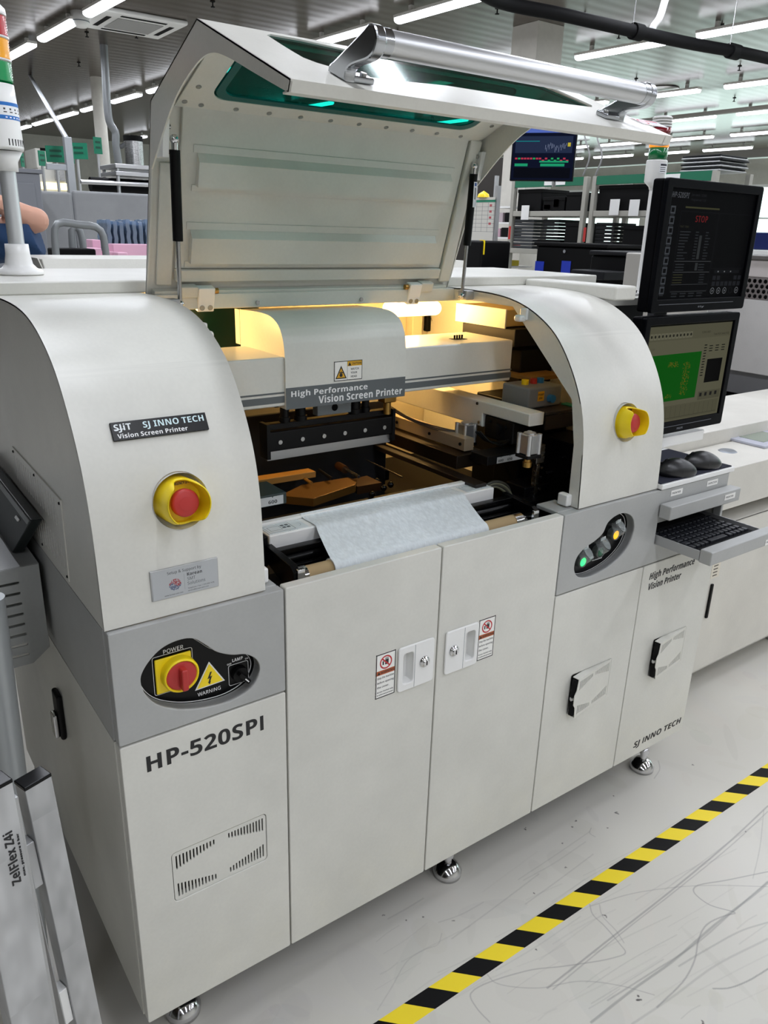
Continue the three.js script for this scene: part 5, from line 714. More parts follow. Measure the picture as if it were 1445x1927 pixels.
// ---------------------------------------------------------------- machines beside the printer
{ // conveyor unit in line with the printer
  const zf = -0.22, cv = thing('conveyor_unit', 'low white conveyor unit with a small touch display next to the printer', 'conveyor', V(2.7, 0, -0.6));
  const yTop = P(1400, 876, 'z', zf).y, yUnd = P(1410, 946, 'z', zf).y, yLow = P(1420, 969, 'z', zf).y, x0 = 1.70, x1 = 3.40;
  M.cream2 = std({ color: 0xdcd9d0, roughness: 0.45, map: patch });
  part('lower_body', [bx(x0, x1, 0.095, yLow, zf - 0.004, zf, 0), bx(x0, x1, 0.095, 0.10, -0.95, zf), bx(x0, x0 + 0.004, 0.10, yLow, -0.95, zf), bx(x0, x1, yLow - 0.004, yLow, -0.95, zf)], M.cream2, cv); part('upper_deck', bx(x0, x1, yUnd, yTop, -0.43, zf, 0.003), M.cream2, cv);
  part('deck_leg', bx(x0 + 0.1, x0 + 0.2, yLow, yUnd, -0.8, -0.45), M.cream2, cv); part('deck_leg', bx(x1 - 0.2, x1 - 0.1, yLow, yUnd, -0.8, -0.45), M.cream2, cv);
  const yB = yTop + 0.052; part('rear_cover', [bx(x0 + 0.12, x1, yUnd, yB, -0.80, -0.435, 0.004)], M.cream2, cv); part('wire_hook', tube([V(2.35, yB, -0.78), V(2.352, yB + 0.09, -0.78), V(2.33, yB + 0.095, -0.78)], 0.003), M.chrome, cv);
  const c = P(1400, 828, 'y', yTop), ds = grp('touch_display', cv, 'grey touch display set in the deck'); const dx = P(1412, 836, 'y', yTop); part('display_frame', bx(dx.x - 0.02, dx.x + 0.24, yTop, yTop + 0.010, dx.z - 0.09, dx.z + 0.065, 0.003), std({ color: 0xb4b6c2, roughness: 0.4 }), ds); part('display_glass', bx(dx.x + 0.03, dx.x + 0.19, yTop + 0.010, yTop + 0.0112, dx.z - 0.065, dx.z + 0.03), std({ color: 0x8a9486, roughness: 0.25 }), ds);
  const b = P(1369, 849, 'y', yTop); part('round_key_switch', lathe([[0.0001, yTop + 0.004], [0.026, yTop + 0.004], [0.032, yTop]], V(b.x, 0, b.z)), std({ color: 0x8b9096, roughness: 0.35, metalness: 0.5 }), cv);
  for (const x of [2.75, 3.6, 1.9]) part('levelling_foot', [lathe([[0.0001, 0], [0.04, 0], [0.042, 0.015], [0.03, 0.03], [0.0001, 0.036]], V(x, 0, zf - 0.06)), cyl(V(x, 0.03, zf - 0.06), V(x, 0.097, zf - 0.06), 0.011)], M.chrome, cv);
  const n = P(1333, 1128, 'z', zf); part('door_grip', bx(n.x - 0.006, n.x + 0.006, n.y - 0.07, n.y + 0.06, zf, zf + 0.008, 0.003), M.black, cv); part('side_note', label(0.05, 0.07, mat4(n.x + 0.01, n.y + 0.115, zf)), printed(canvasTex(96, 128, (g, w, h) => { g.fillStyle = '#dcd5c6'; g.fillRect(0, 0, w, h); g.fillStyle = '#a03038'; g.fillRect(20, 8, 60, 14); g.fillStyle = '#4a4438'; for (let i = 0; i < 4; i++) g.fillRect(20, 40 + i * 22, 50, 8); })), cv);
}
{ // big placement machine behind: long side towards the printer
  const xs = 3.55, m = thing('placement_machine', 'large pale grey machine with a honeycomb grille behind the conveyor', 'machine', V(4.4, 0, -1.3)); const y = (px, py) => P(px, py, 'x', xs).y;
  const yG1 = y(1425, 522), yG0 = y(1425, 564), yS1 = y(1415, 703), yS0 = y(1410, 747), z0 = P(1335, 560, 'x', xs).z, z1 = -0.9; const wht = std({ color: 0xc9c7c6, roughness: 0.5, map: patch });
  part('side_panel', bx(xs, xs + 1.6, yS1, yG0, z0, z1, 0.004), wht, m); part('upper_panel', bx(xs, xs + 1.6, yG1, y(1425, 489), z0, z1, 0.006), std({ color: 0xbfb8b6, roughness: 0.5 }), m); part('feeder_cover', bx(xs + 0.03, xs + 1.55, yS0, yS1 - 0.002, z0, z1, 0.004), std({ color: 0x77777b, roughness: 0.5 }), m);
  part('grille_frame', bx(xs + 0.03, xs + 1.57, yG0 + 0.001, yG1 - 0.001, z0 + 0.02, z1 - 0.02), std({ color: 0x070708, roughness: 0.8 }), m);
  const pitch = 0.028, rad = 0.011, s = shape([[z0, yG0], [z1, yG0], [z1, yG1], [z0, yG1]]); for (let r = 0; yG0 + 0.015 + r * pitch * 0.86 < yG1 - 0.012; r++) for (let zz = z0 + 0.02 + (r % 2) * pitch / 2; zz < z1 - 0.015; zz += pitch) { const h = []; for (let k = 0; k < 6; k++) h.push([zz + rad * Math.cos(k * Math.PI / 3 + 0.52), yG0 + 0.015 + r * pitch * 0.86 + rad * Math.sin(k * Math.PI / 3 + 0.52)]); hole(s, h); } part('honeycomb_grille', plateX(s, xs, xs + 0.004), std({ color: 0x6d6766, roughness: 0.5 }), m);
  part('lower_body', bx(xs + 0.15, xs + 1.5, 0.0, yS0 - 0.002, z0, z1 - 0.02), M.dark, m); for (let i = 0; i < 10; i++) part('feeder', bx(xs - 0.06 - 0.05 * (i % 2), xs + 0.14, yS0 - 0.09, yS0 - 0.03, z0 + 0.05 + i * 0.07, z0 + 0.10 + i * 0.07, 0.004), M.anod, m);
  const yT = y(1425, 489); part('top_ledge', bx(xs - 0.01, xs + 1.6, yT, yT + 0.02, z0, z1, 0.004), std({ color: 0x5c5855, roughness: 0.5 }), m);
}
{ // neighbour on the near end: slotted conveyor cover
  const zf = -0.378, nb = thing('loader_unit', 'grey loader unit with a slotted cover beside the printer', 'loader', V(-0.4, 0, -0.7)); const gm = std({ color: 0x9d9f9d, roughness: 0.45, map: patch });
  const s = shape([[-0.9, 0.742], [-0.045, 0.742], [-0.012, 0.768], [-0.012, 0.945], [-0.9, 0.945]]); for (let i = 0; i < 8; i++) { const y = 0.915 - i * 0.0215, xr = -0.05; hole(s, rrect(i === 7 ? -0.10 : -0.33, xr, y - 0.0025, y + 0.0025, 0.002, 2)); } part('slotted_cover', plateZ(s, zf - 0.003, zf, 0.0008), gm, nb); part('cover_top', bx(-0.9, -0.012, 0.942, 0.9455, -0.95, zf - 0.003), gm, nb); part('cover_side', bx(-0.015, -0.012, 0.768, 0.942, -0.95, zf - 0.003), gm, nb); part('cover_inside', bx(-0.9, -0.016, 0.77, 0.94, -0.94, zf - 0.06), gm, nb);
  part('support_body', bx(-0.9, -0.10, 0.02, 0.742, -0.98, -0.60), std({ color: 0xb5b0a2, roughness: 0.5 }), nb); part('support_seam', bx(-0.22, -0.216, 0.02, 0.742, -0.60, -0.598), M.dark, nb);
  { const a = P(-5, 1251, 'z', -0.15), b = P(21, 1448, 'z', -0.15), u = a.clone().sub(b), lo = b.clone().addScaledVector(u, -b.y / u.y), hi = b.clone().addScaledVector(u, (1.0 - b.y) / u.y); part('support_post', cyl(lo, hi, 0.023, 0.023, 28), std({ color: 0xa7abac, roughness: 0.35, metalness: 0.3 }), nb); part('post_arm', bx(-0.5, hi.x, 0.97, 1.0, hi.z - 0.015, hi.z + 0.015, 0.004), M.aluMat, nb); }
  // dark control pod resting on the cover
  const pod = thing('control_pod', 'dark leaning control pod with a grey stripe on the slotted cover', 'control panel', V(-0.1, 0.9457, -0.5));
  { const A = P(58, 979, 'x', -0.03), Bk = P(-40, 852, 'x', -0.03), Cc = P(22, 1042, 'y', 0.948), e1 = Bk.clone().sub(A), e2 = Cc.clone().sub(A), L1_ = e1.length(), L2_ = e2.length(); e1.normalize(); e2.normalize(); const nn = e1.clone().cross(e2).normalize(); if (nn.dot(camera.position.clone().sub(A)) < 0) nn.negate(); const bm = new THREE.Matrix4().makeBasis(e1, e2, nn).setPosition(A.x, A.y, A.z);
    part('pod_body', bx(0, L1_, 0, L2_ * 0.98, -0.02, 0, 0.003).applyMatrix4(bm), phy({ color: 0x0a1415, roughness: 0.4, specularIntensity: 0.5 }), pod); part('pod_stripe', bx(0.004, L1_, 0.006, 0.024, 0, 0.0016).applyMatrix4(bm), std({ color: 0x8d9090, roughness: 0.5 }), pod); part('pod_key', bx(0.05, 0.075, 0.04, 0.052, 0, 0.003, 0.0012).applyMatrix4(bm), M.whitePl, pod); }
}
{ // stencil frames leaning between the loader and the printer
  const al = std({ color: 0xd4d5d6, roughness: 0.42, metalness: 0.35, map: (() => { const t = dataTex(256, (u, v) => { const k = n24(u, v * 0.4), s = n6(u, v); return 196 + 30 * s + 22 * k; }, 4, 4, true); return t; })() });
  const frame = (lab, top, lean, w, len, dpt, text) => { // hollow rail frame, its near side rail in view; top = centre of the upper end of the near rail
    const o = thing('stencil_frame', lab, 'stencil frame', V(top.x, 0, top.z), 'stencil frames'); o.position.y = 0; const m = new THREE.Matrix4().compose(top, new THREE.Quaternion().setFromEuler(new THREE.Euler(lean[0], lean[1], lean[2], 'YXZ')), V(1, 1, 1)); const inv2 = new THREE.Matrix4();
    const rail = (x0, x1, y0, y1, z0, z1, n, mt = al) => part(n, bx(x0, x1, y0, y1, z0, z1, 0.0015).applyMatrix4(m), mt, o); rail(-w / 2, w / 2, -len, 0, -dpt / 2, dpt / 2, 'side_rail'); rail(-w / 2 - 0.0005, w / 2 + 0.0005, -0.002, 0.004, -dpt / 2 - 0.0005, dpt / 2 + 0.0005, 'end_cap', M.blackGloss);
    return { o, m, rail };
  };
  const A = far(62, 1466, 1.10), f1 = frame('bare aluminium stencil frame with a black end cap leaning by the printer', A, [-0.03, 0.30, 0.035], 0.040, 0.775, 0.028);
  f1.rail(-0.034, -0.0205, -0.17, -0.09, -0.012, 0.010, 'clamp_block'); f1.rail(-0.034, -0.0205, -0.45, -0.38, -0.012, 0.010, 'clamp_block', M.whitePl); f1.rail(-0.034, -0.0205, -0.62, -0.56, -0.012, 0.010, 'clamp_block', M.whitePl); f1.rail(-0.036, -0.034, -0.70, -0.02, -0.011, 0.011, 'tension_strip', M.aluMat);
  const B = far(-30, 1484, 1.0), f2 = frame('aluminium stencil frame with printed lettering on its rail', B, [-0.03, 0.30, 0.0], 0.060, 0.775, 0.030); part('lettering', [lettering('ZelFlex Z4i', 0.085, 0.013, f2.m.clone().multiply(mat4(0.018, -0.155, 0.0152, 0, 0, Math.PI / 2))), lettering('max. pressure 8 bar', 0.070, 0.004, f2.m.clone().multiply(mat4(0.026, -0.150, 0.0152, 0, 0, Math.PI / 2)))], M.print, f2.o); f2.rail(0.0305, 0.036, -0.70, -0.03, -0.01, 0.01, 'tension_strip', M.aluMat);
}

// ---------------------------------------------------------------- ceiling fittings
{
  const yc = ROOM.ceil;
  struct('column', bx(...(() => { const c = P(1013, 50, 'y', yc); return [c.x - 0.2, c.x + 0.2, 0, yc, c.z - 0.2, c.z + 0.2]; })(), 0.005), M.wall);
  { const q = [[165, 42], [215, 16], [338, 38], [282, 58]].map(([a, b]) => P(a, b, 'y', yc)), c = q[0].clone().add(q[2]).multiplyScalar(0.5), o = thing('air_conditioner', 'square white ceiling cassette air conditioner', 'air conditioner', V(c.x, yc, c.z)); o.position.y = yc - 0.001; const s = 0.47; const al = (n, g, m) => part(n, g, m, o);
    al('cassette_panel', bx(c.x - s, c.x + s, yc - 0.05, yc - 0.001, c.z - s, c.z + s, 0.02), M.whitePl); al('intake_grille', bx(c.x - s * 0.55, c.x + s * 0.55, yc - 0.058, yc - 0.051, c.z - s * 0.55, c.z + s * 0.55, 0.004), std({ color: 0x9a9a98, roughness: 0.6 })); for (const [a, b, w, d] of [[0, 0.76, 0.55, 0.06], [0, -0.76, 0.55, 0.06], [0.76, 0, 0.06, 0.55], [-0.76, 0, 0.06, 0.55]]) al('outlet', bx(c.x + s * (a - w), c.x + s * (a + w), yc - 0.053, yc - 0.0505, c.z + s * (b - d), c.z + s * (b + d)), M.dark); }
  { const pts = [[880, -30], [945, 4], [1060, 28], [1190, 58], [1300, 82], [1400, 100], [1480, 118]].map(([a, b]) => P(a, b, 'y', 3.05)); const o = thing('ceiling_hose', 'thick black insulated pipe slung below the ceiling', 'pipe', V(pts[3].x, 3.05, pts[3].z)); part('pipe_run', tube(pts, 0.045, 60, 14), M.rubber, o); for (const [a, b] of [[1190, 58], [1372, 95]]) { const q = P(a, b, 'y', 3.05), q2 = P(a + 16, b + 4, 'y', 3.05); part('pipe_clamp', cyl(q, q2, 0.058), M.rubber, o); part('hanger_wire', cyl(q.clone().add(V(0, 0.04, 0)), V(q.x, yc, q.z), 0.004, 0.004, 6), M.steel, o); } }
  { const a = P(1226, 74, 'y', 3.05).add(V(0, -0.02, 0)), b = P(1256, -12, 'y', 3.35); single('flexible_hose', tube([a, a.clone().lerp(b, 0.15).add(V(-0.02, 0.05, 0)), a.clone().lerp(b, 0.5), b, b.clone().add(V(0.1, 0.39, 0.15))], 0.028, 40, 12), M.whitePl, 'white corrugated hose dropping past the black ceiling pipe', 'hose'); }
  { const c = P(1245, 166, 'y', yc); single('ceiling_speaker', lathe([[0.0001, yc - 0.03], [0.16, yc - 0.03], [0.25, yc - 0.02], [0.26, yc - 0.001], [0.0001, yc - 0.001]], V(c.x, 0, c.z), 32), M.whitePl, 'round white disc set in the ceiling', 'ceiling vent'); }
  const spr = (px, py) => { const c = P(px, py, 'y', yc); const o = thing('sprinkler', 'small dark fire sprinkler head hanging from the ceiling', 'sprinkler', V(c.x, yc - 0.06, c.z), 'ceiling sprinklers'); part('sprinkler_stem', cyl(V(c.x, yc - 0.05, c.z), V(c.x, yc - 0.001, c.z), 0.007, 0.007, 8), M.dark, o); part('deflector', cyl(V(c.x, yc - 0.056, c.z), V(c.x, yc - 0.05, c.z), 0.022, 0.022, 12), M.dark, o); part('ceiling_rose', cyl(V(c.x, yc - 0.008, c.z), V(c.x, yc - 0.001, c.z), 0.026, 0.026, 12), M.dark, o); };
  for (const [a, b] of [[936, 15], [1165, 62], [1358, 46], [1392, 124], [1197, 148], [1382, 184], [748, 60], [970, 98], [256, 62], [148, 117], [400, 2], [163, 60], [1100, 30], [1080, 140]]) spr(a, b);
  { const c = P(150, 22, 'y', yc); const o = thing('smoke_detector', 'white round detector beside the air conditioner', 'detector', V(c.x, yc - 0.15, c.z)); part('detector_body', lathe([[0.0001, yc - 0.15], [0.06, yc - 0.15], [0.09, yc - 0.11], [0.10, yc - 0.001], [0.0001, yc - 0.001]], V(c.x, 0, c.z), 24), M.whitePl, o); part('detector_ring', lathe([[0.0905, yc - 0.10], [0.095, yc - 0.10], [0.095, yc - 0.09], [0.0905, yc - 0.09]], V(c.x, 0, c.z), 24), M.greyPl, o); }
}
// ---------------------------------------------------------------- hall behind, partition side
{
  const grey = std({ color: 0x9a9c9e, roughness: 0.75, map: patch }), greyD = std({ color: 0x83868c, roughness: 0.6 });
  { const z = -1.75, a = P(78, 487, 'z', z), b = P(78, 520, 'z', z); const x1 = 1.2, o = thing('rear_machine', 'white machine cover with a sloping front behind the printer deck', 'machine', V(0.8, 0, -2.0)); const pr = [[-2.1, a.y], [z, a.y], [z + 0.08, a.y - 0.10], [z + 0.08, 0.1], [-2.1, 0.1]]; part('cover', plateX(shape(pr), a.x, 2.2, 0.004), M.paint, o); part('cover_end', plateX(shape([[-2.1, a.y], [z - 0.04, a.y], [z + 0.3, a.y - 0.2], [-2.1, a.y - 0.2]]), a.x - 0.004, a.x - 0.0005), std({ color: 0xcfcdc2, roughness: 0.5 }), o); for (const x of [a.x + 0.1, 2.1]) for (const zz of [-1.75, -2.02]) part('machine_foot', cyl(V(x, 0, zz), V(x, 0.1, zz), 0.03), M.steel, o); }
  // partition panels
  const pan = (lab, z, p0, p1, top, m) => { const a = P(p0, top, 'z', z), b = P(p1, top, 'z', z); const o = thing('partition_panel', lab, 'partition', V((a.x + b.x) / 2, 0, z)); part('panel_board', bx(a.x, b.x, 0.04, a.y, z - 0.05, z, 0.03, 3), m, o); part('panel_foot', bx(a.x + 0.1, a.x + 0.16, 0, 0.04, z - 0.25, z + 0.2), M.dark, o); part('panel_foot', bx(b.x - 0.16, b.x - 0.1, 0, 0.04, z - 0.25, z + 0.2), M.dark, o); };
  pan('grey fabric partition panel beside the tall cabinet', -6.2, 72, 134, 359, grey); pan('wide grey fabric partition panel behind the trolley', -6.2, 135.5, 330, 358, grey);
  { const z = -5.6, a = P(-40, 320, 'z', z), b = P(74, 320, 'z', z); const o = thing('tall_cabinet', 'tall slate grey cabinet with a top rail behind the standing person', 'cabinet', V((a.x + b.x) / 2, 0, z - 0.2)); part('cabinet_body', bx(a.x, b.x, 0, a.y, z - 0.45, z, 0.01), greyD, o); part('cabinet_door', bx(a.x + 0.02, b.x - 0.05, 0.05, a.y - 0.07, z + 0.001, z + 0.012, 0.004), greyD, o); part('top_rail', bx(a.x, b.x + 0.02, a.y, a.y + 0.03, z - 0.46, z + 0.01, 0.004), greyD, o); }
  // trolley with tubular handles
  { const z = -3.6, T3 = (a, b, d = 0) => P(a, b, 'z', z + d), o = thing('tube_trolley', 'grey tubular push trolley in front of the partition', 'trolley', V(P(150, 505, 'z', z).x, 0, z)); const tm = std({ color: 0x8e9294, roughness: 0.4, metalness: 0.3 }); const low = 0.9;
    const down = (p) => V(p.x, 0.12, p.z); const c1 = T3(105, 470), c2 = T3(198, 480); part('handle_loop', tube([down(c1), V(c1.x, 0.6, c1.z), T3(103, 440), T3(105, 424), T3(114, 419), T3(150, 423), T3(180, 427), T3(191, 436), T3(197, 460), V(c2.x, 0.6, c2.z), down(c2)], 0.020, 90, 12), tm, o);
    const d1 = T3(137, 480, -0.35), d2 = T3(154, 480, -0.35); part('handle_loop', tube([down(d1), V(d1.x, 0.7, d1.z), T3(135, 445, -0.35), T3(136, 428, -0.35), T3(146, 428, -0.35), T3(152, 440, -0.35), V(d2.x, 0.7, d2.z), down(d2)], 0.020, 80, 12), tm, o);
    part('trolley_deck', bx(c1.x - 0.05, c2.x + 0.05, 0.12, 0.16, z - 0.42, z + 0.05, 0.01), tm, o); for (const x of [c1.x, c2.x]) for (const zz of [z - 0.36, z]) part('wheel', cyl(V(x - 0.015, 0.06, zz), V(x + 0.015, 0.06, zz), 0.06, 0.06, 16), M.rubber, o);
    part('basket', [bx(c1.x + 0.02, c2.x - 0.02, 0.16, P(130, 468, 'z', z - 0.1).y, z - 0.28, z - 0.1, 0.01)], M.dark, o); }
  { // goods on a stand beyond: foam blocks and bagged boards
    const z = -4.25, y0 = P(220, 508, 'z', z).y, x0 = P(160, 490, 'z', z).x, x1 = P(330, 490, 'z', z).x; const tb = thing('work_stand', 'low grey bench carrying pink foam and bagged boards', 'bench', V((x0 + x1) / 2, 0, z - 0.2)); part('bench_top', bx(x0, x1, y0 - 0.03, y0, z - 0.6, z + 0.02, 0.004), greyD, tb); for (const x of [x0 + 0.05, x1 - 0.05]) for (const zz of [z - 0.55, z - 0.03]) part('bench_leg', bx(x - 0.02, x + 0.02, 0, y0 - 0.03, zz - 0.02, zz + 0.02), greyD, tb);
    const pink = std({ color: 0xe9b9cf, roughness: 0.9 }), fo = (lab, px0, px1, py, d, dep) => { const a = P(px0, py, 'z', z - d), b = P(px1, py, 'z', z - d); const g = [bx(a.x, b.x, y0 + 0.001, a.y, z - d - dep, z - d, 0.006)]; single('foam_block', g, pink, lab, 'foam block', 'pink foam blocks'); };
    fo('short pink foam block at the trolley end of the bench', 166, 191, 467, 0, 0.16); fo('upright pink foam block standing behind the short one', 173, 189, 451, 0.18, 0.14); fo('low pink foam step between the upright block and the long one', 200, 214, 473, 0, 0.14); fo('long pink foam block in front of the bagged boards', 212, 320, 459, 0.0, 0.10); fo('small pink foam cube against the long foam block', 221, 240, 475, -0.105, 0.10); 
    const bag = phy({ color: 0xb8cfe6, roughness: 0.18, transmission: 0.65, thickness: 0, clearcoat: 0.5 }), brd = std({ color: 0x1f2c3c, roughness: 0.4 });
    for (let i = 0; i < 7; i++) { const px = 200 + i * 12, a = P(px, 420 + (i % 3) * 2, 'z', z - 0.38), w = 0.025; const lab = ['bagged circuit board leaning at the trolley end of the row', 'bagged circuit board second from the trolley end', 'bagged circuit board third from the trolley end', 'bagged circuit board in the middle of the row', 'bagged circuit board third from the lid end', 'bagged circuit board second from the lid end', 'bagged circuit board closing the row at the lid end'][i];
      const o = thing('bagged_board', lab, 'circuit board', V(a.x, y0 + 0.001, z - 0.45), 'bagged boards'); part('board', bx(a.x - 0.004, a.x + 0.012, y0 + 0.002, a.y, z - 0.55, z - 0.36, 0.002), brd, o); const g = new THREE.BoxGeometry(0.026, a.y - y0 + 0.02, 0.225, 3, 8, 6).translate(a.x + 0.004, (y0 + 0.002 + a.y + 0.022) / 2, z - 0.455), p = g.attributes.position; for (let k = 0; k < p.count; k++) { const sx = Math.sin(p.getY(k) * 91 + p.getZ(k) * 67 + i) * 0.004; if (p.getY(k) > y0 + 0.02) p.setXYZ(k, p.getX(k) + sx, p.getY(k) + Math.sin(p.getZ(k) * 120 + i * 2) * 0.003, p.getZ(k) + Math.sin(p.getY(k) * 80 + i) * 0.003); } g.computeVertexNormals(); part('plastic_bag', g, bag, o); } }
  // signs on stands, far across the hall
  const gs = std({ color: 0x127a5c, roughness: 0.5 }); const sign = (lab, px, py, w, h, zz, turn, bot) => { const c = P(px, py, 'z', zz), d = Math.abs(zz - camera.position.z) / Math.cos(0.62) / FPX * 0.84; const W = w * d, H = h * d, o = thing('hanging_sign', lab, 'sign', V(c.x, 0, zz), 'green line signs'); part('sign_board', new THREE.BoxGeometry(W, H, 0.012).applyMatrix4(mat4(c.x, c.y, zz, 0, turn)), gs, o); const pr = std({ color: 0x0a4a38, roughness: 0.5 }); for (const k of [0.2, -0.12]) part('sign_text', new THREE.BoxGeometry(W * 0.6, H * 0.13, 0.002).applyMatrix4(mat4(c.x, c.y + H * k, zz, 0, turn).multiply(mat4(0, 0, 0.008))), pr, o); part('sign_pole', cyl(V(c.x, 0.0, zz - 0.02), V(c.x, c.y - H * 0.3, zz - 0.02), 0.018, 0.018, 8), M.aluMat, o); };
  sign('small folded green sign standing alone near the tall cabinet', 42, 301, 9, 20, -10.5, 0.9); sign('glossy green sign seen nearly edge on', 79, 298, 13, 22, -9.6, 0.5); sign('square green sign beside the grey post', 105, 290, 30, 24, -9.2, -0.45); sign('narrow green sign in front of the widest sign', 130, 291, 15, 26, -8.9, -0.6); sign('widest green sign board on a slanting pole', 145, 284, 33, 24, -9.8, -0.55); sign('small green sign high on a thin pole', 184, 274, 14, 25, -10.8, 0.2);
  { const z = -8.6, b = P(126, 360, 'z', z), o = thing('support_gantry', 'grey square post with a diagonal arm up to the ceiling', 'post', V(b.x, 0, z)); const q = P(126, 262, 'z', z), e = P(57, 143, 'y', ROOM.ceil); const gm = std({ color: 0xaaaeb2, roughness: 0.4, metalness: 0.2 }); part('post', bx(q.x - 0.04, q.x + 0.04, 0, q.y + 0.02, z - 0.04, z + 0.04, 0.004), gm, o); part('diagonal_arm', cyl(V(q.x, q.y, z), e, 0.035, 0.035, 4), gm, o); const h0 = P(87, 313, 'z', z); part('cross_arm', bx(h0.x, q.x - 0.04, h0.y - 0.03, h0.y + 0.03, z - 0.03, z + 0.03, 0.003), gm, o); }
  { const z = -14, c = P(88, 310, 'z', z), o = thing('reflow_oven', 'white machine with a lit yellow window beyond the partition', 'machine', V(c.x, 0, z - 0.5)); const a = P(66, 278, 'z', z), b = P(126, 356, 'z', z); part('machine_body', bx(a.x, b.x, 0, P(90, 318, 'z', z).y, z - 1.2, z, 0.02), M.paint, o); part('upper_module', bx(a.x, P(97, 278, 'z', z).x, P(90, 318, 'z', z).y, a.y, z - 0.8, z - 0.02, 0.02), M.paint, o); const s0 = P(76, 283, 'z', z), s1 = P(88, 279, 'z', z); part('display_slot', bx(s0.x, s1.x, s0.y, s1.y, z - 0.02, z - 0.005), M.dark, o); const w0 = P(77, 356, 'z', z), w1 = P(125, 345, 'z', z); part('lit_window', bx(w0.x, w1.x, w0.y, w1.y, z + 0.001, z + 0.02, 0.005), std({ color: 0xfff0c0, emissive: 0xffe9a8, emissiveIntensity: 1.4, roughness: 0.5 }), o); const k0 = P(104, 340, 'z', z), k1 = P(119, 318, 'z', z); part('chimney', bx(k0.x, k1.x, k0.y, k1.y, z + 0.001, z + 0.06), M.steel, o); }
  { const z = -13, c = P(195, 300, 'z', z); struct('column', cyl(V(c.x, 0, z), V(c.x, ROOM.ceil, z), 0.10, 0.10, 24), M.wall); }
  { const z = -10.5, o = thing('duct_pipe', 'grey bent exhaust pipe dropping from the ceiling', 'pipe', V(P(226, 320, 'z', z).x, 0, z)); const p = [[205, 205], [205, 225], [210, 238], [217, 248], [218, 270], [222, 300], [227, 330]].map(([a, b]) => P(a, b, 'z', z)); p[0].y = ROOM.ceil; const e = p[6]; part('pipe_run', tube([...p, V(e.x, 0.6, z), V(e.x, 0.0, z)], 0.05, 80, 10), std({ color: 0x7d8082, roughness: 0.4, metalness: 0.4 }), o); part('side_branch', tube([P(219, 274, 'z', z), P(228, 276, 'z', z), P(234, 272, 'z', z)], 0.03, 12, 8), std({ color: 0x4a4c4e, roughness: 0.5 }), o); }
  { const z = -11, a = P(252, 265, 'z', z), b = P(254, 312, 'z', z), o = thing('exhaust_stack', 'polished steel exhaust cylinder with a black collar on top', 'exhaust', V(b.x, 0, z)); part('stack', cyl(V(b.x, 0, z), V(b.x, a.y, z), 0.13, 0.13, 24), M.steel, o); part('stack_collar', cyl(V(b.x, a.y - 0.01, z), V(b.x, a.y + 0.06, z), 0.135, 0.135, 24), M.dark, o); }
  { const z = -7.2, a = P(217, 312, 'z', z), b = P(330, 312, 'z', z), o = thing('wire_rack', 'steel wire rack loaded with clear film behind the partition', 'rack', V((a.x + b.x) / 2, 0, z)); for (const py of [313, 327]) { const y = P(240, py, 'z', z).y; part('rack_shelf', bx(a.x, b.x, y - 0.02, y + 0.02, z - 0.5, z, 0.006), M.alu, o); } for (const x of [a.x + 0.03, b.x - 0.03]) for (const zz of [z - 0.46, z - 0.04]) part('rack_leg', cyl(V(x, 0, zz), V(x, a.y, zz), 0.018, 0.018, 10), M.alu, o); const bar = P(240, 318, 'z', z).y; part('film_roll', cyl(V(a.x + 0.05, bar, z - 0.1), V(b.x - 0.05, bar, z - 0.1), 0.03), M.whitePl, o); part('dark_roll', cyl(V(a.x - 0.2, P(240, 349, 'z', z).y, z - 0.2), V(b.x, P(240, 349, 'z', z).y, z - 0.2), 0.07), M.dark, o); part('rack_rail', cyl(V(P(152, 344, 'z', z).x, P(152, 342, 'z', z).y, z), V(b.x, P(240, 345, 'z', z).y, z), 0.02), M.alu, o); }
}
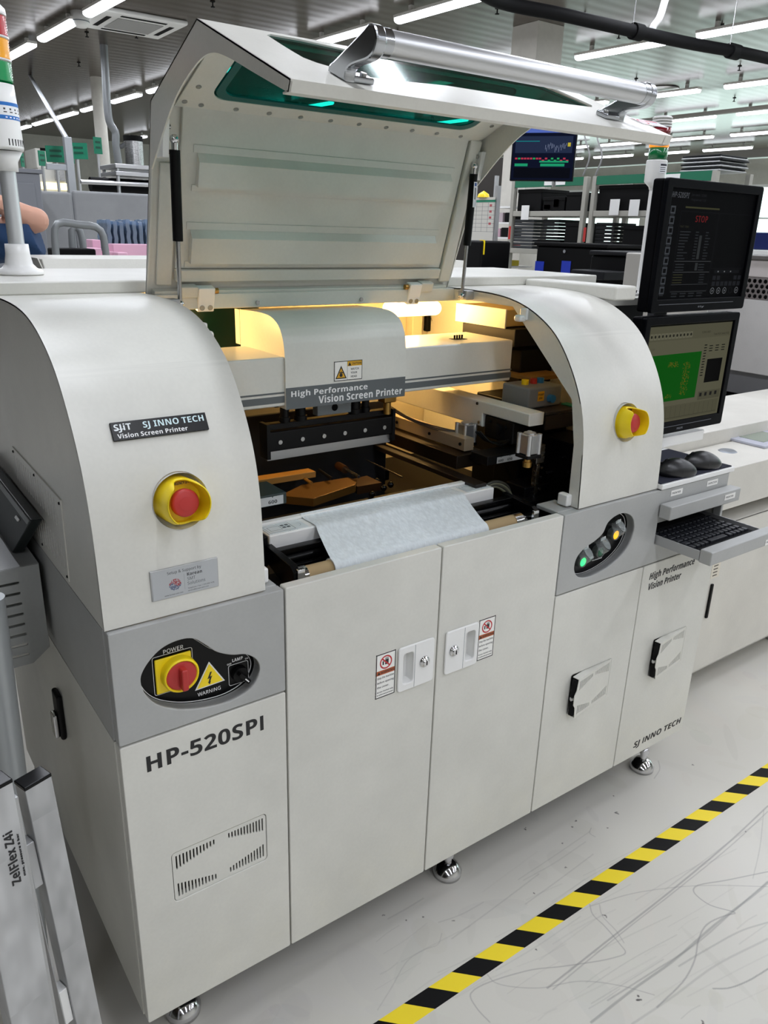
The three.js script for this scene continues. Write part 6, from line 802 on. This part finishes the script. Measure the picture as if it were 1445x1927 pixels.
// ---------------------------------------------------------------- shelving on the window side
{
  const xr = 6.0, z0 = -5.40, z1 = -4.33, z2 = -3.05, D = 0.55; const o = thing('storage_rack', 'tall grey storage rack with a green top beam full of black boxes', 'rack', V(xr + D / 2, 0, (z0 + z2) / 2)); const gm = std({ color: 0xaaa89f, roughness: 0.45, metalness: 0.2 });
  const yT = 2.10, y = (px, py) => P(px, py, 'x', xr).y, s1 = y(1040, 397), s2 = y(990, 468), s3 = 0.62; for (const z of [z0, z1 + 0.02, z1 - 0.09, z2]) for (const x of [xr, xr + D - 0.05]) part('upright', bx(x, x + 0.05, 0, yT, z, z + 0.045, 0.003), gm, o);
  for (const [a, b] of [[z0 + 0.05, z1 - 0.09], [z1 + 0.07, z2]]) { part('top_beam', bx(xr + 0.002, xr + 0.04, yT - 0.075, yT, a, b), std({ color: 0x0e6a4c, roughness: 0.5 }), o); part('beam_tag', bx(xr - 0.001, xr + 0.002, yT - 0.065, yT - 0.012, a + (b - a) * 0.45, a + (b - a) * 0.75), M.whitePl, o); for (const s of [s1, s2, s3]) part('shelf', bx(xr, xr + D, s - 0.05, s, a, b, 0.003), gm, o); }
  for (const z of [z0 + 0.01, z1 - 0.02]) part('red_mark', bx(xr - 0.003, xr - 0.0005, y(1100, 455), y(1100, 428), z, z + 0.03), M.red, o);
  const blk = phy({ color: 0x040405, roughness: 0.6, specularIntensity: 0.3 }), dk = phy({ color: 0x131417, roughness: 0.5, specularIntensity: 0.4 }); let bi = 0;
  const where = ['green beam', 'middle shelf', 'lower shelf'];
  const box = (lab, za, zb, ya, yb, m = blk, xo = 0.03, dep = 0.4, rimmed = true) => { const t = thing('storage_box', lab, 'box', V(xr + xo + dep / 2, ya, (za + zb) / 2), 'black boxes on the rack'); part('box_shell', bx(xr + xo, xr + xo + dep, ya + 0.001, yb, za, zb, 0.006), m, t); if (rimmed) part('box_rim', bx(xr + xo - 0.006, xr + xo + dep + 0.006, yb - 0.03, yb + 0.004, za - 0.004, zb + 0.004, 0.004), m, t); return t; };
  const bk = box('tall black box on the upper shelf at the chart end', -5.32, -4.98, s1, s1 + 0.21); const b2 = box('black box with a blue label on the upper shelf', -4.95, -4.66, s1, s1 + 0.13); part('box_label', bx(xr + 0.026, xr + 0.0235, s1 + 0.04, s1 + 0.11, -4.80, -4.74), std({ color: 0x1f3fa0, roughness: 0.5 }), b2); part('paper_label', bx(xr + 0.026, xr + 0.0235, s1 + 0.02, s1 + 0.06, -4.93, -4.85), M.whitePl, b2);
  box('low black box beside the centre posts on the upper shelf', -4.64, -4.45, s1, s1 + 0.17); box('wide black crate on the upper shelf beyond the centre posts', -4.24, -3.55, s1, s1 + 0.22); box('dark crate partly behind the signal tower on the upper shelf', -3.5, -3.1, s1, s1 + 0.2, dk);
  const trays = (lab, za, zb, ya, n, h, m) => { for (let i = 0; i < n; i++) { const t = single('component_tray', bx(xr + 0.02, xr + 0.34, ya + 0.001 + i * h, ya + (i + 1) * h - 0.006, za, zb, 0.004), m, lab[Math.min(i, lab.length - 1)], 'tray', lab.g); } };
  const T1 = ['grey component tray in the tall stack at the chart end of the middle shelf']; T1.g = 'trays at the chart end'; trays(T1, -5.33, -5.05, s2, 9, 0.033, std({ color: 0x3a3d40, roughness: 0.35 })); const T2 = ['dark component tray in the second stack on the middle shelf']; T2.g = 'trays in the second stack'; trays(T2, -4.92, -4.7, s2 + 0.10, 6, 0.033, dk); box('black box under the second stack of trays', -4.98, -4.66, s2, s2 + 0.098, blk, 0.02, 0.4, false);
  const T3 = ['dark component tray stacked beyond the centre posts on the middle shelf']; T3.g = 'trays beyond the posts'; trays(T3, -4.22, -4.0, s2, 8, 0.034, dk); box('black box with a white and green label on the middle shelf', -3.9, -3.45, s2, s2 + 0.24); const T4 = ['grey component tray stacked at the tower end of the middle shelf']; T4.g = 'trays at the tower end'; trays(T4, -3.4, -3.12, s2, 8, 0.034, dk); box('black box beside the centre posts on the middle shelf', -4.62, -4.44, s2, s2 + 0.26); const T5 = ['dark tray on the wide crate of the upper shelf']; T5.g = 'trays in front of the wide crate'; trays(T5, -3.86, -3.62, s1, 0, 0.03, dk);
  box('large black chest on the lower shelf at the chart end', -5.3, -4.7, s3, s3 + 0.5); box('large black chest on the lower shelf by the centre posts', -4.66, -4.46, s3, s3 + 0.46); box('large black chest on the lower shelf beyond the posts', -4.22, -3.2, s3, s3 + 0.5);
  for (const [px, py, i] of [[988, 400, 0], [1156, 390, 1], [1193, 391, 2]]) { const q = P(px, py, 'x', xr - 0.01); single('paper_note', bx(xr - 0.012, xr - 0.010, q.y - 0.07, q.y + 0.07, q.z - 0.055, q.z + 0.055), M.whitePl, ['white paper note hanging from the shelf edge above the tray stack', 'white paper note taped to the shelf under the wide crate', 'white paper note hanging beside the signal tower post'][i], 'note', undefined, V(xr - 0.011, q.y - 0.07, q.z)); }
  // bundle of flat frames on top
  for (let i = 0; i < 8; i++) { const a = P(1345, 330 - i * 3.2, 'x', xr), zA = P(1275, 330, 'x', xr).z, zB = P(1352, 330, 'x', xr).z; single('flat_frame', [bx(xr + 0.02, xr + 0.42, yT + 0.001 + i * 0.016, yT + 0.013 + i * 0.016, zA + 0.01 * (i % 3), zB - 0.012 * ((i + 1) % 3), 0.004)], i % 2 ? dk : M.aluMat, i % 2 ? 'dark flat frame in the bundle on top of the rack' : 'pale flat frame in the bundle on top of the rack', 'frame', i % 2 ? 'dark frames on the rack' : 'pale frames on the rack'); }
  // black equipment in front of the rack
  { const e = P(1010, 462, 'x', 4.9), f = P(1130, 560, 'x', 4.9); const q = thing('black_cabinet', 'big black cabinet with two blue stickers in front of the rack', 'cabinet', V(5.2, 0, (e.z + f.z) / 2)); part('cabinet_body', bx(4.9, 5.55, 0, e.y, e.z, f.z, 0.02), blk, q); part('cabinet_lid', bx(4.88, 5.57, e.y, e.y + 0.03, e.z - 0.02, f.z + 0.02, 0.01), blk, q); for (const px of [1015, 1065]) { const s = P(px, 503, 'x', 4.9); part('blue_sticker', bx(4.896, 4.8995, s.y - 0.05, s.y + 0.05, s.z - 0.05, s.z + 0.05), std({ color: 0x1430a8, roughness: 0.5 }), q); } const s = P(1064, 473, 'x', 4.9); part('lock', cyl(V(4.9, s.y, s.z), V(4.885, s.y, s.z), 0.014), M.chrome, q); }
  { const e = P(1112, 474, 'x', 4.4), f = P(1175, 560, 'x', 4.4); const q = thing('black_printer', 'black office machine with two sloping lids beside the black cabinet', 'machine', V(4.7, 0, (e.z + f.z) / 2)); part('machine_body', bx(4.4, 5.0, 0, e.y - 0.02, e.z, f.z, 0.02), blk, q); part('machine_lid', bx(4.38, 5.0, e.y - 0.019, e.y + 0.012, e.z, f.z, 0.01), dk, q); const g = P(1125, 508, 'x', 4.3); part('paper_tray', bx(4.15, 4.4, g.y - 0.06, g.y, e.z + 0.05, f.z, 0.01), dk, q); }
  { const e = P(1178, 475, 'x', 3.0), f = P(1216, 545, 'x', 3.0); const q = thing('pale_cabinet', 'pale grey cabinet side behind the slim signal tower', 'cabinet', V(3.3, 0, (e.z + f.z) / 2)); part('cabinet_body', bx(3.0, 3.5, 0.03, e.y, e.z, P(1228, 520, 'x', 3.0).z, 0.008), std({ color: 0xb3b0aa, roughness: 0.5 }), q); part('cabinet_base', bx(3.03, 3.47, 0, 0.03, e.z + 0.02, P(1228, 520, 'x', 3.0).z - 0.03), M.dark, q); }
}
// ---------------------------------------------------------------- wall screen, chart board and small racks
{
  const c = far(1022, 288, 6.6), o = thing('wall_screen', 'screen with coloured schedule bars above the rack', 'monitor', V(c.x, c.y - 0.22, c.z), undefined, -0.92); o.userLocal = true; const W = 0.52, H = 0.40;
  const t = canvasTex(512, 400, (g, w, h) => { g.fillStyle = '#0c1228'; g.fillRect(0, 0, w, h); g.fillStyle = '#5a72c8'; g.fillRect(0, 0, w, 34); g.fillStyle = '#26304a'; g.fillRect(20, 60, w - 40, 130); g.fillStyle = '#0e9a9a'; g.fillRect(20, 96, 200, 5); g.fillStyle = '#8a94b0'; for (let i = 0; i < 18; i++) g.fillRect(270 + i * 10, rr(110, 150), 3, rr(14, 44)); g.fillStyle = '#c8b840'; g.fillRect(452, 110, 24, 30); for (let i = 0; i < 18; i++) { g.fillStyle = rnd() < 0.5 ? '#c03a50' : '#2aa860'; g.fillRect(24 + i * 25, 226 + (i > 8 ? (i % 2) * 16 : 0), 20, 14); } g.fillStyle = '#1fa070'; g.fillRect(24, 272, 110, 22); g.fillRect(240, 272, 200, 22); g.fillRect(230, 250, 240, 14); g.fillStyle = '#070a14'; g.fillRect(20, 306, w - 40, 80); });
  part('screen_casing', bx(-W / 2 - 0.01, W / 2 + 0.01, 0, H + 0.02, -0.05, -0.002, 0.006), M.black, o); const g = new THREE.BoxGeometry(W, H, 0.002).translate(0, H / 2 + 0.01, 0); g.userData.keepUV = true; part('screen', g, screenMat(t, 0.7), o); part('bracket_arm', tube([V(0, H * 0.5, -0.09), V(0, H * 0.3, -0.25), V(0.05, 0.06, -0.55), V(0.05, 0.0, -0.62)], 0.018, 20, 10), M.aluMat, o); part('mount_plate', bx(-0.1, 0.1, H - 0.15, H + 0.03, -0.09, -0.051), M.aluMat, o);
  for (const [i, px] of [[0, 1095], [1, 1118]]) { const a = P(px, 262, 'x', 6.3), b = P(px + 2, 330, 'x', 6.3); single('hanging_cable', tube([V(c.x + 0.1 + 0.2 * i, a.y + 0.12 + 0.05 * i, c.z + 0.1 * i), V((a.x + c.x) / 2, a.y + 0.32, (a.z + c.z) / 2), V(a.x, a.y + 0.12, a.z), V(a.x, a.y, a.z + 0.04), V(b.x, (a.y + b.y) / 2, b.z + 0.06), b], 0.008, 30, 8), std({ color: 0x9a9a9a, roughness: 0.5 }), i ? 'straight grey cable dropping to the centre posts of the rack' : 'wavy grey cable dropping beside the schedule screen', 'cable'); }
  { const x = 5.2, a = P(888, 372, 'x', x), b = P(926, 455, 'x', x), bd = thing('planning_board', 'white planning board with a ruled grid beside the gas strut', 'board', V(x, 0, (a.z + b.z) / 2)); const tt = canvasTex(256, 512, (g, w, h) => { g.fillStyle = '#dcdad2'; g.fillRect(0, 0, w, h); g.strokeStyle = '#7a7a78'; g.lineWidth = 3; for (let i = 0; i < 5; i++) { g.beginPath(); g.moveTo(i * 64, 60); g.lineTo(i * 64, 400); g.stroke(); } for (let i = 0; i < 8; i++) { g.beginPath(); g.moveTo(0, 60 + i * 48); g.lineTo(w, 60 + i * 48); g.stroke(); } g.fillStyle = '#1f8a6a'; g.fillRect(0, 30, w, 26); g.fillStyle = '#c05a60'; for (let i = 0; i < 4; i++) g.fillRect(206, 80 + i * 70, 26, 26); }); const Wd = b.z - a.z, Hd = a.y - b.y, gg = new THREE.BoxGeometry(Wd, Hd, 0.01).rotateY(-Math.PI / 2).translate(x, (a.y + b.y) / 2, (a.z + b.z) / 2); gg.userData.keepUV = true; part('board_face', gg, printed(tt), bd); for (const z of [a.z, b.z]) part('board_post', bx(x + 0.01, x + 0.05, 0, a.y + 0.1, z - 0.02, z + 0.02), M.aluMat, bd); part('yellow_lamp', lathe([[0.0001, a.y + 0.06], [0.05, a.y + 0.03], [0.06, a.y]], V(x, 0, (a.z + b.z) / 2)), M.yellow, bd); }
  { const x = 6.12, z0 = P(925, 440, 'x', x).z, z1 = P(958, 440, 'x', x).z, sr = thing('side_shelf', 'narrow white shelf unit with small goods between the board and the rack', 'shelf', V(x + 0.2, 0, (z0 + z1) / 2)); const yy = (py) => P(942, py, 'x', x).y; for (const z of [z0, z1]) part('shelf_post', bx(x, x + 0.04, 0, yy(330), z - 0.015, z + 0.015), M.aluMat, sr); for (const py of [388, 418, 446, 472, 500]) part('shelf_board', bx(x, x + 0.4, yy(py) - 0.02, yy(py), z0, z1), M.whitePl, sr);
    const gd = (n, lab, cat, a, b, py, h, m) => { const za = z0 + (z1 - z0) * a, zb = z0 + (z1 - z0) * b; single(n, bx(x + 0.02, x + 0.22, yy(py) + 0.001, yy(py) + h, za, zb, 0.008), m, lab, cat); };
    gd('red_bin', 'red storage bin on the narrow white shelf', 'bin', 0.1, 0.9, 472, 0.09, M.red); gd('yellow_tray', 'yellow tray below the red bin', 'tray', 0.1, 0.9, 500, 0.06, std({ color: 0xc8b41e, roughness: 0.6 })); gd('black_bin', 'black bin on the narrow white shelf above the red one', 'bin', 0.45, 0.9, 446, 0.10, M.black); gd('pink_carton', 'small pink and white carton on the narrow shelf', 'carton', 0.1, 0.4, 446, 0.09, std({ color: 0xc9a6b4, roughness: 0.7 })); gd('parts_carton', 'pale carton on the shelf level with the board', 'carton', 0.1, 0.5, 418, 0.10, std({ color: 0xb7a9ae, roughness: 0.7 })); gd('dark_carton', 'dark carton beside the pale carton', 'carton', 0.6, 0.9, 418, 0.10, M.dark); }
  { const a = P(890, 452, 'x', 4.6), b = P(918, 500, 'x', 4.6); single('waste_bin', bx(4.55, 4.9, 0, a.y, P(884, 460, 'x', 4.6).z, P(912, 500, 'x', 4.6).z, 0.02), M.black, 'black waste bin under the planning board', 'bin'); const q = P(908, 463, 'x', 4.58); single('yellow_card', bx(4.57, 4.58, q.y - 0.07, q.y + 0.05, q.z - 0.03, q.z + 0.03), M.yellow, 'yellow card hanging above the waste bin', 'card'); }
  { const a = P(905, 300, 'x', 8.5), b = P(975, 375, 'x', 8.5); single('dark_screen_wall', bx(8.5, 8.6, 0, a.y, a.z - 0.5, b.z + 0.4), std({ color: 0x2b2723, roughness: 0.8 }), 'dark brown screen wall behind the narrow shelf', 'screen wall'); }
  { const q = P(797 + 0, 0, 'y', 3), a = P(1391, 445, 'x', 7), b = P(1480, 445, 'x', 7); const dk = thing('far_bench', 'pale bench with a dark blue crate at the window side', 'bench', V(7.3, 0, (a.z + b.z) / 2)); const yb = P(1425, 470, 'x', 7).y; part('bench_top', bx(7, 7.8, yb - 0.05, yb, a.z, b.z + 0.5, 0.01), M.whitePl, dk); for (const z of [a.z + 0.05, b.z + 0.4]) part('bench_leg', bx(7.05, 7.7, 0, yb - 0.05, z, z + 0.05), M.aluMat, dk); const t = P(1425, 437, 'x', 7).y; single('blue_crate', bx(7.05, 7.5, yb + 0.001, t, a.z + 0.1, b.z + 0.2, 0.01), std({ color: 0x11205c, roughness: 0.5 }), 'dark blue crate on the pale bench at the window side', 'crate'); const t2 = P(1425, 400, 'x', 7.6).y; single('dark_equipment', bx(7.55, 7.75, yb + 0.001, t2, a.z + 0.1, b.z + 0.2, 0.01), M.dark, 'dark equipment behind the blue crate', 'equipment'); }
}
// ---------------------------------------------------------------- person at the neighbouring line, back turned, hand raised
{
  const B = V(0.07, 0, -2.42), o = thing('person', 'person in a dark blue short sleeved shirt with one elbow raised', 'person', B);
  const j = { pel: [0, 0.95, 0], wst: [0, 1.10, 0], chs: [0, 1.33, 0], nk: [0, 1.50, -0.01], hd: [0, 1.66, -0.03], sR: [0.20, 1.47, 0], eR: [0.425, 1.555, 0.10], wR: [0.235, 1.635, 0.115], sL: [-0.20, 1.46, 0], eL: [-0.27, 1.18, -0.02], wL: [-0.20, 1.02, -0.20], hR: [0.10, 0.93, 0], hL: [-0.10, 0.93, 0], kR: [0.12, 0.50, -0.01], kL: [-0.11, 0.50, -0.02], aR: [0.12, 0.08, 0.03], aL: [-0.12, 0.08, 0.02], tR: [0.14, 0.035, -0.15], tL: [-0.14, 0.035, -0.16] };
  const cap = (p, a, b, r1, r2) => { const bx_ = b[0] - a[0], by = b[1] - a[1], bz = b[2] - a[2], px = p[0] - a[0], py = p[1] - a[1], pz = p[2] - a[2], t = Math.max(0, Math.min(1, (px * bx_ + py * by + pz * bz) / (bx_ * bx_ + by * by + bz * bz || 1))); return Math.hypot(px - bx_ * t, py - by * t, pz - bz * t) - (r1 + (r2 - r1) * t); };
  const smin = (a, b, k) => { const h = Math.max(0, Math.min(1, 0.5 + 0.5 * (b - a) / k)); return b + (a - b) * h - k * h * (1 - h); };
  const ell = (p, c, r) => { const x = (p[0] - c[0]) / r[0], y = (p[1] - c[1]) / r[1], z = (p[2] - c[2]) / r[2], l = Math.hypot(x, y, z); return (l - 1) * Math.min(...r); };
  function mesh3(f, c, half, res) { const mc = new MarchingCubes(res, M.red, false, false, 400000); mc.isolation = 0; const h = res / 2; for (let z = 0; z < res; z++) for (let y = 0; y < res; y++) for (let x = 0; x < res; x++) mc.field[z * res * res + y * res + x] = -f([c[0] + (x - h) / h * half, c[1] + (y - h) / h * half, c[2] + (z - h) / h * half]); mc.update(); const n = mc.count, g = new THREE.BufferGeometry(); const p = mc.positionArray.slice(0, n * 3), q = mc.normalArray.slice(0, n * 3); for (let i = 0; i < n * 3; i += 3) { p[i] = c[0] + p[i] * half; p[i + 1] = c[1] + p[i + 1] * half; p[i + 2] = c[2] + p[i + 2] * half; } g.setAttribute('position', new THREE.BufferAttribute(p, 3)); g.setAttribute('normal', new THREE.BufferAttribute(q, 3)); const gg = mergeVertices(g, 1e-5); gg.computeVertexNormals(); return gg.translate(B.x, B.y, B.z); }
  const torso = (p, k) => { let d = ell(p, [0, 1.30, 0], [0.185 + k, 0.27 + k, 0.125 + k]); d = smin(d, ell(p, [0, 1.02, 0], [0.165 + k, 0.17 + k, 0.125 + k]), 0.08); d = smin(d, cap(p, j.sL, j.sR, 0.065 + k, 0.065 + k), 0.06); return d; };
  const body = (p) => { let d = torso(p, 0); d = smin(d, cap(p, j.chs, j.nk, 0.07, 0.055), 0.05); d = smin(d, cap(p, j.nk, [0, 1.6, -0.02], 0.055, 0.05), 0.03); for (const s of ['R', 'L']) { d = smin(d, cap(p, j['s' + s], j['e' + s], 0.056, 0.043), 0.03); let a = cap(p, j['e' + s], j['w' + s], 0.043, 0.028); d = Math.min(smin(d, a, 0.012), 9); d = smin(d, cap(p, j['h' + s], j['k' + s], 0.088, 0.058), 0.05); d = smin(d, cap(p, j['k' + s], j['a' + s], 0.056, 0.040), 0.03); d = smin(d, cap(p, j['a' + s], j['t' + s], 0.045, 0.034), 0.03); } return d; };
  const head = (p) => { let d = ell(p, [0, 1.685, -0.02], [0.077, 0.115, 0.097]); d = smin(d, ell(p, [0, 1.63, -0.055], [0.055, 0.065, 0.055]), 0.04); d = smin(d, cap(p, [0, 1.68, -0.115], [0, 1.652, -0.135], 0.008, 0.014), 0.012); for (const s of [-1, 1]) { d = smin(d, ell(p, [s * 0.080, 1.675, -0.01], [0.012, 0.032, 0.020]), 0.01); d = Math.max(d, -ell(p, [s * 0.032, 1.69, -0.122], [0.016, 0.010, 0.016])); d = smin(d, ell(p, [s * 0.032, 1.69, -0.100], [0.013, 0.013, 0.013]), 0.004); } d = Math.max(d, -ell(p, [0, 1.618, -0.118], [0.026, 0.004, 0.012])); return smin(d, cap(p, j.nk, [0, 1.6, -0.02], 0.055, 0.05), 0.02); };
  const hand = (w, dir, up) => { const F = V(...dir).normalize(), U = V(...up).normalize(), S = F.clone().cross(U).normalize(), at = (a, b, c) => { const q = V(...w).addScaledVector(F, a).addScaledVector(S, b).addScaledVector(U, c); return [q.x, q.y, q.z]; }; const fing = [[-0.028, 0.062], [-0.010, 0.074], [0.009, 0.070], [0.027, 0.056]]; return (p) => { let d = cap(p, at(-0.02, 0, 0), at(0.03, 0, 0), 0.027, 0.026); d = smin(d, cap(p, at(0.035, -0.024, 0), at(0.080, -0.026, 0), 0.015, 0.013), 0.02); d = smin(d, cap(p, at(0.035, 0.022, 0), at(0.078, 0.024, 0), 0.015, 0.013), 0.02); d = smin(d, cap(p, at(0.04, 0, 0), at(0.085, 0, 0), 0.016, 0.013), 0.02); for (const [s, L] of fing) { const a = at(0.082, s, 0), b = at(0.082 + L * 0.5, s * 1.1, 0.010), c = at(0.082 + L * 0.82, s * 1.1, 0.028), e = at(0.082 + L * 0.95, s * 1.1, 0.045); let q = Math.min(cap(p, a, b, 0.0095, 0.0088), cap(p, b, c, 0.0088, 0.0080), cap(p, c, e, 0.0080, 0.0070)); d = smin(d, q, 0.006); } const t0 = at(0.022, -0.022, 0.006), t1 = at(0.050, -0.050, 0.016), t2 = at(0.080, -0.058, 0.026); return smin(d, Math.min(cap(p, t0, t1, 0.013, 0.011), cap(p, t1, t2, 0.011, 0.008)), 0.008); }; };
  const skin = std({ color: 0xd2a08a, roughness: 0.55 });
  part('body', [mesh3(body, [0.05, 0.86, -0.02], 0.95, 120), mesh3(head, [0, 1.66, -0.02], 0.17, 84), mesh3(hand(j.wR, [-0.95, 0.35, -0.35], [0.1, -0.2, -0.9]), [0.17, 1.66, 0.09], 0.15, 84), mesh3(hand(j.wL, [0.55, -0.1, -0.8], [0, -1, 0.1]), [-0.15, 1.0, -0.27], 0.16, 84)].map((g) => { g.deleteAttribute('uv'); return g; }), skin, o);
  const shirtF = (p) => { let d = torso(p, 0.016); d = smin(d, cap(p, [0, 0.92, 0], [0, 1.1, 0], 0.15, 0.14), 0.05); d = smin(d, cap(p, j.sR, [0.38, 1.485, 0.065], 0.080, 0.092), 0.05); d = smin(d, cap(p, j.sL, [-0.245, 1.28, -0.01], 0.076, 0.075), 0.05); d += 0.004 * Math.sin(p[0] * 60 + p[1] * 40) * Math.sin(p[1] * 33 + p[2] * 50); d = Math.max(d, p[1] - 1.54, -(cap(p, [0, 1.5, -0.01], [0, 1.62, -0.02], 0.062, 0.064))); const q = [p[0] - 0.36, p[1] - 1.49, p[2] - 0.055]; const cutE = q[0] * 0.86 + q[1] * 0.3 + q[2] * 0.4; return Math.max(d, p[0] > 0.2 ? cutE - 0.070 : -9, 0.86 - p[1]); };
  part('shirt', mesh3(shirtF, [0.03, 1.22, 0], 0.46, 110), std({ color: 0x1f3d63, roughness: 0.85, bumpMap: clothN, bumpScale: 0.0006 }), o, 'dark blue short sleeved shirt');
  const trs = (p) => { let d = cap(p, j.hR, j.hL, 0.115, 0.115); for (const s of ['R', 'L']) { d = smin(d, cap(p, j['h' + s], j['k' + s], 0.102, 0.075), 0.04); d = smin(d, cap(p, j['k' + s], j['a' + s], 0.075, 0.062), 0.03); } return Math.max(d, p[1] - 1.0, 0.07 - p[1]); };
  part('trousers', mesh3(trs, [0, 0.55, 0], 0.55, 90), std({ color: 0x2a2c33, roughness: 0.9 }), o);
  const hair = (p) => Math.max(ell(p, [0, 1.705, -0.005], [0.087, 0.112, 0.106]), -(p[2] + 0.075), -(p[1] - 1.62)); part('hair', mesh3(hair, [0, 1.70, 0], 0.16, 60), std({ color: 0x3a2a1e, roughness: 0.8 }), o);
  part('wrist_watch', new THREE.TorusGeometry(0.033, 0.010, 8, 24).applyMatrix4(new THREE.Matrix4().compose(V(...j.wR).lerp(V(...j.eR), 0.10).add(B), new THREE.Quaternion().setFromUnitVectors(V(0, 0, 1), V(...j.wR).sub(V(...j.eR)).normalize()), V(1, 1, 1.6))), M.rubber, o);
  for (const s of ['R', 'L']) { const f = (p) => { let d = smin(cap(p, j['a' + s], j['t' + s], 0.055, 0.042), cap(p, j['a' + s], [j['a' + s][0], 0.04, 0.06], 0.05, 0.04), 0.03); return Math.max(d, 0.001 - p[1], p[1] - 0.11); }; part('shoe', mesh3(f, [j['a' + s][0], 0.1, -0.05], 0.2, 60), M.rubber, o); }
}

renderer.render(scene, camera);
